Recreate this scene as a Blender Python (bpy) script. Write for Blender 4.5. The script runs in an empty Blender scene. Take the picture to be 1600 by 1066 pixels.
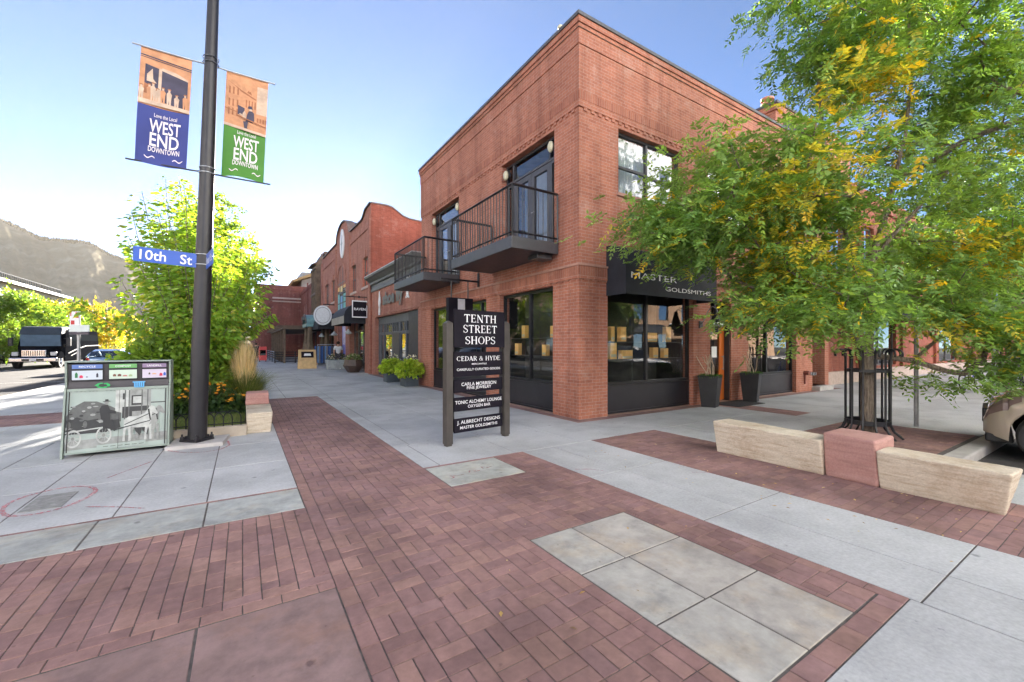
import bpy, math, random
import numpy as np
from mathutils import Vector, Matrix
R = math.radians
rnd = random.Random(7)
S = bpy.context.scene
COL = S.collection

# ------------------------------------------------------------------ camera
H = 1.53
cam_d = bpy.data.cameras.new("camera")
cam = bpy.data.objects.new("camera", cam_d); COL.objects.link(cam)
cam.location = (0, 0, H)
cam.rotation_euler = (R(90), 0, -math.atan2(.5387, .8425))
cam_d.sensor_width = 36; cam_d.lens = 658 / 1600 * 36
cam_d.shift_y = 7 / 1600
cam_d.clip_start = .05; cam_d.clip_end = 9000
S.camera = cam
# ------------------------------------------------------------------ light
HAZE_D, HAZE_A = .00003, .15
SUN_EL, SUN_AZ = R(13.0), R(13.0)      # azimuth measured from +Y towards +X
w = bpy.data.worlds.new("World"); S.world = w; w.use_nodes = True
nt = w.node_tree
sky = nt.nodes.new('ShaderNodeTexSky'); sky.sky_type = 'NISHITA'; sky.sun_disc = False
sky.sun_elevation = SUN_EL; sky.sun_rotation = SUN_AZ
sky.air_density = .40; sky.dust_density = .02; sky.ozone_density = 1.7; sky.altitude = 0
nt.nodes['Background'].inputs['Strength'].default_value = .05
nt.links.new(sky.outputs[0], nt.nodes['Background'].inputs['Color'])
sd = bpy.data.lights.new("sun", 'SUN'); sd.energy = 5.0; sd.angle = R(.5); sd.color = (1, .92, .81)
so = bpy.data.objects.new("sun", sd); COL.objects.link(so)
sdir = Vector((math.sin(SUN_AZ) * math.cos(SUN_EL), math.cos(SUN_AZ) * math.cos(SUN_EL), math.sin(SUN_EL)))
so.rotation_euler = sdir.to_track_quat('Z', 'Y').to_euler(); so.location = (0, 0, 60)
S.view_settings.view_transform = 'Standard'; S.view_settings.look = 'None'
S.view_settings.exposure = 3.1; S.view_settings.gamma = 1; S.view_settings.use_curve_mapping = False
S.render.engine = 'CYCLES'
cy = S.cycles
cy.use_denoising = True
cy.max_bounces = 8; cy.diffuse_bounces = 4; cy.glossy_bounces = 4; cy.transparent_max_bounces = 16; cy.transmission_bounces = 4; cy.volume_bounces = 1
cy.sample_clamp_indirect = 8

# ------------------------------------------------------------------ helpers: picture -> place
Rv = np.array([.8425, -.5387]); Fw = np.array([.5387, .8425])
def ray(px, py):
    d = Rv * (px - 800) / 658 + Fw
    return np.array([d[0], d[1], -(py - 540) / 658])
C0 = np.array([0, 0, H])
def G(px, py, z=0):
    r = ray(px, py); return tuple(C0 + (z - H) / r[2] * r)
def ONX(px, py, X):
    r = ray(px, py); return tuple(C0 + X / r[0] * r)
def ONY(px, py, Y):
    r = ray(px, py); return tuple(C0 + Y / r[1] * r)
def AT(px, py, dep):
    return tuple(C0 + dep * ray(px, py))
def RFZ(r, f, z):                       # camera right / forward metres -> world
    return (r * Rv[0] + f * Fw[0], r * Rv[1] + f * Fw[1], z)

# ------------------------------------------------------------------ helpers: materials
def N(t, typ, **kw):
    n = t.nodes.new(typ)
    for k, v in kw.items(): setattr(n, k, v)
    return n
def newmat(name):
    m = bpy.data.materials.new(name); m.use_nodes = True
    t = m.node_tree; p = t.nodes['Principled BSDF']
    return m, t, p
def mixc(t, fac, a, b, mode='MIX'):
    n = N(t, 'ShaderNodeMix', data_type='RGBA', blend_type=mode)
    for s, v in ((0, fac), (6, a), (7, b)):
        if isinstance(v, (int, float)): n.inputs[s].default_value = v
        elif isinstance(v, tuple): n.inputs[s].default_value = (*v[:3], 1)
        else: t.links.new(v, n.inputs[s])
    return n.outputs[2]
def noise(t, vec, scale, detail=4, rough=.55):
    n = N(t, 'ShaderNodeTexNoise'); n.inputs['Scale'].default_value = scale
    n.inputs['Detail'].default_value = detail; n.inputs['Roughness'].default_value = rough
    if vec is not None: t.links.new(vec, n.inputs['Vector'])
    return n.outputs['Fac']
def ramp(t, fac, *stops):
    r = N(t, 'ShaderNodeValToRGB'); e = r.color_ramp.elements
    while len(e) < len(stops): e.new(.5)
    for i, (p, c) in enumerate(stops):
        e[i].position = p; e[i].color = (*c, 1) if isinstance(c, tuple) else (c, c, c, 1)
    t.links.new(fac, r.inputs[0]); return r.outputs[0]
def pos(t): return N(t, 'ShaderNodeNewGeometry').outputs['Position']
def bump(t, p, h, strength=.3, dist=.01):
    b = N(t, 'ShaderNodeBump'); b.inputs['Strength'].default_value = strength; b.inputs['Distance'].default_value = dist
    t.links.new(h, b.inputs['Height']); t.links.new(b.outputs[0], p.inputs['Normal'])
def sc(c, k): return tuple(min(1, x * k) for x in c)
def mat(name, col, rough=.6, var=.2, scale=6, metal=0, bmp=0, bscale=60, spec=.5, coat=0, local=False):
    m, t, p = newmat(name)
    v = N(t, 'ShaderNodeTexCoord').outputs['Object'] if local else pos(t)
    p.inputs['Roughness'].default_value = rough; p.inputs['Metallic'].default_value = metal
    p.inputs['Specular IOR Level'].default_value = spec; p.inputs['Coat Weight'].default_value = coat
    f = noise(t, v, scale)
    f2 = ramp(t, f, (.3, 0.0), (.7, 1.0))
    t.links.new(mixc(t, f2, sc(col, 1 - var), sc(col, 1 + var)), p.inputs['Base Color'])
    if var > .02:
        rr = N(t, 'ShaderNodeMapRange'); rr.inputs['To Min'].default_value = max(.03, rough - .08); rr.inputs['To Max'].default_value = min(1, rough + .08)
        t.links.new(noise(t, v, scale * 3), rr.inputs[0]); t.links.new(rr.outputs[0], p.inputs['Roughness'])
    if bmp: bump(t, p, noise(t, v, bscale), bmp, .008)
    return m
def brickmat(name, c1, c2, mortar, soldier=False, bw=.203, rh=.0677, stain=.25, ms=.0095):
    m, t, p = newmat(name)
    g = pos(t); s = N(t, 'ShaderNodeSeparateXYZ'); t.links.new(g, s.inputs[0])
    a = N(t, 'ShaderNodeMath', operation='ADD'); t.links.new(s.outputs[0], a.inputs[0]); t.links.new(s.outputs[1], a.inputs[1])
    cx = N(t, 'ShaderNodeCombineXYZ')
    if soldier: t.links.new(s.outputs[2], cx.inputs[0]); t.links.new(a.outputs[0], cx.inputs[1])
    else: t.links.new(a.outputs[0], cx.inputs[0]); t.links.new(s.outputs[2], cx.inputs[1])
    b = N(t, 'ShaderNodeTexBrick'); t.links.new(cx.outputs[0], b.inputs['Vector'])
    b.inputs['Scale'].default_value = 1; b.inputs['Brick Width'].default_value = 10 if soldier else bw
    b.inputs['Row Height'].default_value = rh; b.inputs['Mortar Size'].default_value = ms * .5; b.inputs['Mortar Smooth'].default_value = .15
    b.inputs['Bias'].default_value = 0; b.offset = 0 if soldier else .5
    b.inputs['Color1'].default_value = (*c1, 1); b.inputs['Color2'].default_value = (*c2, 1); b.inputs['Mortar'].default_value = (*mortar, 1)
    n1 = ramp(t, noise(t, g, .45, 5), (.3, 1 - stain), (.72, 1 + stain * .3))
    n2 = ramp(t, noise(t, g, 28, 3), (.25, .82), (.75, 1.1))
    c = mixc(t, 1.0, b.outputs['Color'], n1, 'MULTIPLY'); c = mixc(t, 1.0, c, n2, 'MULTIPLY')
    mp = N(t, 'ShaderNodeMapping'); t.links.new(g, mp.inputs[0]); mp.inputs['Scale'].default_value = (1.6, 1.6, .16)
    c = mixc(t, 1.0, c, ramp(t, noise(t, mp.outputs[0], 1.6, 6, .65), (.38, .80), (.56, 1.05)), 'MULTIPLY')
    c = mixc(t, ramp(t, noise(t, g, 1.5, 6, .7), (.56, 0.0), (.74, .35)), c, (.55, .40, .34))
    t.links.new(c, p.inputs['Base Color']); p.inputs['Roughness'].default_value = .85; p.inputs['Specular IOR Level'].default_value = .25
    h = N(t, 'ShaderNodeMath', operation='SUBTRACT'); h.inputs[0].default_value = 1; t.links.new(b.outputs['Fac'], h.inputs[1])
    h2 = N(t, 'ShaderNodeMath', operation='MULTIPLY_ADD'); t.links.new(noise(t, g, 90, 3), h2.inputs[0]); h2.inputs[1].default_value = .3; t.links.new(h.outputs[0], h2.inputs[2])
    bump(t, p, h2.outputs[0], .45, .006)
    return m
def attrmat(name, rough=.85, spec=.3, bmp=.25, bscale=45, var=.25, vscale=14, stains=(1.1, .74, 1.03), spots=0, blotch=None):
    """colour from the mesh attribute Col (every brick or slab has its own), grain and stains over it"""
    m, t, p = newmat(name)
    a = N(t, 'ShaderNodeAttribute'); a.attribute_name = 'Col'; g = pos(t)
    c = mixc(t, 1.0, a.outputs['Color'], ramp(t, noise(t, g, vscale, 6, .65), (.25, 1 - var), (.75, 1 + var * .35)), 'MULTIPLY')
    if blotch:
        c = mixc(t, ramp(t, noise(t, g, 2.3, 7, .68), (.50, 0.0), (.66, .75)), c, mixc(t, 1.0, c, blotch[0], 'MULTIPLY'))
        g2 = N(t, 'ShaderNodeVectorMath', operation='ADD'); t.links.new(g, g2.inputs[0]); g2.inputs[1].default_value = (7.3, 2.1, 0)
        c = mixc(t, ramp(t, noise(t, g2.outputs[0], 3.1, 7, .7), (.52, 0.0), (.68, .8)), c, mixc(t, 1.0, c, blotch[1], 'MULTIPLY'))
    c = mixc(t, 1.0, c, ramp(t, noise(t, g, stains[0], 7, .65), (.38, stains[1]), (.58, stains[2])), 'MULTIPLY')
    if spots:
        for sc_, th, k in ((2.6, .06, .58), (6.5, .06, .74)):
            v = N(t, 'ShaderNodeTexVoronoi'); v.inputs['Scale'].default_value = sc_; v.inputs['Randomness'].default_value = 1
            wv = N(t, 'ShaderNodeVectorMath', operation='ADD'); nz_ = N(t, 'ShaderNodeTexNoise'); nz_.inputs['Scale'].default_value = 30; t.links.new(g, nz_.inputs['Vector'])
            ms_ = N(t, 'ShaderNodeVectorMath', operation='SCALE'); t.links.new(nz_.outputs['Color'], ms_.inputs[0]); ms_.inputs['Scale'].default_value = .03
            t.links.new(g, wv.inputs[0]); t.links.new(ms_.outputs[0], wv.inputs[1]); t.links.new(wv.outputs[0], v.inputs['Vector'])
            c = mixc(t, 1.0, c, ramp(t, v.outputs['Distance'], (th * .7, k), (th * 1.3, 1.0)), 'MULTIPLY')
    t.links.new(c, p.inputs['Base Color']); p.inputs['Roughness'].default_value = rough; p.inputs['Specular IOR Level'].default_value = spec
    bump(t, p, noise(t, g, bscale, 5, .7), bmp, .006)
    return m
def leafmat(name, trans=.45, rough=.5):
    m, t, p = newmat(name)
    a = N(t, 'ShaderNodeAttribute'); a.attribute_name = 'Col'
    t.links.new(a.outputs['Color'], p.inputs['Base Color']); p.inputs['Roughness'].default_value = rough; p.inputs['Specular IOR Level'].default_value = .5
    tr = N(t, 'ShaderNodeBsdfTranslucent')
    br = mixc(t, 1.0, a.outputs['Color'], (1.9, 1.7, .7), 'MULTIPLY'); t.links.new(br, tr.inputs['Color'])
    mx = N(t, 'ShaderNodeMixShader'); mx.inputs[0].default_value = trans
    t.links.new(p.outputs[0], mx.inputs[1]); t.links.new(tr.outputs[0], mx.inputs[2])
    t.links.new(mx.outputs[0], t.nodes['Material Output'].inputs['Surface'])
    return m
def glassmat(name, tint=(.84, .87, .86), base=.13, power=3.5, wob=.0):
    m, t, p = newmat(name); t.nodes.remove(p)
    lw = N(t, 'ShaderNodeLayerWeight'); lw.inputs[0].default_value = .5
    pw = N(t, 'ShaderNodeMath', operation='POWER'); t.links.new(lw.outputs['Facing'], pw.inputs[0]); pw.inputs[1].default_value = power
    ma = N(t, 'ShaderNodeMath', operation='MULTIPLY_ADD'); t.links.new(pw.outputs[0], ma.inputs[0]); ma.inputs[1].default_value = .85; ma.inputs[2].default_value = base; ma.use_clamp = True
    tr = N(t, 'ShaderNodeBsdfTransparent'); tr.inputs[0].default_value = (*tint, 1)
    gl = N(t, 'ShaderNodeBsdfGlossy'); gl.inputs['Roughness'].default_value = .0; gl.inputs[0].default_value = (.95, .97, 1, 1)
    b = N(t, 'ShaderNodeBump'); b.inputs['Strength'].default_value = .05; b.inputs['Distance'].default_value = .02
    t.links.new(noise(t, pos(t), 1.2, 2), b.inputs['Height']); t.links.new(b.outputs[0], gl.inputs['Normal'])
    mx = N(t, 'ShaderNodeMixShader'); t.links.new(ma.outputs[0], mx.inputs[0]); t.links.new(tr.outputs[0], mx.inputs[1]); t.links.new(gl.outputs[0], mx.inputs[2])
    t.links.new(mx.outputs[0], t.nodes['Material Output'].inputs['Surface'])
    return m
def emis(name, col, st):
    m, t, p = newmat(name); p.inputs['Base Color'].default_value = (*col, 1)
    p.inputs['Emission Color'].default_value = (*col, 1); p.inputs['Emission Strength'].default_value = st
    return m

BR = brickmat('corner_brick', (.48, .19, .122), (.38, .145, .095), (.47, .30, .245))
BRS = brickmat('corner_soldier_brick', (.44, .172, .11), (.335, .124, .082), (.40, .25, .205), soldier=True)
BR2 = brickmat('neighbour_brick', (.42, .185, .135), (.34, .14, .105), (.38, .22, .16), stain=.18)
BR3 = brickmat('red_side_brick', (.37, .115, .075), (.30, .09, .06), (.31, .15, .11), stain=.18)
BR4 = brickmat('far_brick', (.27, .095, .075), (.21, .075, .06), (.24, .13, .11), stain=.2)
BR5 = brickmat('opposite_brick', (.50, .30, .20), (.42, .25, .16), (.40, .28, .2), stain=.2)
BLACK = mat('black_painted_metal', (.010, .010, .013), .42, .25, 9, bmp=.05)
PANEL = mat('black_bulkhead_paint', (.022, .021, .027), .38, .2, 2)
DARKGREY = mat('dark_grey_metal', (.045, .044, .05), .45, .2, 5)
GREY = mat('grey_painted_wood', (.085, .09, .105), .5, .15, 4)
COPING = mat('coping_metal', (.075, .075, .08), .45, .15, 3)
STONE = mat('cap_stone', (.46, .36, .31), .8, .15, 8, bmp=.2)
AWN = mat('black_awning_canvas', (.011, .014, .022), .75, .25, 3, bmp=.2, bscale=240)
WHITE = mat('white_paint', (.75, .75, .75), .5, .05, 4)
SIGNTXT = mat('sign_lettering', (.78, .78, .80), .5, .03, 4)
SIGNBLK = mat('sign_board_black', (.010, .008, .014), .6, .15, 3, spec=.15)
POSTBR = mat('bronze_sign_post', (.055, .047, .042), .5, .2, 6, bmp=.1)
CREAM = mat('globe_lamp_glass', (.50, .47, .33), .35, .05, 4)
ORANGE = mat('orange_door_paint', (.70, .17, .025), .4, .08, 3)
CURT = mat('white_curtain', (.40, .44, .48), .9, .08, 5)
INTER = mat('shop_interior', (.03, .028, .025), .8, .4, 1.2)
INTFL = mat('shop_floor', (.05, .04, .03), .5, .3, 2)
AMBER = mat('amber_display_box', (.85, .48, .14), .55, .12, 9)
GLASS = glassmat('shop_window_glass', base=.06)
GLASSU = glassmat('upper_window_glass', (.80, .83, .86), .05, 3)
GLASSC = glassmat('car_glass', (.12, .14, .15), .12, 3)
STEEL = mat('galvanised_steel', (.38, .39, .40), .42, .15, 8, metal=.7)
CHROME = mat('chrome', (.75, .76, .78), .12, .03, 4, metal=1)
RUBBER = mat('tyre_rubber', (.018, .018, .018), .8, .2, 10)
BARK, _t, _p = newmat('tree_bark')
_m = N(_t, 'ShaderNodeMapping'); _t.links.new(pos(_t), _m.inputs[0]); _m.inputs['Scale'].default_value = (1, 1, .14)
_n = noise(_t, _m.outputs[0], 42, 6, .7); _t.links.new(ramp(_t, _n, (.32, (.055, .042, .032)), (.5, (.19, .15, .115)), (.72, (.34, .28, .22))), _p.inputs['Base Color']); _p.inputs['Roughness'].default_value = .95
bump(_t, _p, _n, 1.0, .03)
TWIG = mat('twig_bark', (.11, .095, .07), .9, .3, 9)
SOIL = mat('bed_soil', (.075, .055, .04), .95, .4, 9, bmp=.8, bscale=30)
LEAF = leafmat('honey_locust_leaves')
LEAF2 = leafmat('maple_leaves', .42)
PLANT = leafmat('bedding_leaves', .35)
ASPH = mat('street_concrete', (.085, .08, .078), .9, .22, 2.2, bmp=.5, bscale=140, spec=.1)
PAVER = attrmat('clay_pavers', stains=(.9, .70, 1.06), spots=1)
SLAB = attrmat('concrete_slabs', .9, .12, .16, 110, .22, 38, (.75, .80, 1.05), 1)
FLAG = attrmat('sandstone_flags', .85, .2, .4, 18, .28, 7, (1.3, .80, 1.06), 1, ((1.12, 1.0, .86), (.68, .70, .72)))
JOINT = mat('joint_sand', (.095, .084, .078), .95, .3, 20)
KERB = mat('kerb_concrete', (.42, .40, .385), .9, .15, 5, bmp=.15, spec=.15)
TERR = mat('terrain', (.10, .10, .07), .95, .3, .05)

# ------------------------------------------------------------------ helpers: meshes and objects
_txt = {}
def text_mesh(body, bold=0.0):
    k = (body, bold)
    if k not in _txt:
        c = bpy.data.curves.new('lettering_curve', 'FONT'); c.body = body; c.size = 1; c.align_x = 'CENTER'; c.align_y = 'CENTER'
        c.offset = bold; c.resolution_u = 3
        o = bpy.data.objects.new('lettering_tmp', c); COL.objects.link(o)
        dg = bpy.context.evaluated_depsgraph_get(); me = bpy.data.meshes.new_from_object(o.evaluated_get(dg))
        _txt[k] = ([(v.co.x, v.co.y) for v in me.vertices], [tuple(p.vertices) for p in me.polygons])
        bpy.data.objects.remove(o); bpy.data.meshes.remove(me); bpy.data.curves.remove(c)
    return _txt[k]
class MB:
    def __init__(s): s.v = []; s.f = []; s.m = []; s.c = None; s.mi = 0
    def add(s, vs, fs):
        n = len(s.v); s.v += [tuple(map(float, x)) for x in vs]
        for f in fs: s.f.append(tuple(n + i for i in f)); s.m.append(s.mi)
        return s
    def box(s, x0, x1, y0, y1, z0, z1):
        x0, x1 = sorted((x0, x1)); y0, y1 = sorted((y0, y1)); z0, z1 = sorted((z0, z1))
        return s.add([(x0, y0, z0), (x1, y0, z0), (x1, y1, z0), (x0, y1, z0), (x0, y0, z1), (x1, y0, z1), (x1, y1, z1), (x0, y1, z1)],
                     [(0, 3, 2, 1), (4, 5, 6, 7), (0, 1, 5, 4), (1, 2, 6, 5), (2, 3, 7, 6), (3, 0, 4, 7)])
    def pb(s, pl, u0, u1, d0, d1, z0, z1):              # box given on a facade plane: u along it, d into it
        a, p, sg = pl
        e0, e1 = p + sg * d0, p + sg * d1
        return s.box(e0, e1, u0, u1, z0, z1) if a == 'X' else s.box(u0, u1, e0, e1, z0, z1)
    def pt(s, pl, u, d, z):
        a, p, sg = pl
        return (p + sg * d, u, z) if a == 'X' else (u, p + sg * d, z)
    def tube(s, pts, r, seg=8, cap=True):
        pts = [Vector(p) for p in pts]; n = len(pts)
        rs = r if isinstance(r, (list, tuple)) else [r] * n
        vs = []; up = None
        for i, p in enumerate(pts):
            d = (pts[min(i + 1, n - 1)] - pts[max(i - 1, 0)]).normalized()
            if up is None: up = d.orthogonal().normalized()
            up = (up - d * up.dot(d))
            up = up.normalized() if up.length > 1e-6 else d.orthogonal().normalized()
            b = d.cross(up)
            for k in range(seg):
                a = 2 * math.pi * (k + .5) / seg
                vs.append(p + (up * math.cos(a) + b * math.sin(a)) * rs[i])
        fs = [(i * seg + k, i * seg + (k + 1) % seg, (i + 1) * seg + (k + 1) % seg, (i + 1) * seg + k) for i in range(n - 1) for k in range(seg)]
        if cap: fs += [tuple(range(seg - 1, -1, -1)), tuple((n - 1) * seg + k for k in range(seg))]
        return s.add(vs, fs)
    def bar(s, a, b, w, h=None):                        # square bar
        return s.tube([a, b], (h or w) * .7071, 4)
    def lathe(s, c, prof, seg=24):                      # prof [(r,z)...]
        vs = []; n = len(prof)
        for r, z in prof:
            for k in range(seg):
                a = 2 * math.pi * k / seg; vs.append((c[0] + r * math.cos(a), c[1] + r * math.sin(a), c[2] + z))
        fs = [(i * seg + k, i * seg + (k + 1) % seg, (i + 1) * seg + (k + 1) % seg, (i + 1) * seg + k) for i in range(n - 1) for k in range(seg)]
        fs += [tuple(range(seg - 1, -1, -1)), tuple((n - 1) * seg + k for k in range(seg))]
        return s.add(vs, fs)
    def ell(s, c, rx, ry, rz, seg=14, rings=9, M=None):
        vs = []
        for i in range(rings + 1):
            th = math.pi * i / rings
            for k in range(seg):
                a = 2 * math.pi * k / seg
                v = Vector((rx * math.sin(th) * math.cos(a), ry * math.sin(th) * math.sin(a), rz * math.cos(th)))
                if M: v = M @ v
                vs.append((c[0] + v[0], c[1] + v[1], c[2] + v[2]))
        return s.add(vs, [(i * seg + k, (i + 1) * seg + k, (i + 1) * seg + (k + 1) % seg, i * seg + (k + 1) % seg) for i in range(rings) for k in range(seg)])
    def prism(s, poly, o, ax, ay, az):                  # polygon in (ax, ay) extruded along az
        o, ax, ay, az = map(Vector, (o, ax, ay, az)); n = len(poly)
        vs = [o + ax * x + ay * y for x, y in poly]; vs += [v + az for v in vs]
        return s.add(vs, [tuple(range(n - 1, -1, -1)), tuple(range(n, 2 * n))] + [(i, (i + 1) % n, n + (i + 1) % n, n + i) for i in range(n)])
    def text(s, body, o, right, up, size, xs=1.0, bold=0.0, out=.003, width=None):
        vs, fs = text_mesh(body, bold)
        if not vs: return s
        xa = [v[0] for v in vs]; ya = [v[1] for v in vs]
        cx, cyy = (min(xa) + max(xa)) / 2, (min(ya) + max(ya)) / 2
        if width: xs = width / ((max(xa) - min(xa)) * size)
        o, right, up = Vector(o), Vector(right), Vector(up); nrm = right.cross(up)
        return s.add([o + right * ((x - cx) * size * xs) + up * ((y - cyy) * size) + nrm * out for x, y in vs], fs)
    def wall(s, pl, u0, u1, z0, z1, holes=(), reveal=.3):
        us = sorted({u0, u1, *[x for h in holes for x in h[:2]]}); zs = sorted({z0, z1, *[x for h in holes for x in h[2:4]]})
        for i in range(len(us) - 1):
            for j in range(len(zs) - 1):
                cu, cz = (us[i] + us[i + 1]) / 2, (zs[j] + zs[j + 1]) / 2
                if any(h[0] < cu < h[1] and h[2] < cz < h[3] for h in holes): continue
                s.add([s.pt(pl, us[i], 0, zs[j]), s.pt(pl, us[i + 1], 0, zs[j]), s.pt(pl, us[i + 1], 0, zs[j + 1]), s.pt(pl, us[i], 0, zs[j + 1])], [(0, 1, 2, 3)])
        for h in holes:
            a, b, c, d = h[:4]; rv = h[4] if len(h) > 4 else reveal
            for (p, q) in (((a, c), (a, d)), ((a, d), (b, d)), ((b, d), (b, c)), ((b, c), (a, c))):
                s.add([s.pt(pl, p[0], 0, p[1]), s.pt(pl, q[0], 0, q[1]), s.pt(pl, q[0], rv, q[1]), s.pt(pl, p[0], rv, p[1])], [(0, 1, 2, 3)])
        return s
    def build(s, name, mats, parent=None, smooth=False, bevel=0, local=False, attrs=None):
        me = bpy.data.meshes.new(name)
        off = (0, 0, 0)
        if parent is not None and not local:
            r = parent
            while r.parent: r = r.parent
            off = r.location
        me.from_pydata([(x - off[0], y - off[1], z - off[2]) for x, y, z in s.v], [], s.f)
        for mm in (mats if isinstance(mats, (list, tuple)) else [mats]): me.materials.append(mm)
        if any(s.m): me.polygons.foreach_set('material_index', s.m)
        if s.c is not None:
            ca = me.color_attributes.new('Col', 'FLOAT_COLOR', 'POINT')
            ca.data.foreach_set('color', np.asarray(s.c, dtype=np.float32).ravel())
        if smooth:
            if smooth is True: me.shade_smooth()
            else: me.shade_smooth(); me.set_sharp_from_angle(angle=R(smooth))
        me.update()
        o = bpy.data.objects.new(name, me); COL.objects.link(o)
        if parent is not None: o.parent = parent
        if bevel:
            b = o.modifiers.new('bevel', 'BEVEL'); b.width = bevel; b.segments = 2; b.limit_method = 'ANGLE'; b.angle_limit = R(40)
        return o
def tag(o, label=None, cat=None, group=None, kind=None):
    if label: o['label'] = label
    if cat: o['category'] = cat
    if group: o['group'] = group
    if kind: o['kind'] = kind
    return o
def thing(name, label, cat, loc=(0, 0, 0), rz=0, group=None):
    o = bpy.data.objects.new(name, None); COL.objects.link(o); o.location = loc; o.rotation_euler = (0, 0, rz); o.empty_display_size = .2
    return tag(o, label, cat, group)
def copy_tree(o, parent=None):
    c = o.copy(); COL.objects.link(c)
    if parent is not None: c.parent = parent
    for ch in list(o.children): copy_tree(ch, c)
    return c
def struct(o): o['kind'] = 'structure'; return o
def npmesh(name, v, f, m, parent=None, col=None, smooth=False):
    """big meshes (leaves, pavers) straight from numpy arrays"""
    me = bpy.data.meshes.new(name); off = np.zeros(3)
    if parent is not None:
        r = parent
        while r.parent: r = r.parent
        off = np.array(r.location)
    v = np.asarray(v, dtype=np.float32).reshape(-1, 3) - off.astype(np.float32); f = np.asarray(f, dtype=np.int32); k = f.shape[1]
    me.vertices.add(len(v)); me.vertices.foreach_set('co', v.ravel())
    me.loops.add(f.size); me.loops.foreach_set('vertex_index', f.ravel())
    me.polygons.add(len(f)); me.polygons.foreach_set('loop_start', np.arange(0, f.size, k, dtype=np.int32))
    me.update(calc_edges=True); me.validate()
    if col is not None:
        ca = me.color_attributes.new('Col', 'FLOAT_COLOR', 'POINT'); ca.data.foreach_set('color', np.asarray(col, dtype=np.float32).ravel())
    me.materials.append(m)
    me.shade_smooth() if smooth else me.shade_flat()
    o = bpy.data.objects.new(name, me); COL.objects.link(o)
    if parent is not None: o.parent = parent
    return o

XF, YF = 5.843, 6.572
PL = ('X', XF, 1); PR = ('Y', YF, 1)

# ================================================================== SETTING: ground
def gq(o_name, x0, x1, y0, y1, z, m):
    b = MB(); b.add([(x0, y0, z), (x1, y0, z), (x1, y1, z), (x0, y1, z)], [(0, 1, 2, 3)]); return struct(b.build(o_name, m))
gq('ground', -4700, 420, -220, 4800, -.30, TERR)
b = MB(); b.box(-6, 7.62, -9, 140, -.29, -.0055); b.box(7.62, 80, 1.72, 140, -.29, -.0055); struct(b.build('paving_base', JOINT))
# streets (lower than the kerb), sheets 4 mm apart
b = MB()
for x0, x1, y0, y1 in ((-20, -6, -60, 160), (-6, 120, -60, -9), (7.62, 120, -9, 1.72)):
    b.add([(x0, y0, -.135), (x1, y0, -.135), (x1, y1, -.135), (x0, y1, -.135)], [(0, 1, 2, 3)])
struct(b.build('street', ASPH))
b = MB()
b.box(-6.16, -6.0, -9, 140, -.28, .002); b.box(7.62, 80, 1.50, 1.72, -.28, .002); b.box(7.62, 7.80, -9, 1.50, -.28, .002)
b.box(-6.0, 7.78, -9.16, -9, -.28, .002); b.box(-20.2, -20, -9, 160, -.28, .0)
struct(b.build('kerb', KERB, bevel=.02))
b = MB(); b.box(-26, -20.2, -60, 160, -.29, .0); struct(b.build('pavement', KERB))
b = MB(); b.box(-20, 120, -18, -13.2, -.29, 0); struct(b.build('pavement', KERB))
b = MB()
for k in range(18): b.add([(-13.1, -8 + k * 8, -.131), (-12.98, -8 + k * 8, -.131), (-12.98, -5 + k * 8, -.131), (-13.1, -5 + k * 8, -.131)], [(0, 1, 2, 3)])
for k in range(8): b.add([(-9.8 + 0 * k, 22 + k * 5.6, -.131), (-6.2, 22 + k * 5.6, -.131), (-6.2, 22.1 + k * 5.6, -.131), (-9.8, 22.1 + k * 5.6, -.131)], [(0, 1, 2, 3)])
struct(b.build('road_markings', mat('road_paint', (.62, .6, .55), .7, .2, 12)))

class Tiles:
    def __init__(s): s.v = []; s.f = []; s.c = []
    def tile(s, x0, x1, y0, y1, z=0, gap=.0032, ch=.002, col=(.3, .1, .08), dz=.0012, tilt=.001, jit=0.0):
        n = len(s.v) ; z += rnd.uniform(-dz, dz)
        x0 += gap; x1 -= gap; y0 += gap; y1 -= gap
        if x1 - x0 < .012 or y1 - y0 < .012: return
        j = lambda: rnd.uniform(-jit, jit)
        t = [rnd.uniform(-tilt, tilt) for _ in range(4)]
        P = [(x0 + j(), y0 + j()), (x1 + j(), y0 + j()), (x1 + j(), y1 + j()), (x0 + j(), y1 + j())]
        cx, cyy = (x0 + x1) / 2, (y0 + y1) / 2
        for (x, y) in P: s.v.append((x, y, -.02))
        for (x, y) in P: s.v.append((x, y, z - ch * .8))
        for k, (x, y) in enumerate(P): s.v.append((x + (ch if x < cx else -ch), y + (ch if y < cyy else -ch), z + t[k]))
        for k in range(4):
            q = (k + 1) % 4
            s.f += [(n + k, n + q, n + 4 + q, n + 4 + k), (n + 4 + k, n + 4 + q, n + 8 + q, n + 8 + k)]
        s.f.append((n + 8, n + 9, n + 10, n + 11))
        s.c += [(*col, 1)] * 12
    def build(s, name, m): return struct(npmesh(name, s.v, s.f, m, col=s.c))
def pcol():
    base = rnd.choice([(.305, .182, .162), (.285, .168, .155), (.32, .192, .165), (.262, .155, .146), (.285, .172, .164)])
    k = rnd.uniform(.90, 1.09); return tuple(c * k for c in base)
def clip(T, x0, x1, y0, y1, r, **kw):
    a, b2, c, d = max(x0, r[0]), min(x1, r[1]), max(y0, r[2]), min(y1, r[3])
    if b2 - a > .02 and d - c > .02: T.tile(a, b2, c, d, col=pcol(), **kw)
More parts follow.
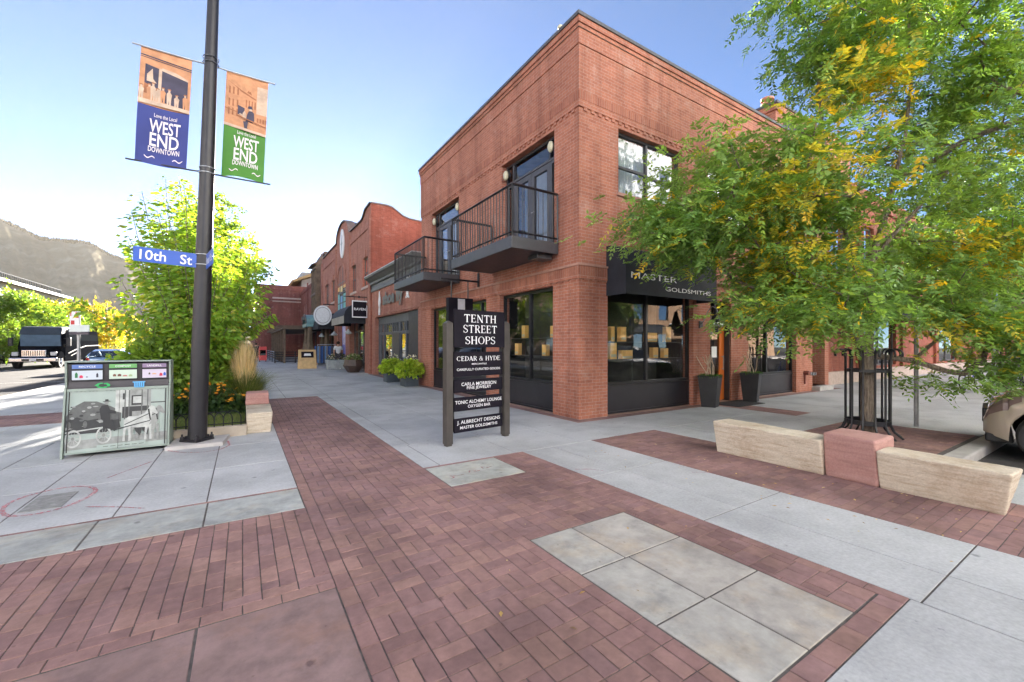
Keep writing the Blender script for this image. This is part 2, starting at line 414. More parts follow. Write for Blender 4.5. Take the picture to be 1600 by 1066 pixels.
def weave(T, r, cut=None, u=.2):
    for i in range(int((r[1] - r[0]) / u) + 1):
        for j in range(int((r[3] - r[2]) / u) + 1):
            x, y = r[0] + i * u, r[2] + j * u
            if cut and cut[0] - .05 < x + u / 2 < cut[1] + .05 and cut[2] - .05 < y + u / 2 < cut[3] + .05: continue
            for k in range(2):
                if (i + j) % 2: clip(T, x + k * u / 2, x + (k + 1) * u / 2, y, y + u, r, jit=.0012)
                else: clip(T, x, x + u, y + k * u / 2, y + (k + 1) * u / 2, r, jit=.0012)
def running(T, r, along='y', L=.2, W=.1):
    n = int(((r[1] - r[0]) if along == 'y' else (r[3] - r[2])) / W) + 1
    m = int(((r[3] - r[2]) if along == 'y' else (r[1] - r[0])) / L) + 2
    for i in range(n):
        for j in range(-1, m):
            o = (j + (i % 2) * .5) * L
            if along == 'y': clip(T, r[0] + i * W, r[0] + (i + 1) * W, r[2] + o, r[2] + o + L, r, jit=.0012)
            else: clip(T, r[0] + o, r[0] + o + L, r[2] + i * W, r[2] + (i + 1) * W, r, jit=.0012)
# main basket-weave band with border courses, the field around the flagstones, the bench strip
T = Tiles()
running(T, (.50, .60, -2, 13.9), 'y'); weave(T, (.60, 1.80, -2, 13.9)); running(T, (1.80, 1.90, -2, 13.9), 'y')
weave(T, (1.90, 3.36, 2.72, 4.2)); running(T, (1.90, 2.90, 4.99, 5.04), 'x', .2, .05)
weave(T, (2.90, 3.36, 4.2, 5.04)); running(T, (2.96, 3.00, .98, 2.72), 'y', .2, .05)
running(T, (3.00, 3.30, .98, 2.72), 'x', .15, .15); running(T, (3.30, 3.40, .85, 5.04), 'y', .2, .1)
running(T, (1.97, 3.30, .85, .97), 'x', .2, .12)
running(T, (-6, .5, 3.05, 4.40), 'y'); running(T, (-6, .5, 2.85, 3.05), 'x')
running(T, (-6, .5, 5.05, 5.085), 'x', .2, .035)
running(T, (4.74, 6.3, -3, 5.06), 'x')
running(T, (-6, -2.45, 11.8, 13.7), 'y')
running(T, (5.6, 5.83, 6.32, 23), 'y', .2, .1); running(T, (5.6, 18, 6.32, 6.56), 'x')
running(T, (10.15, 10.9, 4.4, 6.3), 'y'); running(T, (7.85, 10.5, 1.78, 3.55), 'y')
T.build('brick_paving', PAVER)

# concrete slabs between joints
T = Tiles()
def ccol(k=1.0):
    k *= rnd.uniform(.965, 1.03); return (.475 * k, .485 * k, .49 * k)
def slabs(xs, ys, gap=.005, k=1.0):
    for i in range(len(xs) - 1):
        for j in range(len(ys) - 1):
            T.tile(xs[i], xs[i + 1], ys[j], ys[j + 1], gap=max(gap, .006), ch=.002, col=ccol(k), dz=.0008, tilt=.0008)
def rng(a, b, st):
    n = max(1, round((b - a) / st)); return [a + (b - a) * i / n for i in range(n + 1)]
slabs([-6, -4.6, -3.2, -2.5, -1.765, -.98, -.297, .5], [5.085, 6.4, 7.75, 9.5])
slabs([-6, -4.8, -3.6, -2.45], [9.5, 10.6, 11.8]); slabs(rng(-6, -2.45, 1.2), rng(13.7, 120, 1.55))
slabs([-2.45, -1.0, .5], rng(24.1, 120, 1.6), .004)
slabs([1.9, 2.13, 3.3, 4.5, 5.6], [5.04, 6.32], .004)
slabs([1.9, 2.17, 3.4, 4.5, 5.6], rng(6.32, 13.9, 1.5), .004)
slabs([.5, 1.06, 2.17, 3.4, 4.5, 5.6], rng(13.9, 23, 1.52), .004); slabs([.5, 1.06, 2.3, 3.6, 4.7, 7.2], rng(23, 130, 1.6), .004)
slabs([5.6, 7, 8.4, 10.15], [5.06, 6.32], .004); slabs(rng(10.9, 18, 1.4), [4.4, 6.32], .004); slabs(rng(10.9, 40, 1.4), [3.55, 4.4], .004)
slabs([6.3, 7, 8.4, 10.15], [3.55, 5.06], .004); slabs([10.15, 10.9], [3.55, 4.4], .004); slabs(rng(18, 40, 1.5), [4.4, 5.8, 7.2], .004)
slabs([6.3, 7.85], [1.72, 2.6, 3.55], .004); slabs(rng(10.5, 40, 1.5), [1.72, 3.55], .004)
slabs([3.4, 3.95, 4.74], [-3, -.6, .8, 2.2, 3.63, 5.04], .004); slabs([1.97, 3.4], [-3, -1, .2, .85], .006); slabs([6.3, 7.62], [-8, -4, -2, 0, 1.72], .005)
slabs([-6, -4, -2, 0, 2, 4, 6, 7.62], [-9, -7, -5, -3], .005)
T.build('concrete_pavement', SLAB)
# sandstone flags
T = Tiles()
def flag(x0, x1, y0, y1, c, **kw): T.tile(x0, x1, y0, y1, gap=.007, ch=.003, col=sc(c, rnd.uniform(.95, 1.05)), dz=.001, **kw)
gs = (.44, .425, .39); gg = (.40, .415, .40); rs = (.27, .185, .175)
for a, b2 in ((-6, -4.4), (-4.4, -2.7), (-2.7, -1.06), (-1.06, -.285), (-.285, .5)): flag(a, b2, 4.405, 5.045, gg)
for y0, y1, xs in ((2.12, 2.715, 2.33), (1.515, 2.12, 2.36), (.975, 1.515, 2.40)):
    flag(1.905, xs, y0, y1, gs); flag(xs, 2.955, y0, y1, (.41, .385, .35))
flag(1.905, 2.895, 4.205, 4.985, (.42, .43, .395))
for x0, x1 in ((-4, -2.3), (-2.3, -.21), (-.21, .5)):
    flag(x0, x1, 1.95, 2.845, rs); flag(x0, x1, .6, 1.95, sc(rs, 1.08)); flag(x0, x1, -2, .6, rs)
T.build('flagstones', FLAG)
# utility cover and utility paint
b = MB(); b.box(-1.735, -1.45, 5.66, 6.17, -.015, .005); b.box(-1.62, -1.56, 5.76, 5.79, .005, .007)
tag(b.build('utility_cover', mat('cover_concrete', (.24, .24, .23), .9, .3, 14, bmp=.4), bevel=.004), 'square grey utility cover set in the concrete inside a red paint ring', 'utility cover')
PAINT = mat('red_marking_paint', (.60, .17, .19), .8, .2, 14)
pn, pt_ = PAINT, PAINT.node_tree
_tr = N(pt_, 'ShaderNodeBsdfTransparent'); _mx = N(pt_, 'ShaderNodeMixShader')
pt_.links.new(ramp(pt_, noise(pt_, pos(pt_), 40, 5, .7), (.36, .0), (.56, .62)), _mx.inputs[0]); pt_.links.new(_tr.outputs[0], _mx.inputs[1])
pt_.links.new(pt_.nodes['Principled BSDF'].outputs[0], _mx.inputs[2]); pt_.links.new(_mx.outputs[0], pt_.nodes['Material Output'].inputs['Surface'])
def stroke(b, pts, wd, z=.0065):
    pts = [Vector((*p, z)) for p in pts]
    for i in range(len(pts)):
        d = (pts[min(i + 1, len(pts) - 1)] - pts[max(i - 1, 0)]).normalized(); nn = Vector((-d.y, d.x, 0)) * wd / 2 * rnd.uniform(.8, 1.25)
        b.v += [tuple(pts[i] + nn), tuple(pts[i] - nn)]
    n0 = len(b.v) - 2 * len(pts)
    for i in range(len(pts) - 1):
        k = n0 + 2 * i; b.f.append((k, k + 1, k + 3, k + 2)); b.m.append(0)
b = MB()
stroke(b, [(-1.60 + .30 * math.cos(t) * (1 + .05 * math.sin(3 * t)), 5.96 + .43 * math.sin(t)) for t in [i * 2 * math.pi / 40 for i in range(41)]], .035)
stroke(b, [(-1.315, 6.586), (-1.16, 6.9), (-1.008, 7.21)], .022); stroke(b, [(-1.255, 5.525), (-1.0, 5.36), (-.77, 5.17)], .022)
stroke(b, [(-.92, 7.83), (-.7, 7.55), (-.45, 7.45), (-.27, 7.52), (-.17, 7.75), (-.2, 8.1), (-.3, 8.25)], .03)
stroke(b, [(2.0, 4.42), (2.06, 4.46), (2.04, 4.53), (2.12, 4.49), (2.2, 4.5)], .02, .0085)
stroke(b, [(2.28, 4.52), (2.33, 4.60), (2.40, 4.57), (2.34, 4.52), (2.44, 4.54)], .02, .0085); stroke(b, [(2.5, 4.56), (2.52, 4.66), (2.58, 4.6), (2.55, 4.58), (2.64, 4.61)], .02, .0085)
stroke(b, [(3.45, 3.95), (3.6, 3.86), (3.7, 3.72)], .012); stroke(b, [(4.55, 3.1), (4.75, 2.96)], .012); stroke(b, [(-4.9, 9.0), (-4.2, 8.7), (-3.9, 8.72)], .05)
struct(b.build('pavement_marking', PAINT))
# fallen leaves on the paving
b = MB(); lc = []
for _ in range(75):
    z0 = rnd.random()
    if z0 < .62: x, y = rnd.uniform(4.0, 5.75), rnd.uniform(.6, 4.6)
    elif z0 < .8: x, y = rnd.uniform(5.45, 5.75), rnd.uniform(.8, 3.6)
    else: x, y = rnd.uniform(1.0, 3.4), rnd.uniform(.9, 4)
    a = rnd.uniform(0, 6.28); l = rnd.uniform(.010, .026); wd = l * rnd.uniform(.3, .5); ca, sa = math.cos(a), math.sin(a)
    b.add([(x - ca * l, y - sa * l, .006), (x + sa * wd, y - ca * wd, .012), (x + ca * l, y + sa * l, .009), (x - sa * wd, y + ca * wd, .011)], [(0, 1, 2, 3)])
    c = rnd.choice([(.45, .33, .12), (.38, .25, .10), (.5, .42, .22), (.2, .14, .08)]); lc += [(*c, 1)] * 4
b.c = lc; tag(b.build('fallen_leaves', PLANT), 'small dry yellow leaves scattered on the paving by the stone bench', 'leaves', kind='stuff')

# ================================================================== CORNER BUILDING
def window(root, pl, u0, u1, z0, z1, d=.14, mull=(), rails=(), fw=.055, fm=None, gm=None, name='window', hm=True):
    """frame with glass: mull = u of full-height mullions, rails = (ua, ub, z)"""
    fm = fm or BLACK; gm = gm or GLASS
    b = MB(); e = .003
    b.pb(pl, u0 + e, u0 + fw, d, d + .07, z0 + e, z1 - e); b.pb(pl, u1 - fw, u1 - e, d, d + .07, z0 + e, z1 - e)
    b.pb(pl, u0 + fw, u1 - fw, d, d + .07, z1 - fw, z1 - e); b.pb(pl, u0 + fw, u1 - fw, d, d + .07, z0 + e, z0 + fw)
    for x in mull: b.pb(pl, x - fw * .5, x + fw * .5, d - .012, d + .058, z0 + fw, z1 - fw)
    for a, c, z in rails: b.pb(pl, a + fw * .5, c - fw * .5, d + .004, d + .066, z - fw * .45, z + fw * .45)
    f = b.build(name, fm, root)
    g = MB()
    us = sorted([u0 + fw * .5, u1 - fw * .5])
    p = [g.pt(pl, us[0], d + .035, z0 + fw * .4), g.pt(pl, us[1], d + .035, z0 + fw * .4), g.pt(pl, us[1], d + .035, z1 - fw * .4), g.pt(pl, us[0], d + .035, z1 - fw * .4)]
    g.add(p, [(0, 1, 2, 3)]); g.build('pane', gm, f)
    return f
def interior(root, pl, u0, u1, z0, z1, d0=.32, d1=3.0, m=None):
    b = MB()
    q = lambda *pp: b.add([b.pt(pl, *x) for x in pp], [(0, 1, 2, 3)])
    q((u0, d1, z0), (u1, d1, z0), (u1, d1, z1), (u0, d1, z1)); q((u0, d0, z0), (u0, d1, z0), (u0, d1, z1), (u0, d0, z1)); q((u1, d0, z0), (u1, d1, z0), (u1, d1, z1), (u1, d0, z1))
    q((u0, d0, z1), (u1, d0, z1), (u1, d1, z1), (u0, d1, z1))
    b.mi = 1; q((u0, d0, z0), (u1, d0, z0), (u1, d1, z0), (u0, d1, z0))
    return b.build('interior', [m or INTER, INTFL], root)

YL, XR = 15.66, 17.6
cb = thing('corner_building', 'two storey red brick corner building with black awnings and two black balconies', 'building', (XF, YF, 0))
hl = [(7.44, 9.75, .0, 2.87), (10.50, 14.70, .0, 2.87), (7.39, 9.66, 3.79, 6.33), (12.31, 14.6, 3.79, 6.33)]
hr = [(6.66, 9.7, .0, 2.87), (10.44, 11.42, .0, 2.75, .5), (12.3, 15.2, .0, 2.87), (16.35, 17.3, .15, 2.75, .5), (6.99, 9.25, 4.9, 6.33), (10.33, 12.6, 4.9, 6.33), (13.6, 15.8, 4.9, 6.33)]
b = MB()
b.wall(PL, YF, YL, -.02, 6.47, hl); b.wall(PR, XF, XR, -.02, 6.47, hr)
# the sides and back nobody faces, with the roof deck
b.add([(XF, YL, -.02), (20.5, YL, -.02), (20.5, YL, 8.2), (XF, YL, 8.2)], [(0, 1, 2, 3)])
b.add([(XR, YF, -.02), (XR, YL, -.02), (XR, YL, 8.2), (XR, YF, 8.2)], [(0, 1, 2, 3)])
b.add([(XF, YF + .2, 8.0), (XR, YF + .2, 8.0), (XR, YL, 8.0), (XF, YL, 8.0)], [(0, 1, 2, 3)])
def band(b, p, z0, z1, back=.25):
    b.box(XF - p, XF + back, YF - p, YL + .002, z0, z1); b.box(XF + back, XR, YF - p, YF + back, z0, z1)
band(b, .028, 6.47, 6.615); band(b, .028, 6.785, 7.74); band(b, .048, 7.74, 8.055); band(b, .075, 8.055, 8.13); band(b, .105, 8.13, 8.25)
band(b, .034, 2.92, 2.99, .1)
for z, pj in ((6.405, .022), (2.885, .022)):                                       # dentils
    for k in range(90):
        y = YF + .12 + k * .203
        if y < YL - .1 and not any(h[0] - .02 < y < h[1] + .02 and z < 3 and False for h in hl): b.box(XF - pj, XF + .02, y, y + .095, z, z + (.065 if z > 5 else .035))
        x = XF + .12 + k * .203
        if x < XR - .1: b.box(x, x + .095, YF - pj, YF + .02, z, z + (.065 if z > 5 else .035))
b.build('wall', BR, cb)
b = MB(); band(b, .034, 6.615, 6.785); band(b, .036, 2.99, 3.185, .1); b.build('soldier_course', BRS, cb)
b = MB(); band(b, .06, 3.185, 3.225, .1)
b.box(6.93, 9.31, YF - .05, YF + .12, 4.83, 4.9); b.box(10.27, 12.66, YF - .05, YF + .12, 4.83, 4.9); b.box(13.54, 15.86, YF - .05, YF + .12, 4.83, 4.9); b.build('stone_course', mat('brick_sill', (.38, .21, .16), .85, .15, 6, bmp=.2), cb)
b = MB(); band(b, .135, 8.25, 8.325, .3); b.build('coping', COPING, cb, bevel=.006)
# shop windows and bulkhead panels
for pl, u0, u1, ml, zt in ((PL, 7.44, 9.75, [8.50], 2.87), (PL, 10.50, 14.70, [11.0, 13.0], 2.87), (PR, 6.66, 9.7, [8.06], 2.87), (PR, 12.3, 15.2, [13.55], 2.87)):
    window(cb, pl, u0, u1, .64, zt, .12, ml, fw=.07, name='shop_window')
    b = MB(); b.pb(pl, u0 + .003, u1 - .003, .135, .16, .06, .60); b.pb(pl, u0 + .003, u1 - .003, .10, .2, .603, .637)
    b.pb(pl, u0 + .003, u1 - .003, .11, .2, .012, .057); b.pb(pl, u0 + .003, u0 + .06, .115, .19, .06, .60); b.pb(pl, u1 - .06, u1 - .003, .115, .19, .06, .60)
    b.build('bulkhead_panel', PANEL, cb)
    interior(cb, pl, u0 - .25, u1 + .25, .02, 2.95, .31, 3.2 if pl[0] == 'X' else 2.8)
# first floor windows with curtains
for u0, u1, um in ((6.99, 9.25, 8.05), (10.33, 12.6, 11.4), (13.6, 15.8, 14.7)):
    window(cb, PR, u0, u1, 4.9, 6.33, .12, [um], [(u0, um, 5.56), (um, u1, 5.52)], .06, DARKGREY, GLASSU)
    b = MB()
    n = 60
    for k in range(n):
        a, c = u0 + (u1 - u0) * k / n, u0 + (u1 - u0) * (k + 1) / n
        da, dc = .34 + .025 * math.sin(k * 1.7), .34 + .025 * math.sin((k + 1) * 1.7)
        b.add([(a, YF + da, 4.9), (c, YF + dc, 4.9), (c, YF + dc, 6.33), (a, YF + da, 6.33)], [(0, 1, 2, 3)])
    b.build('curtain', CURT, cb, smooth=True)
# balcony doors: transom row, side lights, two leaves
for u0, u1 in ((7.39, 9.66), (12.31, 14.6)):
    L = u1 - u0; a, c = u0 + .36, u1 - .36; mid = (a + c) / 2
    f = window(cb, PL, u0, u1, 5.80, 6.33, .16, [a, c], (), .06, DARKGREY, GLASSU, 'transom_window')
    f = window(cb, PL, u0, a - .002, 3.79, 5.79, .16, (), (), .07, DARKGREY, GLASSU, 'side_light'); f = window(cb, PL, c + .002, u1, 3.79, 5.79, .16, (), (), .07, DARKGREY, GLASSU, 'side_light')
    for p, q in ((a, mid - .002), (mid + .002, c)):
        f = window(cb, PL, p, q, 3.79, 5.79, .17, (), (), .13, DARKGREY, GLASSU, 'balcony_door')
        h = MB(); h.tube([(XF + .15, (q - .07) if p == a else (p + .07), 4.78), (XF + .12, (q - .07) if p == a else (p + .07), 4.78)], .014, 8); h.tube([(XF + .12, (q - .07) if p == a else (p + .07), 4.78), (XF + .12, (q - .19) if p == a else (p + .19), 4.78)], .011, 8); h.build('handle', STEEL, f)
    b = MB(); b.pb(PL, u0 - .2, u1 + .2, .9, .92, 3.8, 6.3); b.build('curtain', CURT, cb)
    for u in (u0 + .17, u1 - .17):
        b = MB(); b.pb(PL, u - .05, u + .05, .09, .16, 6.0, 6.12); b.mi = 1; b.ell((XF + .03, u, 6.03), .065, .088, .13, 16, 10); b.build('globe_lamp', [DARKGREY, CREAM], cb, smooth=40)
# balconies
for y0, y1 in ((7.2, 10.16), (12.17, 15.11)):
    x0 = 4.6
    b = MB(); b.box(x0, XF - .04, y0, y1, 3.52, 3.77); d = b.build('balcony', DARKGREY, cb, bevel=.012)
    r = MB(); t = 4.83
    for p, q in (((x0 + .03, y0 + .03), (x0 + .03, y1 - .03)), ((x0 + .03, y0 + .03), (XF - .04, y0 + .03)), ((x0 + .03, y1 - .03), (XF - .04, y1 - .03))):
        r.bar((*p, t), (*q, t), .045, .045); r.bar((*p, 3.86), (*q, 3.86), .03)
        Ld = math.dist(p, q); nb = max(1, int(Ld / .125))
        for k in range(nb + 1):
            s_ = k / nb; x, y = p[0] + (q[0] - p[0]) * s_, p[1] + (q[1] - p[1]) * s_
            r.bar((x, y, 3.77), (x, y, t), .018 if k not in (0, nb) else .034)
    r.build('railing', BLACK, d)
    if y0 < 8: b = MB(); b.box(5.35, 5.75, 7.35, 7.7, 3.42, 3.516); b.build('junction_box', DARKGREY, d, bevel=.01)
    # chair and planter box seen through the railings
# black barrel awnings over the shop windows
def awning(root, pl, u0, u1, z0, z1, dep, m=AWN, name='awning', curve=.25):
    b = MB(); pr_ = []
    n = 8
    for k in range(n + 1):
        a = math.pi / 2 * k / n
        pr_.append((-dep * math.sin(a) ** .75, z0 + curve + (z1 - z0 - curve) * math.cos(a)))
    pr_ += [(-dep, z0)]
    nn = len(pr_); vs = []
    segs = 10
    for i in range(segs + 1):
        u = u0 + (u1 - u0) * i / segs
        for d, z in pr_: vs.append(b.pt(pl, u, d - (.004 * math.sin(i * 2.1) if d < -.1 else 0), z))
    b.add(vs, [(i * nn + k, i * nn + k + 1, (i + 1) * nn + k + 1, (i + 1) * nn + k) for i in range(segs) for k in range(nn - 1)])
    for u in (u0, u1):
        P = [b.pt(pl, u, d, z) for d, z in pr_] + [b.pt(pl, u, 0, z0)]
        b.add(P, [tuple(range(len(P)))])
    return b.build(name, m, root, smooth=35)
aw = awning(cb, PR, 6.62, 9.83, 2.60, 3.67, .55, curve=.55)
b = MB(); b.text('MASTER', (7.52, YF - .555, 3.0), (1, 0, 0), (0, 0, 1), .185, out=.006, width=1.5); b.text('GOLDSMITHS', (8.72, YF - .555, 2.78), (1, 0, 0), (0, 0, 1), .13, out=.006, width=1.7); b.build('lettering', SIGNTXT, aw)
awning(cb, PR, 12.25, 15.25, 2.60, 3.67, .55, curve=.55)
# orange shop door with grey canopy rail and transom
dd = ('Y', YF + .16, 1)
f = MB(); f.pb(dd, 10.443, 11.417, -.13, .08, 2.06, 2.27); f.pb(dd, 11.385, 11.417, -.12, .08, .0, 2.057); f.pb(dd, 10.443, 10.475, -.12, .08, .0, 2.057); f.build('door_frame', DARKGREY, cb, bevel=.004)
window(cb, dd, 10.443, 11.417, 2.275, 2.748, .02, [10.93], fw=.05, name='transom_window')
o = MB(); o.pb(dd, 10.478, 10.64, .02, .07, .02, 2.05); o.pb(dd, 11.16, 11.382, .02, .07, .02, 2.05); o.pb(dd, 10.64, 11.16, .02, .07, 1.9, 2.05); o.pb(dd, 10.64, 11.16, .02, .07, .02, .28)
o = o.build('door', ORANGE, cb, bevel=.004)
g = MB(); g.pb(dd, 10.635, 11.165, .04, .048, .275, 1.905); g.build('pane', GLASS, o)
g = MB(); g.pb(dd, 10.80, 11.04, .028, .031, 1.2, 1.5); g.build('notice', WHITE, o)
g = MB(); g.tube([(11.25, YF + .12, .85), (11.25, YF + .12, 1.25)], .012, 8); g.bar((11.25, YF + .12, .88), (11.25, YF + .19, .88), .014); g.bar((11.25, YF + .12, 1.22), (11.25, YF + .19, 1.22), .014); g.build('handle', STEEL, o)
interior(cb, dd, 10.3, 11.5, .0, 2.8, .35, 2.2)
# grey side door with step
dg = ('Y', YF + .42, 1)
window(cb, dg, 16.355, 17.295, .155, 2.745, .0, [16.82], [(16.355, 16.82, .95), (16.82, 17.295, .95)], .09, GREY, GLASS, 'side_door')
interior(cb, dg, 16.3, 17.35, .1, 2.8, .2, 1.6)
b = MB(); b.box(16.3, 17.35, YF - .25, YF + .5, .0, .15); b.build('door_step', KERB, cb, bevel=.01)
# taller block behind and its roof pipe
b = MB(); pl2 = ('Y', YF + .02, 1)
b.box(14.6, 20.5, YF + .35, YL - .3, 8.0, 9.2); b.box(14.54, 20.5, YF + .29, YL - .3, 9.2, 9.38); b.build('roof_storey', BR, cb)
b = MB(); b.box(14.5, 20.55, YF + .25, YL - .28, 9.38, 9.46); b.build('roof_coping', COPING, cb)
b = MB(); b.pb(('Y', YF + .35, 1), 15.1, 17.4, -.02, .0, 8.35, 9.1); b.build('roof_window', GLASSU, cb)
pz = AT(1199, 150, 15.5)
b = MB(); b.lathe((pz[0], pz[1], 8.0), [(.13, 0), (.13, 2.35), (.21, 2.36), (.21, 2.42), (.13, 2.43), (.13, 2.52), (.22, 2.53), (.22, 2.6)], 18); b.build('roof_pipe', mat('copper_flue', (.42, .17, .10), .5, .2, 5), cb, smooth=30)
c2 = ONX(878, 46, XF)
b = MB(); b.box(XF + .02, XF + .14, c2[1] - .07, c2[1] + .07, 8.32, 8.40); b.ell((XF - .04, c2[1], 8.42), .07, .06, .055); b.build('roof_floodlight', [CREAM], cb, smooth=40)

# amber boxes and shelves behind the shop glass
shelf = [(PL, 7.6, 9.6, 1.28), (PL, 7.6, 9.6, 1.72), (PR, 6.8, 9.55, 1.22), (PR, 6.8, 9.55, 1.62)]
for i, (pl, u0, u1, z) in enumerate(shelf):
    b = MB(); b.pb(pl, u0, u1, .23, .42, z - .015, z); b.pb(pl, u0, u0 + .02, .24, .26, z - .6, z - .015); b.pb(pl, u1 - .02, u1, .24, .26, z - .6, z - .015)
    tag(b.build('display_shelf', DARKGREY), ['lower thin shelf inside the left facade window behind the street sign', 'upper thin shelf inside the left facade window behind the street sign', 'lower thin shelf inside the window under the black awning', 'upper thin shelf inside the window under the black awning'][i], 'shelf', 'shelves in the shop windows')
bx = [(PL, 8.98, .2, .36, 1.72, 'amber box high in the left facade window next to the sign post'), (PL, 7.78, .2, .3, 1.72, 'amber box high in the left facade window next to the corner pier'),
      (PL, 9.3, .2, .34, 1.28, 'amber box low in the left facade window next to the sign post'), (PL, 8.1, .2, .3, 1.28, 'amber box low in the left facade window near the corner pier'),
      (PR, 7.08, .11, .34, 1.62, 'thin amber box on the upper shelf next to the corner pier'), (PR, 7.42, .19, .34, 1.62, 'square-cut amber box on the upper shelf left of the mullion'),
      (PR, 8.42, .38, .22, 1.62, 'wide amber box on the upper shelf right of the mullion'), (PR, 9.05, .2, .38, 1.62, 'tall amber box on the upper shelf at the right window end'),
      (PR, 7.1, .2, .37, 1.22, 'tall amber box on the lower shelf next to the corner pier'), (PR, 7.55, .36, .2, 1.22, 'wide amber box on the lower shelf left of the mullion'),
      (PR, 8.55, .2, .26, 1.22, 'small amber box on the lower shelf right of the mullion'), (PR, 8.95, .17, .24, 1.22, 'small amber box on the lower shelf at the right window end')]
for pl, u, wd, h, z, lb in bx:
    if pl is PL: wd, h = wd * .8, h * .9
    b = MB(); b.pb(pl, u - wd / 2, u + wd / 2, .245, .36, z + .001, z + h)
    r = b.build('display_box', AMBER, bevel=.006); tag(r, lb, 'box', 'amber boxes in the shop windows')
    b = MB(); b.pb(pl, u - wd / 2 + .02, u + wd / 2 - .02, .2415, .2435, z + h * .12, z + h * .3); b.build('box_label', CREAM, r, )

# ================================================================== NEIGHBOURS IN THE ROW
def shopfront(root, pl, u0, u1, z1, m=GREY, n=3):
    pass
# --- low shop with cornice
sh = thing('cornice_shop', 'single storey brick shop with dark moulded cornice and grey timber shopfront', 'building', (XF, 16, 0))
PS = ('X', XF + .03, 1); Y0, Y1 = YL + .005, 23.24
b = MB(); b.wall(PS, Y0, Y1, -.02, 4.4, [(16.1, 22.6, .0, 3.0, .5)])
b.add([(XF + .03, Y0, 4.4), (20, Y0, 4.4), (20, Y1, 4.4), (XF + .03, Y1, 4.4)], [(0, 1, 2, 3)])
b.box(XF + .005, XF + .2, 15.7, 23.2, 3.08, 3.15)
for k in range(32): b.box(XF + .008, XF + .1, 16.0 + k * .203, 16.1 + k * .203, 3.03, 3.075)
b.build('wall', BR2, sh)
b = MB(); CG = mat('cornice_paint', (.10, .105, .10), .5, .15, 3); xo = XF + .03
prof = [(0, 4.38), (-.06, 4.38), (-.06, 4.52), (-.02, 4.55), (-.02, 4.72), (-.12, 4.76), (-.12, 4.86), (-.2, 4.92), (-.34, 5.02), (-.40, 5.04), (-.42, 5.14), (0, 5.14)]
b.prism(prof, (xo, Y0 + .01, 0), (1, 0, 0), (0, 0, 1), (0, Y1 - Y0 - .02, 0)); b.build('cornice', CG, sh, bevel=.01)
b = MB(); b.box(xo - .41, xo + .2, Y0 + .01, Y1 - .01, 5.145, 5.18); b.build('cornice_cap', mat('cornice_cap_metal', (.36, .37, .36), .4, .15, 4), sh)
pw = ('X', XF + .22, 1)
b = MB()
b.pb(pw, 17.55, 22.59, 0, .08, 2.62, 2.99)
for u in (17.55, 18.05, 18.95, 20.05, 21.5, 22.1): b.pb(pw, u, u + .14, -.012, .07, 0, 2.62)
b.pb(pw, 22.45, 22.59, 0, .08, 0, 2.62); b.pb(pw, 17.69, 22.45, .004, .075, 2.06, 2.2); b.pb(pw, 17.69, 22.45, .004, .075, .0, .62)
for u in (18.4, 18.66, 19.3, 19.55, 19.8, 20.5, 20.85, 21.2): b.pb(pw, u, u + .07, .01, .06, 2.2, 2.62)
sf = b.build('shopfront', GREY, sh, bevel=.008)
g = MB(); g.pb(pw, 17.6, 22.5, .04, .045, .6, 2.65); g.build('pane', GLASS, sf)
b = MB(); b.pb(pw, 18.98, 20.02, -.03, .0, .03, 2.1); b.pb(pw, 19.1, 19.9, -.032, -.03, .6, 1.95); dr = b.build('door', mat('dark_door', (.03, .03, .045), .4), sh)
b = MB(); b.pb(('X', XF + .12, 1), 16.103, 17.54, .0, .3, .0, 2.99); b.pb(('X', XF + .12, 1), 16.25, 17.4, -.02, .0, .15, 2.85); b.build('side_panel', mat('plum_panel', (.026, .022, .036), .45, .15, 2), sh, bevel=.005)
interior(sh, PS, 16.5, 22.6, .0, 3.0, .6, 3)
# raised letters and the cut-out fork figures
lg = mat('sign_letters_green_grey', (.10, .105, .09), .45, .1, 3)
b = MB(); b.text('shoe fly', (XF - .06, 19.3, 3.72), (0, -1, 0), (0, 0, 1), .80, out=.0, width=3.1, bold=.045)
vs = list(b.v); n0 = len(vs); b.v += [(x + .06, y, z) for x, y, z in vs]
b.build('sign_lettering', lg, sh)
def cutout(poly, o, s=1): 
    b = MB(); b.prism([(x * s, y * s) for x, y in poly], o, (0, -1, 0), (0, 0, 1), (.045, 0, 0)); return b
fork = [(-.06, -.55), (-.2, -.62), (-.16, -.7), (0, -.62), (.02, -.3), (.08, -.62), (.26, -.72), (.3, -.62), (.16, -.52), (.10, -.05), (.18, .08), (.38, .2), (.42, .5), (.32, .5), (.3, .26), (.14, .2), (.12, .5), (.03, .5), (.02, .2), (-.12, .26), (-.16, .5), (-.26, .5), (-.24, .18), (-.06, .06), (-.04, -.06)]
cutout(fork, (XF - .06, 17.25, 4.05), .75).build('fork_emblem', [WHITE], sh)
spoon = [(-.07, -.7), (.08, -.7), (.14, -.45), (.05, -.2), (.18, -.02), (.2, .25), (.05, .62), (0, .8), (-.04, .5), (-.16, .2), (-.14, -.02), (-.04, -.2), (-.13, -.45)]
cutout(spoon, (XF - .06, 21.5, 3.62), .8).build('knife_emblem', [WHITE], sh)

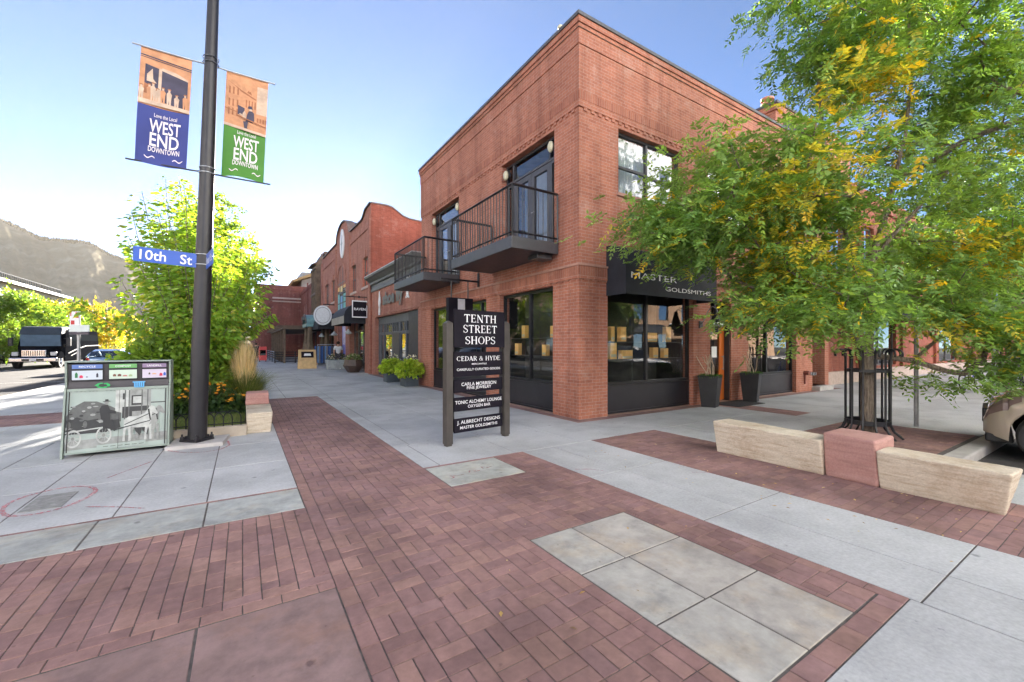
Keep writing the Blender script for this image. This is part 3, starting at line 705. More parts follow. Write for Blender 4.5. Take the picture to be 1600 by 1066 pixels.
# --- gabled two storey brick building
rb = thing('gabled_building', 'two storey brick building with round gable medallion and tall arched window', 'building', (XF, 30, 0))
PV = ('X', XF - .02, 1); A0, A1 = 23.25, 40.04
wins = [(23.75, 25.1, 4.85, 6.5), (26.75, 28.15, 4.85, 6.5), (33.7, 35.2, 4.85, 6.5), (36.5, 38.2, 4.85, 6.5)]
arch = (29.85, 32.7, 3.9, 5.7)
grd = [(24.6, 28.4, .0, 3.2), (29.9, 32.6, .0, 3.2), (34.2, 38.4, .0, 3.2)]
b = MB(); b.wall(PV, A0, A1, -.02, 8.6, wins + grd + [arch + (.35,)], .35)
# gable front: stepped parapet outline with the half-round centre
def prof_front():
    p = [(A0, 8.6), (A1, 8.6), (A1, 9.4), (A1 - .75, 9.4), (A1 - .75, 8.95), (33.2, 8.95)]
    for k in range(0, 13): a = math.pi * k / 12; p.append((30.8 + 2.15 * math.cos(a), 8.95 + 1.05 * math.sin(a)))
    p += [(28.4, 8.8), (25.2, 8.75)]
    for k in range(1, 6): t = k / 6; p.append((25.2 - 1.1 * t, 8.75 + .42 * (3 * t * t - 2 * t ** 3)))
    p += [(A0, 9.2)]
    return p
b.prism(prof_front(), (XF - .02, 0, 0), (0, 1, 0), (0, 0, 1), (.35, 0, 0))
for u0, u1 in ((A0, A0 + .35), (28.35, 28.75), (33.1, 33.5), (A1 - .5, A1)): b.pb(PV, u0, u1, -.07, .0, .0, 8.6)
b.pb(PV, A0 + .35, 28.35, -.05, .0, 7.95, 8.3); b.pb(PV, 33.5, A1 - .5, -.05, .0, 7.95, 8.3); b.pb(PV, A0 + .35, 28.35, -.04, .0, 3.75, 3.9); b.pb(PV, 33.5, A1 - .5, -.04, .0, 3.75, 3.9)
# arch head over the tall window (reveals + voussoir ring)
cyy, r0, r1 = 31.275, 1.425, 1.75
for k in range(12):
    a, c = math.pi * k / 12, math.pi * (k + 1) / 12
    P = [(cyy + r * math.cos(t), 5.7 + r * math.sin(t)) for r, t in ((r0, a), (r1, a), (r1, c), (r0, c))]
    b.prism(P, (XF - .07, 0, 0), (0, 1, 0), (0, 0, 1), (.06, 0, 0))
b.build('wall', BR2, rb)
# side wall with swept parapet
b = MB(); P = [(XF, -.02), (18, -.02), (18, 8.6), (8.7, 8.62), (7.97, 8.66), (7.6, 8.76), (7.3, 8.95), (7.0, 9.14), (6.7, 9.2), (XF, 9.2)]
b.prism(P, (0, A0 - .005, 0), (1, 0, 0), (0, 0, 1), (0, .3, 0)); b.build('side_wall', BR3, rb)
b = MB(); top = P[3:]; pts = [(x, A0 + .15, z + .03) for x, z in [(18, 8.6)] + top]
for i in range(len(pts) - 1):
    p, q = pts[i], pts[i + 1]; b.add([(p[0], A0 - .06, p[2] - .03), (q[0], A0 - .06, q[2] - .03), (q[0], A0 - .06, q[2] + .05), (p[0], A0 - .06, p[2] + .05), (p[0], A0 + .36, p[2] + .05), (q[0], A0 + .36, q[2] + .05)], [(0, 1, 2, 3), (3, 2, 5, 4)])
pf = prof_front()[2:]
for i in range(len(pf) - 1):
    p, q = pf[i], pf[i + 1]; X0, X1 = XF - .12, XF + .38
    b.add([(X0, p[0], p[1] - .03), (X0, q[0], q[1] - .03), (X0, q[0], q[1] + .06), (X0, p[0], p[1] + .06), (X1, p[0], p[1] + .06), (X1, q[0], q[1] + .06)], [(0, 1, 2, 3), (3, 2, 5, 4)])
b.build('coping', mat('weathered_coping', (.17, .13, .11), .7, .2, 3), rb)
b = MB(); 
pts = [(30.8 + 2.15 * math.cos(math.pi * k / 12), 8.95 + 1.05 * math.sin(math.pi * k / 12)) for k in range(13)]
for i in range(12):
    p, q = pts[i], pts[i + 1]; b.add([(XF + .39, p[0], p[1]), (XF + .39, q[0], q[1]), (XF + 1.6, q[0], q[1]), (XF + 1.6, p[0], p[1])], [(0, 1, 2, 3)])
b.build('gable_roof', COPING, rb)
b = MB(); ring = [(.52 * math.cos(k * math.pi / 16), .95 * math.sin(k * math.pi / 16)) for k in range(32)]
b.prism([(x * 1.2, y * 1.05) for x, y in ring], (XF - .10, 30.8, 8.55), (0, -1, 0), (0, 0, 1), (.07, 0, 0)); b.mi = 1
b.prism([(0, .6), (.12, .1), (.3, 0), (.12, -.1), (0, -.7), (-.12, -.1), (-.3, 0), (-.12, .1)], (XF - .12, 30.8, 8.55), (0, -1, 0), (0, 0, 1), (.015, 0, 0))
b.build('medallion', [WHITE, mat('medallion_star', (.33, .36, .38), .5)], rb)
FR = mat('sash_paint', (.085, .075, .07), .5, .1, 3)
for u0, u1, z0, z1 in wins:
    window(rb, PV, u0, u1, z0, z1, .12, [(u0 + u1) / 2], [(u0, u1, (z0 + z1) / 2)], .07, FR, GLASSU)
    m = MB(); m.pb(PV, u0 - .08, u1 + .08, -.06, .02, z0 - .14, z0 - .003); m.build('sill', STONE, rb)
    if u0 > 0:
        m = MB(); m.pb(PV, (u0 + u1) / 2 - .14, (u0 + u1) / 2 + .14, -.05, .0, z1 + .02, z1 + .4); m.build('keystone', BR2, rb)
# arched window with coloured glass
b = MB(); n = 10
pts = [(29.85, 3.9), (32.7, 3.9), (32.7, 5.7)] + [(cyy + 1.425 * math.cos(math.pi * k / n), 5.7 + 1.425 * math.sin(math.pi * k / n)) for k in range(1, n)] + [(29.85, 5.7)]
b.prism(pts, (XF + .02, 0, 0), (0, 1, 0), (0, 0, 1), (.02, 0, 0)); b.mi = 1
for u0, u1, z0, z1, mi in ((29.95, 30.7, 5.5, 6.6, 1), (30.8, 31.7, 5.3, 6.95, 2), (31.8, 32.6, 5.4, 6.5, 1), (29.95, 30.7, 3.98, 5.1, 3), (30.8, 31.7, 3.98, 5.0, 4), (31.8, 32.6, 3.98, 5.2, 3)):
    b.mi = mi; b.pb(PV, u0, u1, .012, .03, z0, z1)
b.mi = 5
for u in (30.75, 31.75): b.pb(PV, u - .04, u + .04, -.02, .05, 3.9, 7.0)
for z in (5.2, 4.5, 5.9): b.pb(PV, 29.9, 32.65, -.016, .04, z - .03, z + .03)
b.build('arched_window', [mat('arched_glass', (.10, .11, .13), .1), mat('yellow_glass', (.75, .42, .07), .3), mat('pale_yellow_glass', (.7, .55, .2), .3), mat('teal_glass', (.06, .42, .45), .3), mat('blue_glass', (.10, .30, .6), .3), FR], rb)
for i, (u0, u1, z0, z1) in enumerate(grd):
    if i == 1:
        d = MB(); d.pb(PV, u0, u1, .3, .36, 0, 3.2); d.mi = 1; d.pb(PV, u0 + .3, u0 + 1.2, .28, .299, .1, 2.6); d.mi = 2; d.pb(PV, u0 + 1.4, u1 - .3, .28, .299, 1.6, 2.9)
        d.build('entrance_door', [mat('lilac_poster', (.16, .17, .48), .6, .3, 4), mat('blue_poster', (.10, .13, .5), .6, .3, 3), mat('pale_poster', (.5, .5, .7), .6, .4, 4)], rb)
    else:
        window(rb, PV, u0, u1, 0, 3.2, .25, [u0 + 1.3, u0 + 2.6], [(u0, u1, 2.4), (u0, u1, .55)], .09, FR, GLASS, 'shop_window'); interior(rb, PV, u0, u1, 0, 3.2, .4, 3)
def shed_awning(root, pl, u0, u1, zt, zb, dep, val, ms):
    b = MB(); P = [(0, zt)] + [(-dep * math.sin(math.pi / 2 * k / 5), zb + val + (zt - zb - val) * math.cos(math.pi / 2 * k / 5)) for k in range(1, 6)]
    n = len(P)
    b.add([b.pt(pl, u, d, z) for u in (u0, u1) for d, z in P], [(k, k + 1, n + k + 1, n + k) for k in range(n - 1)])
    for u in (u0, u1):
        Q = [b.pt(pl, u, d, z) for d, z in P] + [b.pt(pl, u, -dep, zb), b.pt(pl, u, 0, zb)]; b.add(Q, [tuple(range(len(Q)))])
    b.mi = 1; b.add([b.pt(pl, u0, -dep - .004, zb), b.pt(pl, u1, -dep - .004, zb), b.pt(pl, u1, -dep - .004, zb + val), b.pt(pl, u0, -dep - .004, zb + val)], [(0, 1, 2, 3)])
    return b.build('awning', ms, root, smooth=35)
VAL = mat('grey_valance', (.30, .28, .25), .8, .15, 3)
shed_awning(rb, PV, 24.4, 28.2, 3.95, 2.75, 1.15, .42, [AWN, VAL]); shed_awning(rb, PV, 33.9, 38.6, 3.95, 2.75, 1.15, .35, [AWN, AWN])

# --- brick building beyond, with timber tower and arcade
P4 = ('X', 6.5, 1)
nb = thing('arcade_building', 'brick building with white framed windows and a timber tower above a green arched porch', 'building', (6.5, 50, 0))
b = MB(); w4 = [(u, u + 1.1, 4.6, 6.6) for u in (47.5, 49.2, 50.9, 56, 57.8, 62, 64, 66, 70, 72, 74)]
b.wall(P4, 40.05, 86, -.02, 8.5, w4 + [(41, 46, 0, 3.1), (48, 58, 0, 3.1), (60, 70, 0, 3.1)], .3)
b.box(6.5, 20, 40.05, 40.2, 0, 8.4); b.pb(P4, 46.6, 47.0, -.12, 0, 0, 8.9); b.pb(P4, 54.6, 55, -.12, 0, 0, 8.9); b.pb(P4, 40.05, 86, -.08, 0, 8.1, 8.5)
b.build('wall', BR4, nb)
for u0, u1, z0, z1 in w4: window(nb, P4, u0, u1, z0, z1, .1, [], [(u0, u1, 5.6)], .1, STONE, GLASSU)
for u0, u1 in ((41, 46), (48, 58), (60, 70)): window(nb, P4, u0, u1, 0, 3.1, .2, [u0 + (u1 - u0) * k / 4 for k in (1, 2, 3)], [(u0, u1, .6)], .1, FR, GLASS, 'shop_window'); interior(nb, P4, u0, u1, 0, 3.1, .4, 2)
# timber tower
TW = mat('weathered_timber', (.13, .095, .065), .8, .3, 3)
b = MB(); tx, ty = 5.9, 42.6
for dx in (0, 1.4):
    for dy in (0, 2.6): b.box(tx + dx - .18, tx + dx + .18, ty + dy - .18, ty + dy + .18, 3.9, 9.0)
for z in (4.4, 6.2, 8.6): b.box(tx - .3, tx + 1.7, ty - .3, ty + 2.9, z, z + .25)
for k in range(5): b.box(tx - .26, tx - .12, ty - .1 + k * .65, ty + .04 + k * .65, 4.6, 8.6)
b.prism([(-.6, 9.0), (2.0, 9.0), (1.4, 9.35), (1.05, 10.1), (.9, 10.3), (.5, 10.3), (.35, 10.1), (0, 9.35)], (tx, ty - .2, 0), (1, 0, 0), (0, 0, 1), (0, 3.0, 0))
b.build('timber_tower', TW, nb, bevel=.02)
# green barrel porch on splayed posts
GRN = mat('patina_green_metal', (.16, .30, .31), .45, .2, 3)
b = MB(); px0 = 4.2; cyp = 37.5
for k in range(10):
    a, c = math.pi * k / 10, math.pi * (k + 1) / 10
    b.add([(px0 + d, cyp - 1.2 * math.cos(t), 3.25 + .75 * math.sin(t)) for d, t in ((0, a), (1.9, a), (1.9, c), (0, c))], [(0, 1, 2, 3)])
b.box(px0 - .03, px0 + 1.9, cyp - 1.25, cyp + 1.25, 3.0, 3.24); po = b.build('porch_roof', GRN, nb, smooth=30)
b = MB()
for k in range(24):
    a, c = math.pi * k / 24, math.pi * (k + 1) / 24
    P = [(r * math.cos(t), r * math.sin(t)) for r, t in ((1.0, a), (1.22, a), (1.22, c), (1.0, c))]
    b.prism([(x, y * .65) for x, y in P], (px0 - .06, cyp, 3.26), (0, 1, 0), (0, 0, 1), (.06, 0, 0))
b.lathe((px0 - .02, cyp, 3.5), [(.02, 0), (.22, .05), (.22, .3), (.02, .35)], 12); b.build('porch_ring', COPING, nb)
b = MB()
for y in (cyp - 1.0, cyp + 1.0):
    for x in (px0 + .25, px0 + 1.5): b = MB(); b.tube([(x, y, 1.1), (x, y, 2.0), (x, y, 3.0)], [.36, .2, .16], 6); b.build('porch_post', TW, nb)
for y in (cyp - 1.4, cyp + .55): b = MB(); b.box(px0 - .1, px0 + .75, y, y + .85, 0, 1.1); b.build('porch_pier', BR2, nb, bevel=.02)
# --- long pergola over the patio
pg = thing('pergola', 'dark timber pergola over the fenced patio in front of the far brick building', 'pergola', (4, 48, 0))
b = MB(); b.box(2.9, 6.3, 41, 60, 2.95, 3.1)
for k in range(20): b.box(2.5, 6.4, 41.2 + k, 41.32 + k, 3.1, 3.28)
b.build('roof', TW, pg)
for k in range(7):
    b = MB(); b.box(2.95, 3.13, 41.3 + k * 3, 41.48 + k * 3, 0, 2.95); b.build('post', TW, pg)
fc = thing('patio_fence', 'low black metal fence around the patio under the pergola', 'fence', (2.4, 48, 0))
def rail_fence(root, pts, h=.95, nr=5):
    for i in range(len(pts) - 1):
        p, q = pts[i], pts[i + 1]; b = MB()
        for k in range(nr): z = .15 + (h - .15) * k / (nr - 1); b.bar((*p, z), (*q, z), .05)
        b.build('rail', BLACK, root)
    for p in pts: b = MB(); b.box(p[0] - .05, p[0] + .05, p[1] - .05, p[1] + .05, 0, h + .05); b.build('post', BLACK, root)
rail_fence(fc, [(2.36, 62), (2.36, 58), (2.36, 54), (2.36, 50), (2.36, 46), (2.36, 42), (3.9, 41.6), (5.6, 41.5)])
# --- far end of the street: tall brick block with a tilted roof above
fb = thing('far_brick_building', 'tall brick block closing the far end of the sidewalk below a tilted penthouse roof', 'building', (1.5, 62, 0))
b = MB(); PF = ('Y', 62, 1); b.wall(PF, 1.3, 30, -.02, 9.2, []); b.add([(1.3, 62, -.02), (1.3, 100, -.02), (1.3, 100, 9.2), (1.3, 62, 9.2)], [(0, 1, 2, 3)]); b.add([(1.3, 62, 9.2), (30, 62, 9.2), (30, 100, 9.2), (1.3, 100, 9.2)], [(0, 1, 2, 3)])
b.box(1.2, 30, 61.85, 62, 8.7, 9.3); b.box(1.2, 30, 61.9, 62, 3.2, 3.45); b.build('wall', BR4, fb)
b = MB(); b.box(3.2, 30, 61.9, 61.99, 7.55, 7.75); b.box(3.2, 30, 61.86, 61.99, 7.15, 7.3); b.build('stone_course', STONE, fb)
b = MB(); b.box(2.6, 7.2, 61.8, 62.1, 7.3, 7.31); b.build('string', STONE, fb)
b = MB(); b.prism([(5.3, 9.9), (9, 11.6), (16, 11.75), (16, 11.5), (9.2, 11.3), (5.5, 9.7)], (0, 60.5, 0), (1, 0, 0), (0, 0, 1), (0, 14, 0)); b.build('penthouse_roof', mat('roof_soffit', (.40, .26, .10), .6, .2, 2), fb)
b = MB(); b.box(6.6, 16, 62.2, 72, 9.2, 11.3); b.build('penthouse', mat('penthouse_wall', (.36, .34, .3), .5, .2, 2), fb)
b = MB(); b.box(9.0, 10.6, 60.3, 60.4, 9.6, 11.7); b.build('banner', mat('blue_banner', (.2, .3, .5), .6, .5, 2), fb)
# --- neighbour on the right beyond the grey door
rn = thing('right_brick_building', 'orange red brick building with stone base beyond the corner building behind the tree', 'building', (22, 7.2, 0))
PN = ('Y', 7.25, 1); b = MB(); wn = [(u, u + 1.6, 4.6, 6.8) for u in (19.5, 22.5, 25.5, 28.5, 31.5, 34.5)]; wg = [(23, 27, .6, 3.0), (34, 38, .6, 3.0)]
b.wall(PN, 17.6, 60, -.02, 8.2, wn + wg, .3); b.box(17.6, 60, 7.13, 7.249, 7.7, 8.3)
for u in (18.4, 22.1, 27.5, 33): b.pb(PN, u, u + .5, -.12, 0, .5, 7.7)
b.build('wall', BR3, rn)
b = MB(); b.pb(PN, 17.62, 60, -.16, -.0, -.02, .5); b.build('stone_base', STONE, rn, bevel=.02)
for u0, u1, z0, z1 in wn: window(rn, PN, u0, u1, z0, z1, .12, [(u0 + u1) / 2], [(u0, u1, 5.7)], .07, FR, GLASSU)
for u0, u1, z0, z1 in wg: window(rn, PN, u0, u1, z0, z1, .12, [(u0 + u1) / 2], [], .08, FR, GLASS, 'shop_window'); interior(rn, PN, u0, u1, .5, 3.1, .31, 2)
awning(rn, PN, 22.8, 27.2, 2.7, 3.7, .9, curve=.3)

# ================================================================== SERIF LETTERING (own strokes)
SER = {
 'T': [('b', .02, .78, .95, .10), ('v', .40, 0, .95, .15), ('b', .26, .54, .02, .045), ('v', .045, .78, .95, .05), ('v', .755, .78, .95, .05)],
 'E': [('v', .15, 0, 1, .15), ('b', .02, .62, .97, .06), ('b', .2, .5, .52, .055), ('b', .02, .66, .03, .06), ('v', .60, .80, 1, .05), ('v', .645, 0, .22, .05), ('v', .5, .42, .62, .045)],
 'N': [('v', .13, .02, 1, .065), ('v', .75, 0, .98, .065), ('d', .13, 1, .75, 0, .15), ('b', .0, .26, .02, .045), ('b', .62, .88, .98, .045), ('b', 0, .16, .98, .045)],
 'H': [('v', .15, 0, 1, .15), ('v', .70, 0, 1, .15), ('b', .15, .70, .52, .055)] + [('b', a, a + .28, z, .045) for a in (.01, .56) for z in (.02, .98)],
 'S': [('a', .31, .74, .235, .245, 20, 250, .12), ('a', .31, .265, .255, .25, -160, 70, .12), ('d', .20, .62, .44, .40, .14), ('v', .55, .74, .96, .05), ('v', .06, .04, .28, .05)],
 'R': [('v', .15, 0, 1, .15), ('a', .36, .745, .24, .235, -90, 90, .13), ('b', .15, .38, .97, .05), ('b', .15, .38, .50, .05), ('d', .38, .52, .68, .02, .14), ('b', .01, .29, .02, .045), ('b', .01, .2, .98, .045), ('b', .62, .78, .02, .045)],
 'P': [('v', .15, 0, 1, .15), ('a', .38, .73, .25, .245, -90, 90, .13), ('b', .15, .40, .97, .05), ('b', .15, .40, .475, .05), ('b', .01, .29, .02, .045), ('b', .01, .2, .98, .045)],
 'O': [('a', .42, .5, .36, .48, 0, 360, .15)],
 'C': [('a', .42, .5, .37, .48, 45, 315, .14), ('v', .70, .70, .95, .05)],
 'D': [('v', .15, 0, 1, .15), ('a', .34, .5, .40, .475, -90, 90, .15), ('b', .01, .36, .97, .05), ('b', .01, .36, .03, .05)],
 'A': [('d', .40, 1, .10, 0, .065), ('d', .40, 1, .72, 0, .15), ('b', .20, .60, .33, .05), ('b', 0, .22, .02, .045), ('b', .58, .86, .02, .045)],
 'Y': [('v', .38, 0, .46, .15), ('d', .10, 1, .38, .44, .15), ('d', .70, 1, .38, .44, .06), ('b', 0, .24, .98, .045), ('b', .58, .80, .98, .045), ('b', .24, .52, .02, .045)],
 'U': [('v', .15, .3, 1, .15), ('v', .70, .3, 1, .065), ('a', .425, .30, .275, .28, 180, 360, .1), ('b', .01, .29, .98, .045), ('b', .58, .82, .98, .045)],
 'L': [('v', .15, 0, 1, .15), ('b', .01, .62, .03, .06), ('v', .6, 0, .25, .05), ('b', .01, .29, .98, .045)],
 'F': [('v', .15, 0, 1, .15), ('b', .02, .60, .97, .06), ('b', .2, .48, .5, .055), ('v', .58, .78, 1, .05), ('b', .01, .29, .02, .045)],
 'G': [('a', .42, .5, .37, .48, 45, 330, .14), ('v', .72, .1, .42, .13), ('v', .70, .72, .95, .05), ('b', .58, .84, .42, .045)],
 '&': [('a', .34, .75, .17, .21, 0, 360, .09), ('a', .30, .27, .24, .26, 90, 330, .12), ('d', .22, .66, .74, .02, .12), ('d', .74, .5, .5, .1, .05), ('b', .62, .82, .52, .045)],
}
SERW = {'T': .80, 'E': .70, 'N': .88, 'H': .86, 'S': .62, 'R': .78, 'P': .66, 'O': .84, 'C': .80, 'D': .80, 'A': .82, 'Y': .78, 'U': .82, 'L': .66, 'F': .64, 'G': .86, '&': .84, ' ': .34}
def serif(b, s, o, right, up, h, width):
    tot = sum(SERW[c] + .10 for c in s) - .10; sx = width / (tot); x = -width / 2; nrm = Vector(right).cross(Vector(up)); o = Vector(o); e = 0
    def put(P):
        nonlocal e; e += .00006
        b.add([o + Vector(right) * (x + px * sx) + Vector(up) * ((py - .5) * h) + nrm * (.003 + e % .0012) for px, py in P], [tuple(range(len(P)))])
    for c in s:
        for g in SER.get(c, []):
            if g[0] == 'v': put([(g[1] - g[4] / 2, g[2]), (g[1] + g[4] / 2, g[2]), (g[1] + g[4] / 2, g[3]), (g[1] - g[4] / 2, g[3])])
            elif g[0] == 'b': put([(g[1], g[3] - g[4] / 2), (g[2], g[3] - g[4] / 2), (g[2], g[3] + g[4] / 2), (g[1], g[3] + g[4] / 2)])
            elif g[0] == 'd': q = g[5] * .6; put([(g[1] - q, g[2]), (g[3] - q, g[4]), (g[3] + q, g[4]), (g[1] + q, g[2])] if g[2] > g[4] else [(g[1] - q, g[2]), (g[1] + q, g[2]), (g[3] + q, g[4]), (g[3] - q, g[4])])
            else:
                _, cx, cyy, rx, ry, a0, a1, wd = g; n = 14
                for k in range(n):
                    t0, t1 = R(a0 + (a1 - a0) * k / n), R(a0 + (a1 - a0) * (k + 1) / n)
                    def pp(t):
                        wq = .045 + (wd - .045) * abs(math.cos(t)) ** 1.3
                        return ((cx + (rx - wq / 2) * math.cos(t), cyy + (ry - .03) * math.sin(t)), (cx + (rx + wq / 2) * math.cos(t), cyy + (ry + .02) * math.sin(t)))
                    i0, o0 = pp(t0); i1, o1 = pp(t1); put([i0, o0, o1, i1])
        x += (SERW[c] + .10) * sx

# ================================================================== STREET FURNITURE
# --- directory sign
p0, p1 = Vector((2.633, 5.93, 0)), Vector((3.75, 6.08, 0))
ds = thing('directory_sign', 'black shop directory sign on two square bronze posts in front of the left facade', 'sign', tuple(p0))
rt = (p1 - p0).normalized(); nv = Vector((rt.y, -rt.x, 0))                        # nv points to the viewer
for p in (p0, p1):
    b = MB(); top = 1.87 if p is p0 else 1.90
    c = [(rt * a + nv * q) for a, q in ((-.058, -.058), (.058, -.058), (.058, .058), (-.058, .058))]
    vs = [p + q + Vector((0, 0, .03)) for q in c] + [p + q + Vector((0, 0, top)) for q in c] + [p + q * .3 + Vector((0, 0, top + .035)) for q in c]
    b.add(vs, [(0, 1, 5, 4), (1, 2, 6, 5), (2, 3, 7, 6), (3, 0, 4, 7), (4, 5, 9, 8), (5, 6, 10, 9), (6, 7, 11, 10), (7, 4, 8, 11), (8, 9, 10, 11)])
    q = [p + z * .8 for z in c]; b.add([v + Vector((0, 0, -.01)) for v in q] + [v + Vector((0, 0, .03)) for v in q], [(0, 1, 5, 4), (1, 2, 6, 5), (2, 3, 7, 6), (3, 0, 4, 7)])
    b.build('post', POSTBR, ds, bevel=.006)
mid = (p0 + p1) / 2
def board(z0, z1, wd, off=0.0, th=.022, q=.0):
    b = MB(); o = mid + nv * (.01 + off) - rt * (wd / 2) + Vector((0, 0, z0))
    b.prism([(0, 0), (wd, 0), (wd, z1 - z0), (0, z1 - z0)], o, tuple(rt), (0, 0, 1), tuple(nv * th)); return b.build('panel', SIGNBLK, ds, bevel=.003)
def on(z, off): return tuple(mid + nv * (.01 + off + .022) + Vector((0, 0, z)))
bars = MB()
for s_ in (-1, 1): q = mid + rt * (.465 * s_) - nv * .012; bars.box(q.x - .014, q.x + .014, q.y - .014, q.y + .014, .2, 1.53)
bars.build('hanger_bar', BLACK, ds)
UPV = (0, 0, 1); rtt = tuple(rt)
pn = board(1.50, 2.085, .99, .035); b = MB()
for s_, z, wd in (('TENTH', 1.955, .63), ('STREET', 1.79, .66), ('SHOPS', 1.612, .585)): serif(b, s_, on(z, .035), rtt, UPV, .122, wd)
b.build('lettering', SIGNTXT, pn)
pn = board(1.045, 1.43, .955); b = MB(); serif(b, 'CEDAR & HYDE', on(1.325, 0), rtt, UPV, .072, .85); b.text('MERCANTILE', on(1.238, 0), rtt, UPV, .034, width=.29, bold=.01); b.text('CAREFULLY CURATED GOODS', on(1.155, 0), rtt, UPV, .052, width=.85, bold=.004); b.build('lettering', SIGNTXT, pn)
pn = board(.80, 1.0, .945); b = MB(); b.text('CARLA MORRISON', on(.925, 0), rtt, UPV, .076, width=.68, bold=.004); b.text('FINE JEWELRY', on(.858, 0), rtt, UPV, .066, width=.48, bold=.004); b.build('lettering', SIGNTXT, pn)
pn = board(.51, .725, .945); b = MB(); b.text('TONIC ALCHEMY LOUNGE', on(.648, 0), rtt, UPV, .074, width=.91, bold=.004); b.text('OXYGEN BAR', on(.575, 0), rtt, UPV, .066, width=.44, bold=.004); b.build('lettering', SIGNTXT, pn)
pn = board(.18, .40, .945); b = MB(); b.text('J. ALBRECHT DESIGNS', on(.33, 0), rtt, UPV, .076, width=.84, bold=.004); b.text('MASTER GOLDSMITHS', on(.252, 0), rtt, UPV, .066, width=.73, bold=.004); b.build('lettering', SIGNTXT, pn)

# --- lamp post (leaning slightly), with its bolts and plinth
LP = Vector((-.597, 8.141, 0)); lean = Vector((Rv[0], Rv[1], 0)) * .0365
def lp(z, dx=0, dy=0): return LP + lean * z + Vector((dx, dy, z))
lamp = thing('lamp_post', 'tall dark metal lamp post leaning slightly, carrying banners and blue street signs', 'lamp post', tuple(LP))
PM = mat('lamp_post_paint', (.014, .013, .016), .42, .25, 4, bmp=.06)
b = MB(); b.tube([lp(.09), lp(2.5), lp(5), lp(9)], [.124, .112, .091, .058], 24); b.build('pole', PM, lamp, smooth=40)
b = MB(); b.tube([lp(9), lp(9.2), lp(9.25), lp(9.9), lp(10.05)], [.09, .2, .2, .26, .05], 16); b.build('lantern', PM, lamp, smooth=30)
b = MB(); b.lathe(tuple(LP), [(.22, .055), (.22, .085), (.16, .095), (.155, .14)], 4)
for k in range(4):
    a = math.pi / 2 * k; b.lathe((LP.x + .185 * math.cos(a), LP.y + .185 * math.sin(a), .08), [(.028, 0), (.028, .05), (.014, .052), (.014, .09)], 8)
b.build('base_plate', PM, lamp, bevel=.004)
b = MB(); b.prism([(-.36, -.30), (.34, -.33), (.42, .30), (-.30, .34)], (LP.x, LP.y, -.012), (1, 0, 0), (0, 1, 0), (0, 0, .068)); b.build('plinth', KERB, lamp, bevel=.012)
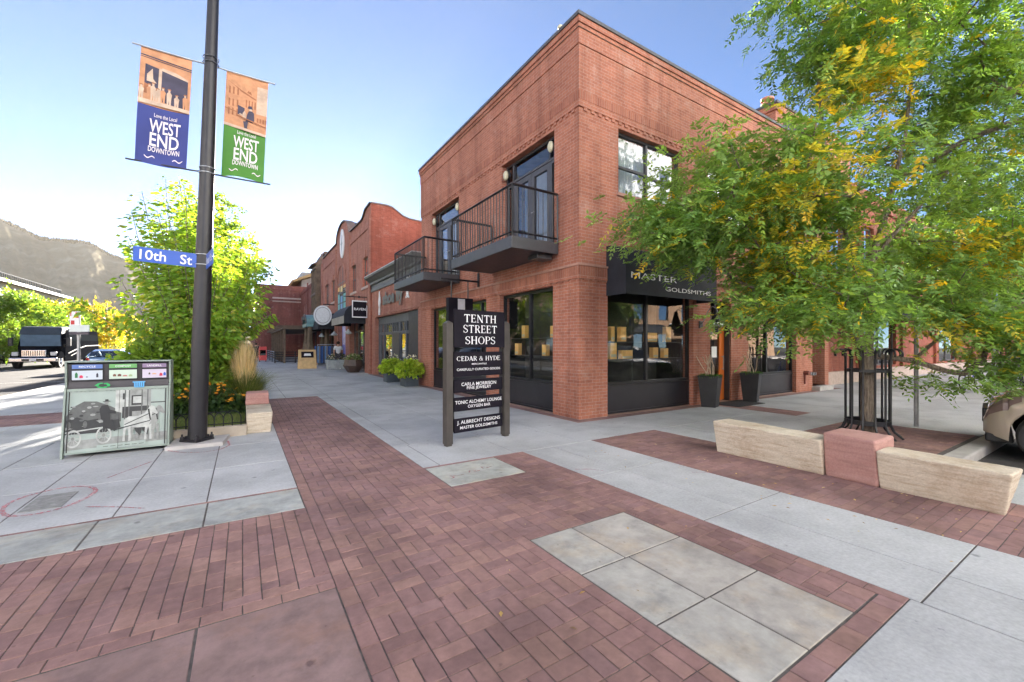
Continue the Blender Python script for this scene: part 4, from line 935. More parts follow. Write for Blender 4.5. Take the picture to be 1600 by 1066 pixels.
# --- pole banners
BLU = mat('banner_blue', (.028, .042, .20), .7, .12, 2, bmp=.15, bscale=7); GRE = mat('banner_green', (.055, .20, .022), .7, .12, 2, bmp=.15, bscale=7)
ORB = mat('banner_sepia', (.50, .24, .12), .7, .2, 9); ORD = mat('banner_dark_sepia', (.30, .115, .05), .7, .25, 9); NAV = mat('banner_dark_blue', (.045, .04, .07), .7, .3, 6)
PALE = mat('banner_pale', (.52, .38, .28), .7, .2, 10); LET = mat('banner_lettering', (.72, .66, .68), .6, .06, 5)
def banner(name, label, sx, base, pic, wt, w, zb, zt, ripple):
    """hangs in the plane Y = const, from the pole outwards in direction sx"""
    y = LP.y; xi = lp(5.2).x + sx * .22; xo = xi + sx * w
    r = thing(name, label, 'banner', (xi, y, zb), group='banners on the lamp post')
    xl, xr = min(xi, xo), max(xi, xo)
    def P(u, v, lift=0):                                   # u 0..1 left to right, v 0..1 bottom to top
        sh_ = -.072 * (1 - v) * 1.0
        return (xl + (xr - xl) * u + sh_ , y - lift - ripple * math.sin(v * 4.2 + u * 1.7) * .5 - ripple * .5 * math.sin(u * 6 + v * 2) * (1 - v), zb + (zt - zb) * v + .03 * (1 - v) * math.sin(math.pi * u) * (-1 if sx < 0 else 1))
    def sheet(mi_name, u0, u1, v0, v1, m, lift, back=False, nu=6, nv=10):
        b = MB(); vs = [P(u0 + (u1 - u0) * i / nu, v0 + (v1 - v0) * j / nv, lift) for j in range(nv + 1) for i in range(nu + 1)]
        fs = [(j * (nu + 1) + i, j * (nu + 1) + i + 1, (j + 1) * (nu + 1) + i + 1, (j + 1) * (nu + 1) + i) for j in range(nv) for i in range(nu)]
        b.add(vs, fs)
        if back: vs2 = [(a, q + .004, c) for a, q, c in vs]; b.add(vs2, [f[::-1] for f in fs])
        return b
    cl = sheet('cloth', 0, 1, 0, 1, base, 0, True, 12, 24).build('cloth', base, r, smooth=True)
    k = [.002]
    def poly(pts, m, name='print'):
        k[0] += .0004; b = MB(); b.add([P(u, v, k[0]) for u, v in pts], [tuple(range(len(pts)))]); prints.setdefault(m.name, [m, MB()])[1].add([P(u, v, k[0]) for u, v in pts], [tuple(range(len(pts)))])
    def grid(u0, u1, v0, v1, m):
        k[0] += .0004; g = sheet('', u0, u1, v0, v1, m, k[0], nu=8, nv=6); e = prints.setdefault(m.name, [m, MB()])[1]; e.add(g.v, g.f)
    prints = {}
    pic(grid, poly)
    allb = MB(); ms = []
    for nm, (m, g) in prints.items(): allb.mi = len(ms); ms.append(m); allb.add(g.v, g.f)
    allb.build('printed_picture', ms, cl)
    lt = MB()
    def line(s, v, hh, wd, u=.54, bold=.015):
        vs, fs = text_mesh(s, bold); xa = [q[0] for q in vs]; ya = [q[1] for q in vs]; W, Hh = max(xa) - min(xa), max(ya) - min(ya)
        lt.add([P(u + ((q[0] - min(xa)) / W - .5) * wd, v + ((q[1] - min(ya)) / Hh - .5) * hh, .006) for q in vs], fs)
    for a in wt: line(*a)
    for sg in (-1, 1):
        pts = [(.54 + sg * (.17 + .2 * t), .058 + .010 * math.sin(t * 7)) for t in [i / 10 for i in range(11)]]
        for i in range(10): (a, c), (d, e) = pts[i], pts[i + 1]; lt.add([P(a, c - .004, .006), P(d, e - .004, .006), P(d, e + .005, .006), P(a, c + .005, .006)], [(0, 1, 2, 3)])
    lt.build('lettering', LET, cl)
    for z, v in ((zt, 1), (zb, 0)):
        pp = lp(z); b = MB(); e = P(0 if sx < 0 else 1, v); b.tube([(pp.x, y, z + .01), (xi, y, z), (e[0] + sx * .10, y - .005, e[2] + (.0 if v else .0))], .012, 8)
        a = b.build('arm', STEEL if v else PM, r)
        b = MB()
        for dz in (-.035, .045): b.tube([lp(z + dz) + Vector((math.cos(t) * .102, math.sin(t) * .102, 0)) for t in [i * math.pi / 6 for i in range(13)]], .007, 6)
        b.build('strap', STEEL, a)
    return r
def pic1(g, p):
    g(0, 1, .50, 1, ORB); p([(0, .93), (1, .90), (1, .91), (0, .94)], NAV); p([(0, .915), (1, .885), (1, .892), (0, .921)], NAV)
    p([(.1, .60), (.1, .86), (.36, .845), (.36, .60)], NAV); p([(.42, .56), (.42, .835), (.94, .79), (.94, .53)], NAV); p([(.42, .835), (.7, .81), (.94, .79), (.94, .805), (.7, .845), (.42, .86)], PALE)
    p([(.36, .55), (.36, .85), (.42, .85), (.42, .55)], PALE); p([(.56, .6), (.56, .76), (.62, .76), (.62, .6)], PALE); p([(.62, .72), (.92, .68), (.92, .69), (.62, .73)], ORB); p([(.14, .77), (.24, .83), (.26, .74), (.33, .71), (.14, .71)], PALE)
    p([(.1, .60), (.36, .60), (.36, .66), (.1, .69)], ORD)
    for i, u in enumerate((.05, .2, .27, .36, .46, .58, .73, .9)):
        h = .125 + .02 * (i % 3) ; v0 = .545 - .02 * (u > .5); m = (PALE, ORB, PALE)[i % 3]
        p([(u - .035, v0), (u - .045, v0 + h * .5), (u - .05, v0 + h * .72), (u - .02, v0 + h * .82), (u + .02, v0 + h * .82), (u + .055, v0 + h * .7), (u + .045, v0 + h * .5), (u + .04, v0), (u + .012, v0), (u, v0 + h * .4), (u - .012, v0)], m)
        p([(u - .02, v0 + h * .82), (u - .02, v0 + h * .95), (u + .02, v0 + h * .95), (u + .02, v0 + h * .82)], PALE); p([(u - .04, v0 + h * .93), (u - .02, v0 + h * 1.0), (u + .02, v0 + h * 1.0), (u + .04, v0 + h * .93)], ORD)
    p([(0, .505), (1, .50), (1, .53), (0, .545)], PALE)
def pic2(g, p):
    g(0, 1, .48, 1, ORB); p([(.02, .94), (.36, .86), (.74, .80), (.72, .79), (.34, .845), (.02, .925)], ORD); p([(.5, .85), (.56, .885), (.62, .83)], ORD)
    g(.74, 1, .66, .93, PALE)
    for u in (.08, .17, .27): 
        for v in (.80, .68, .59): p([(u, v), (u, v + .07), (u + .035, v + .065), (u + .035, v - .004)], ORD)
    for u in (.48, .55, .62, .69): p([(u, .70), (u, .775), (u + .03, .77), (u + .03, .696)], ORD)
    p([(0, .65), (.32, .63), (.32, .622), (0, .642)], ORD); p([(.3, .61), (.3, .70), (.46, .685), (.46, .60)], NAV); p([(.34, .61), (.36, .685), (.42, .68), (.42, .6)], PALE)
    for u in (.76, .83, .9, .96): p([(u, .58), (u, .62), (u + .04, .617), (u + .04, .577)], ORD)
    p([(.3, .60), (1, .55), (1, .54), (.3, .59)], ORD)
    p([(.50, .555), (.52, .62), (.56, .665), (.63, .675), (.69, .655), (.70, .58), (.66, .555), (.56, .56), (.54, .50), (.56, .475), (.43, .465), (.47, .49), (.44, .55)], NAV); p([(.57, .67), (.58, .695), (.63, .695), (.64, .67)], PALE); p([(.53, .69), (.55, .715), (.62, .72), (.66, .69)], NAV)
    p([(.42, .575), (.5, .575), (.5, .63), (.46, .66), (.42, .63)], PALE); p([(0, .48), (1, .45), (1, .475), (0, .505)], PALE)
wt1 = [('WEST', .335, .115, .60), ('END', .215, .115, .56), ('DOWNTOWN', .130, .046, .60), ('Love the Local', .43, .034, .44, .54, .005)]
banner('pole_banner', 'blue and sepia banner hanging on the left of the lamp post', -1, BLU, pic1, wt1, .60, 4.235, 5.935, .03)
banner('pole_banner', 'green and sepia banner hanging on the right of the lamp post', 1, GRE, pic2, wt1, .58, 4.23, 5.935, .05)
# --- street name signs
SB = mat('street_sign_blue', (.018, .085, .42), .35, .06, 3)
r = thing('street_name_sign', 'long blue street name sign reading 10th St left of the lamp post', 'street sign', tuple(lp(2.86)), group='street name signs on the lamp post')
yl = LP.y - .122
b = MB(); q = [ONY(208, 384, yl), ONY(309, 397, yl), ONY(308.5, 420.5, yl), ONY(207.5, 407, yl)]
ml = Vector(q[0]); mr = Vector(q[1]); dn = (Vector(q[3]) - ml); rr_ = (mr - ml)
b.prism([(0, 0), (1, 0), (1, 1), (0, 1)], tuple(ml), tuple(rr_), tuple(dn), (0, .008, 0)); pl_ = b.build('plate', SB, r)
u_ = rr_.normalized(); v_ = -dn.normalized(); v_ = (v_ - u_ * v_.dot(u_)).normalized(); cc = ml + rr_ * .5 + dn * .5
b = MB(); b.text('10th', tuple(cc - u_ * .152), tuple(u_), tuple(v_), .20, width=.30, bold=.012); b.text('St', tuple(cc + u_ * .235 - v_ * .006), tuple(u_), tuple(v_), .20, width=.145, bold=.012)
b.build('lettering', WHITE, pl_)
b = MB()
for z in (2.775, 2.93): b.tube([lp(z) + Vector((math.cos(t) * .118, math.sin(t) * .118, 0)) for t in [i * math.pi / 8 for i in range(17)]], .007, 6)
b.build('strap', STEEL, r)
r = thing('street_name_sign', 'small blue street name sign reading Pearl St right of the lamp post', 'street sign', tuple(lp(2.9)), group='street name signs on the lamp post')
a0 = Vector(AT(322, 409.5, 6.36)); a1 = a0 + Vector((.68 * Rv[0] - .73 * Fw[0], .68 * Rv[1] - .73 * Fw[1], 0)) * .62
uu = (a1 - a0).normalized(); nn_ = uu.cross(Vector((0, 0, 1)))
b = MB(); b.prism([(0, -.11), (1, -.11), (1, .11), (0, .11)], tuple(a0), tuple(a1 - a0), (0, 0, 1), tuple(-nn_ * .008)); pl_ = b.build('plate', SB, r)
b = MB(); b.text('Pearl St', tuple((a0 + a1) / 2), tuple(uu), (0, 0, 1), .15, width=.5, bold=.012, out=.004); b.build('lettering', WHITE, pl_)

# --- three stream waste bin
BINB = mat('bin_dark_brown', (.05, .044, .048), .5, .2, 5); BING = mat('bin_pale_green_frame', (.24, .29, .25), .5, .12, 6)
bn = thing('recycling_bin', 'wide dark street bin with three labelled slots and a historic wagon photo on its front', 'recycling bin', (-1.48, 8.25, 0))
x0, x1 = -2.06, -.92
b = MB(); prof = [(8.03, .05), (8.175, .925), (8.19, .95), (8.21, 1.02), (8.20, 1.27), (8.26, 1.285), (8.44, 1.285), (8.44, .05)]
b.prism([(y, z) for y, z in prof], (x0 + .025, 0, 0), (0, 1, 0), (0, 0, 1), (x1 - x0 - .05, 0, 0)); b.build('body', BINB, bn, bevel=.006)
for xx in (x0, x1 - .022):
    b = MB(); b.prism([(7.985, 0), (8.15, .94), (8.185, .965), (8.17, 1.29), (8.47, 1.29), (8.47, .0), (8.40, 0), (8.40, .06), (8.1, .06), (8.08, 0)], (xx, 0, 0), (0, 1, 0), (0, 0, 1), (.022, 0, 0)); b.build('side_panel', BING, bn, bevel=.003)
b = MB(); b.box(x0, x1, 8.16, 8.48, 1.292, 1.31); b.build('lid', BING, bn, bevel=.004)
sl = Vector((0, 8.175 - 8.03, .925 - .05)); sup = sl.normalized(); snr = Vector((1, 0, 0)).cross(sup)
def bp(u, v, out=.0): return Vector((x0 + .03 + u * (x1 - x0 - .06), 8.03, .05)) + sl * v + snr * out
GR = [mat('print_grey_%s' % n, (c, c * 1.04, c * .98), .5, .25, 12) for n, c in (('white', .40), ('light', .24), ('mid', .085), ('dark', .022), ('black', .01))]
SKYP = mat('print_pale_green', (.30, .36, .325), .5, .06, 6)
pp_ = MB(); lev = [.004]
def bpoly(pts, mi): lev[0] += .00025; pp_.mi = mi; pp_.add([bp(u, v, lev[0]) for u, v in pts], [tuple(range(len(pts)))])
def bell(cu, cv, ru, rv, mi, n=16, a0=0, a1=360): bpoly([(cu + ru * math.cos(R(a0 + (a1 - a0) * k / n)), cv + rv * math.sin(R(a0 + (a1 - a0) * k / n))) for k in range(n if a1 - a0 == 360 else n + 1)], mi)
def bring(cu, cv, ru, rv, wd, mi, n=20):
    lev[0] += .00025; pp_.mi = mi
    for k in range(n):
        a, c = 2 * math.pi * k / n, 2 * math.pi * (k + 1) / n
        pp_.add([bp(cu + ru * f * math.cos(t), cv + rv * f * math.sin(t), lev[0]) for f, t in ((1, a), (1, c), (1 - wd, c), (1 - wd, a))], [(0, 1, 2, 3)])
bpoly([(.0, .0), (1, 0), (1, 1), (0, 1)], 5)
bpoly([(0, .06), (1, .1), (1, .24), (0, .2)], 1); bpoly([(.0, .58), (.06, .72), (.16, .80), (.28, .79), (.42, .70), (.52, .62), (.52, .45), (0, .45)], 2); bpoly([(0, .52), (.1, .56), (.2, .50), (.3, .52), (.3, .42), (0, .42)], 3)
for k in range(26): u, v = rnd.uniform(.03, .4), rnd.uniform(.5, .76); bell(u, v, rnd.uniform(.01, .03), rnd.uniform(.008, .02), rnd.choice([1, 3, 2]), 7)
bpoly([(.46, .62), (.46, .98), (.60, .98), (.60, .55)], 0); bpoly([(.53, .80), (.53, .90), (.56, .90), (.56, .80)], 3); bpoly([(.60, .45), (.60, .97), (.82, .97), (.82, .45)], 1)
bpoly([(.62, .70), (.62, .86), (.735, .86), (.735, .70)], 4); bpoly([(.635, .73), (.635, .84), (.72, .84), (.72, .73)], 0); bpoly([(.61, .60), (.61, .68), (.80, .68), (.80, .60)], 3); bpoly([(.82, .42), (.82, .93), (1, .93), (1, .42)], 5); bpoly([(.82, .72), (.98, .72), (.98, .74), (.82, .74)], 2)
bpoly([(.53, .50), (.53, .68), (.63, .68), (.63, .50)], 3)
for u in (.55, .59, .72, .78): bpoly([(u, .48), (u, .95), (u + .012, .95), (u + .012, .48)], 2)
bpoly([(.0, .30), (.0, .42), (.50, .49), (.52, .36), (.4, .30)], 3); bpoly([(.0, .41), (.33, .50), (.36, .46), (.0, .37)], 1)
for u in (.02, .17): bell(u + .07, .44, .075, .055, 3); bell(u + .01, .44, .02, .055, 2)
bpoly([(.0, .34), (.45, .40), (.46, .385), (.0, .32)], 0)
for cu, cv in ((.075, .23), (.36, .255)):
    bring(cu, cv, .075, .135, .2, 0)
    for k in range(10): a = math.pi * k / 5; bpoly([(cu, cv + .008), (cu + .065 * math.cos(a), cv + .118 * math.sin(a) + .006), (cu + .065 * math.cos(a), cv + .118 * math.sin(a) - .006), (cu, cv - .008)], 0)
    bell(cu, cv, .015, .026, 1)
bpoly([(.33, .50), (.31, .66), (.33, .72), (.39, .73), (.41, .65), (.47, .62), (.47, .58), (.41, .59), (.42, .47)], 4); bell(.375, .765, .022, .032, 1); bpoly([(.34, .785), (.36, .79), (.362, .815), (.392, .815), (.395, .79), (.412, .785), (.412, .778), (.34, .778)], 4); bpoly([(.35, .36), (.35, .49), (.44, .49), (.47, .38), (.47, .30), (.43, .34)], 4)
for ox, mi in ((.075, 1), (0, 0)):                                     # the two horses
    bpoly([(.56 + ox, .30), (.55 + ox, .46), (.60 + ox, .52), (.70 + ox, .52), (.76 + ox, .56), (.80 + ox, .64), (.83 + ox, .68), (.86 + ox, .66), (.90 + ox, .55), (.885 + ox, .53), (.84 + ox, .57), (.825 + ox, .42), (.80 + ox, .34), (.70 + ox, .33), (.62 + ox, .36)], mi)
    for u, s_ in ((.565, -.01), (.60, .012), (.785, -.012), (.815, .01)): bpoly([(u + ox - .016, .36), (u + ox + .02, .38), (u + ox + .012 + s_, .22), (u + ox + .014 + s_, .13), (u + ox - .012 + s_, .13), (u + ox - .008 + s_, .22)], mi)
    bpoly([(.79 + ox, .62), (.815 + ox, .44), (.83 + ox, .44), (.808 + ox, .63)], 4); bpoly([(.56 + ox, .40), (.80 + ox, .55), (.80 + ox, .535), (.56 + ox, .385)], 3)
    bpoly([(.66 + ox, .33), (.67 + ox, .28), (.72 + ox, .2), (.74 + ox, .33)], 3)
bpoly([(.45, .33), (.82, .44), (.82, .425), (.45, .31)], 3); bpoly([(.30, .03), (.30, .105), (.78, .125), (.78, .05)], 5)
for k in range(6): bpoly([(.36 + k * .07, .07), (.36 + k * .07, .078), (.41 + k * .07, .08), (.41 + k * .07, .072)], 2)
for u in (.02, .5, .972): bpoly([(u, .03), (u, .955), (u + (.012 if u != .5 else .004), .955), (u + (.012 if u != .5 else .004), .03)], 4)
pp_.build('photo_panel', GR + [SKYP], bn)
for v0, v1 in ((.955, 1.0), (0, .025)): b = MB(); b.add([bp(0, v0, .018), bp(1, v0, .018), bp(1, v1, .018), bp(0, v1, .018)], [(0, 1, 2, 3)]); b.build('frame_strip', BING, bn)
# three slot labels
W3 = x1 - x0
for i, (nm, c) in enumerate((('RECYCLE', (.10, .17, .42)), ('COMPOST', (.13, .36, .11)), ('LANDFILL', (.24, .17, .27)))):
    ux = x0 + W3 * (.062, .395, .712)[i]; wd = (.31, .30, .275)[i]; yb = 8.195
    b = MB(); b.box(ux - .012, ux + wd + .012, yb - .012, yb - .001, 1.035, 1.272); fr = b.build('slot_frame', mat('slot_black', (.015, .015, .017), .5), bn, bevel=.003)
    b = MB(); b.box(ux, ux + wd, yb - .016, yb - .0125, 1.205, 1.262); b.mi = 1; b.box(ux, ux + wd, yb - .016, yb - .0125, 1.05, 1.178); b.mi = 2
    b.text(nm, (ux + wd / 2, yb - .016, 1.233), (1, 0, 0), (0, 0, 1), .036, width=.17, out=.002, bold=.015)
    lb = b.build('slot_label', [mat('label_%s' % nm.lower(), c, .45, .05), mat('label_pale_%d' % i, ((.50, .55, .60), (.50, .60, .50), (.54, .48, .58))[i], .45, .05), WHITE], fr)
    b = MB()
    if i == 0: sp = [(.04, .05, .028, .075, (.02, .15, .05)), (.085, .045, .035, .04, (.6, .04, .1)), (.15, .05, .02, .02, (.2, .2, .25)), (.255, .05, .022, .06, (.03, .03, .05))]
    elif i == 1: sp = [(.05, .055, .035, .035, (.18, .09, .05)), (.10, .055, .04, .035, (.15, .06, .04)), (.155, .052, .05, .02, (.45, .15, .12)), (.22, .05, .04, .03, (.3, .4, .2))]
    else: sp = [(.08, .07, .02, .03, (.1, .08, .05)), (.12, .07, .05, .02, (.6, .35, .2)), (.205, .045, .035, .045, (.55, .03, .06)), (.25, .05, .03, .05, (.03, .10, .45))]
    ms = []
    for k, (dx, dz, wx, wz, cl) in enumerate(sp):
        b.mi = k; ms.append(mat('icon_%d_%d' % (i, k), cl, .5, .02)); b.prism([(0, 0), (wx, 0), (wx, wz * .7), (wx * .65, wz), (wx * .35, wz), (0, wz * .7)], (ux + dx - .01, yb - .0175, 1.05 + dz - .02), (1, 0, 0), (0, 0, 1), (0, .001, 0))
    b.build('icons', ms, lb)
sb_ = [Vector((0, 8.175, .925)), Vector((0, 8.30, .95)), Vector((0, 8.21, 1.02))]
b = MB(); b.text('RECYCLE   COMPOST   LANDFILL', (-1.49, 8.172, .90), (1, 0, 0), tuple(sup), .05, width=1.0, out=.014); b.build('lettering', mat('bin_dark_letters', (.02, .02, .03), .5), bn)
b = MB()
for k in range(3):
    a0_ = R(90 + 120 * k)
    for j in range(5):
        a, c = a0_ + R(82) * j / 5, a0_ + R(82) * (j + 1) / 5
        b.add([Vector((-1.67, 8.158, .965)) + Vector((1.5 * r_ * math.cos(t), -.012, .75 * r_ * math.sin(t))) for r_, t in ((.030, a), (.052, a), (.052, c), (.030, c))], [(0, 1, 2, 3)])
    c = a0_ + R(82); b.add([Vector((-1.67, 8.158, .965)) + Vector((1.5 * r_ * math.cos(t), -.0125, .75 * r_ * math.sin(t))) for r_, t in ((.022, c), (.060, c), (.041, c + R(32)))], [(0, 1, 2)])
b.build('recycle_emblem', mat('emblem_green', (.03, .36, .10), .5), bn)
b = MB(); 
for k in range(5): b.box(-1.335 + k * .024, -1.318 + k * .024, 8.142, 8.1465, .93, .99)
b.box(-1.35, -1.21, 8.142, 8.147, .99, 1.005); b.box(-1.33, -1.225, 8.142, 8.1465, .918, .93); b.build('bin_emblem', mat('emblem_blue', (.10, .34, .62), .5), bn)

# --- planter kerb, hoop fence, stone seat block
KST = mat('planter_stone', (.40, .34, .27), .85, .15, 5, bmp=.25, bscale=40)
pk = thing('planter_kerb', 'low buff stone edging around the flower bed behind the lamp post', 'kerb', (-1, 8.57, 0))
b = MB()
for xa, xb in ((-1.95, -1.32), (-1.31, -.62), (-.61, .06)): b.box(xa, xb, 8.50, 8.65, -.02, .17 + rnd.uniform(-.004, .004))
b.box(-1.95, -1.80, 8.652, 24, -.02, .16); b.box(.32, .46, 11.4, 24, -.02, .16); b.build('edging', KST, pk, bevel=.012)
struct_s = MB(); struct_s.box(-1.8, .05, 8.65, 11.35, -.02, .12); struct_s.box(-1.8, .32, 11.35, 24, -.02, .12); struct(struct_s.build('planting_bed', SOIL))
hf = thing('hoop_fence', 'low black wrought iron hoop fence on the flower bed edging', 'fence', (-1, 8.57, .17))
for k in range(14):
    xx = -1.9 + k * .125; b = MB()
    yy = 8.575 + (k % 2) * .018
    b.tube([(xx, yy, .165), (xx, yy, .29)] + [(xx + .125 - .125 * math.cos(t), yy, .30 + .12 * math.sin(t)) for t in [math.pi * i / 10 for i in range(11)]] + [(xx + .25, yy, .29), (xx + .25, yy, .165)], .009, 6)
    b.build('hoop', BLACK, hf)
b = MB(); b.bar((-1.92, 8.584, .215), (.04, 8.584, .215), .012); b.build('rail', BLACK, hf)
BST = newmat('buff_bench_stone')
def sandstone(name, c1, c2, c3, sc_=9, dirt=(.16, .11, .075)):
    m, t, p = newmat(name); g = pos(t); mp = N(t, 'ShaderNodeMapping'); t.links.new(g, mp.inputs[0]); mp.inputs['Scale'].default_value = (.35, .35, 3.2)
    f = noise(t, mp.outputs[0], sc_, 6, .6); c = ramp(t, f, (.30, c1), (.5, c2), (.72, c3)); c = mixc(t, 1.0, c, ramp(t, noise(t, mp.outputs[0], sc_ * 2.7, 3, .5), (.30, .84), (.46, 1.0)), 'MULTIPLY')
    st = ramp(t, noise(t, g, 1.7, 6, .7), (.52, 0.0), (.72, .55)); c = mixc(t, st, c, mixc(t, 1.0, c, tuple(min(1, q * 3.2) for q in dirt), 'MULTIPLY'))
    c = mixc(t, 1.0, c, ramp(t, noise(t, g, 60, 3), (.3, .86), (.7, 1.06)), 'MULTIPLY')
    t.links.new(c, p.inputs['Base Color']); p.inputs['Roughness'].default_value = .85
    h = N(t, 'ShaderNodeMath', operation='ADD'); t.links.new(f, h.inputs[0]); t.links.new(noise(t, g, 35, 5), h.inputs[1]); bump(t, p, h.outputs[0], .5, .012); return m
BUFF = sandstone('buff_sandstone', (.46, .37, .27), (.58, .50, .39), (.66, .59, .48)); PINK = sandstone('pink_sandstone', (.36, .18, .155), (.42, .23, .20), (.47, .28, .245), 3, (.25, .2, .2))
def block(name, m, P, bev=.02):                         # eight corners: bottom four, top four
    b = MB(); b.add(P, [(3, 2, 1, 0), (4, 5, 6, 7), (0, 1, 5, 4), (1, 2, 6, 5), (2, 3, 7, 6), (3, 0, 4, 7)]); 
    o = b.build(name, m, bevel=bev); o.modifiers['bevel'].segments = 3
    s1 = o.modifiers.new('grid', 'SUBSURF'); s1.subdivision_type = 'SIMPLE'; s1.levels = s1.render_levels = 5
    for sc_, st_ in ((.30, .009), (.05, .006)):
        tx_ = bpy.data.textures.new('stone_roughness', 'CLOUDS'); tx_.noise_scale = sc_; tx_.noise_depth = 3
        dm = o.modifiers.new('rough', 'DISPLACE'); dm.texture = tx_; dm.strength = st_; dm.mid_level = .5; dm.texture_coords = 'LOCAL'
    return o
# bench: two buff lengths either side of the pink block
def bl(y0, y1, ft0, ft1, h0, h1, e0=0, e1=0, wd=.40): 
    return [(5.78, y0, -.01), (5.78 + wd - .1, y0 + .02, -.01), (5.78 + wd - .1, y1, -.01), (5.78, y1, -.01), (ft0, y0 - e0, h0), (ft0 + wd, y0 - e0 - .02, h0), (ft1 + wd, y1 + e1, h1), (ft1, y1 + e1, h1)]
tag(block('stone_bench', BUFF, bl(.80, 1.69, 5.63, 5.66, .405, .415, .06, 0, .38)), 'buff sandstone bench block nearest the viewer, right of the pink block', 'bench', 'sandstone bench blocks')
tag(block('stone_bench', BUFF, bl(2.21, 3.54, 5.68, 5.74, .42, .44, 0, .04, .40)), 'buff sandstone bench block running from the pink block towards the shop windows', 'bench', 'sandstone bench blocks')
tag(block('stone_block', PINK, [(5.76, 1.693, -.01), (6.28, 1.70, -.01), (6.28, 2.205, -.01), (5.80, 2.205, -.01), (5.67, 1.692, .505), (6.26, 1.692, .505), (6.26, 2.207, .515), (5.74, 2.207, .515)], .03), 'taller pink sandstone block between two buff bench lengths in front of the caged tree', 'stone block')
tag(block('stone_ledge', BUFF, [(.06, 8.62, -.01), (.42, 8.62, -.01), (.47, 11.35, -.01), (.07, 11.35, -.01), (.05, 8.55, .36), (.45, 8.55, .36), (.49, 11.3, .36), (.05, 11.3, .36)]), 'buff stone seat ledge beside the flower bed at the end of the hoop fence', 'bench')
tag(block('stone_block', PINK, [(.04, 9.75, .362), (.45, 9.75, .362), (.46, 10.3, .362), (.05, 10.3, .362), (.05, 9.78, .585), (.44, 9.78, .585), (.45, 10.27, .585), (.06, 10.27, .585)], .02), 'small pink stone block on top of the buff seat beside the flower bed', 'stone block')

# --- pots beside the orange door, mat, lamp, standpipe
POT = mat('black_planter', (.022, .022, .025), .5, .2, 6)
def tapered_pot(x, y, lab, wt=.235, wb=.165, h=.78):
    r = thing('tall_planter', lab, 'planter', (x, y, 0), R(18), 'tall black planters beside the orange door')
    b = MB(); P = [(-wb, -wb, 0), (wb, -wb, 0), (wb, wb, 0), (-wb, wb, 0), (-wt, -wt, h), (wt, -wt, h), (wt, wt, h), (-wt, wt, h), (-wt + .03, -wt + .03, h), (wt - .03, -wt + .03, h), (wt - .03, wt - .03, h), (-wt + .03, wt - .03, h), (-wt + .03, -wt + .03, h - .07), (wt - .03, -wt + .03, h - .07), (wt - .03, wt - .03, h - .07), (-wt + .03, wt - .03, h - .07)]
    b.add(P, [(3, 2, 1, 0), (0, 1, 5, 4), (1, 2, 6, 5), (2, 3, 7, 6), (3, 0, 4, 7), (4, 5, 9, 8), (5, 6, 10, 9), (6, 7, 11, 10), (7, 4, 8, 11), (8, 9, 13, 12), (9, 10, 14, 13), (10, 11, 15, 14), (11, 8, 12, 15), (12, 13, 14, 15)])
    b.build('pot', POT, r, local=True, bevel=.008)
    v, c, f = [], [], []
    for _ in range(900):
        px, py = rnd.uniform(-wt, wt) * .98, rnd.uniform(-wt, wt) * .98; l = rnd.uniform(.06, .14); a = rnd.uniform(0, 6.28); o = rnd.uniform(.2, .9); n = len(v)
        d = Vector((math.cos(a) * o, math.sin(a) * o, 1)).normalized() * l; s_ = Vector((-math.sin(a), math.cos(a), 0)) * .006
        p = Vector((px, py, h - .06)); v += [p - s_, p + s_, p + d * .6 + s_ * 1.3, p + d + Vector((0, 0, -.01))]; f.append((n, n + 1, n + 2, n + 3)); k = rnd.uniform(.6, 1.3); c += [(.05 * k, .13 * k, .02 * k, 1)] * 4
    o = npmesh('greenery', [tuple(q) for q in v], f, PLANT, col=c); o.parent = r
    b = MB()
    for k in range(9):
        a = rnd.uniform(0, 6.28); q = Vector((rnd.uniform(-.09, .09), rnd.uniform(-.09, .09), h - .05)); pts = [q]; dr = Vector((.12 * math.cos(a), .12 * math.sin(a), 1)).normalized()
        for i in range(7): dr = (dr + Vector((rnd.uniform(-.35, .35), rnd.uniform(-.35, .35), .1))).normalized(); pts.append(pts[-1] + dr * rnd.uniform(.06, .11))
        if k % 3 == 0: pts.append(pts[-1] + Vector((rnd.uniform(-.12, .12), rnd.uniform(-.12, .12), -.06)))
        b.tube(pts, [.014] * 2 + [.011] * (len(pts) - 3) + [.006], 6)
    b.build('branches', mat('bleached_branch', (.50, .40, .29), .8, .2, 20), r, local=True, smooth=True)
tapered_pot(9.87, 6.22, 'tall black planter with bleached branches left of the orange door'); tapered_pot(11.78, 6.22, 'tall black planter with bleached branches right of the orange door')
b = MB(); b.box(10.35, 11.6, 5.75, 6.5, .003, .016); tag(b.build('door_mat', mat('black_mat', (.02, .02, .022), .95, .3, 40, bmp=.6, bscale=200), bevel=.004), 'black door mat on the paving in front of the orange door', 'door mat')
wl = thing('wall_lamp', 'dark barn style wall lamp with clear glass on the pier left of the orange door', 'wall lamp', (10.1, YF, 2.1))
b = MB(); b.box(9.93, 10.07, YF - .03, YF, 1.98, 2.16); b.build('back_plate', BLACK, wl, bevel=.004)
b = MB(); b.tube([(10, YF - .03, 2.08), (10, YF - .12, 2.2), (10, YF - .22, 2.42), (10.0, YF - .34, 2.52), (10.0, YF - .42, 2.46)], .012, 8); b.build('arm', STEEL, wl, smooth=True)
b = MB(); b.lathe((10.0, YF - .42, 0), [(.035, 2.46), (.05, 2.40), (.085, 2.26), (.12, 2.17), (.12, 2.15)], 18); b.build('shade', PM, wl, smooth=30)
b = MB(); b.lathe((10.0, YF - .42, 0), [(.10, 2.15), (.19, 2.10), (.20, 2.05), (.16, 1.99), (.06, 1.96)], 20); b.build('globe', CHROME, wl, smooth=40)
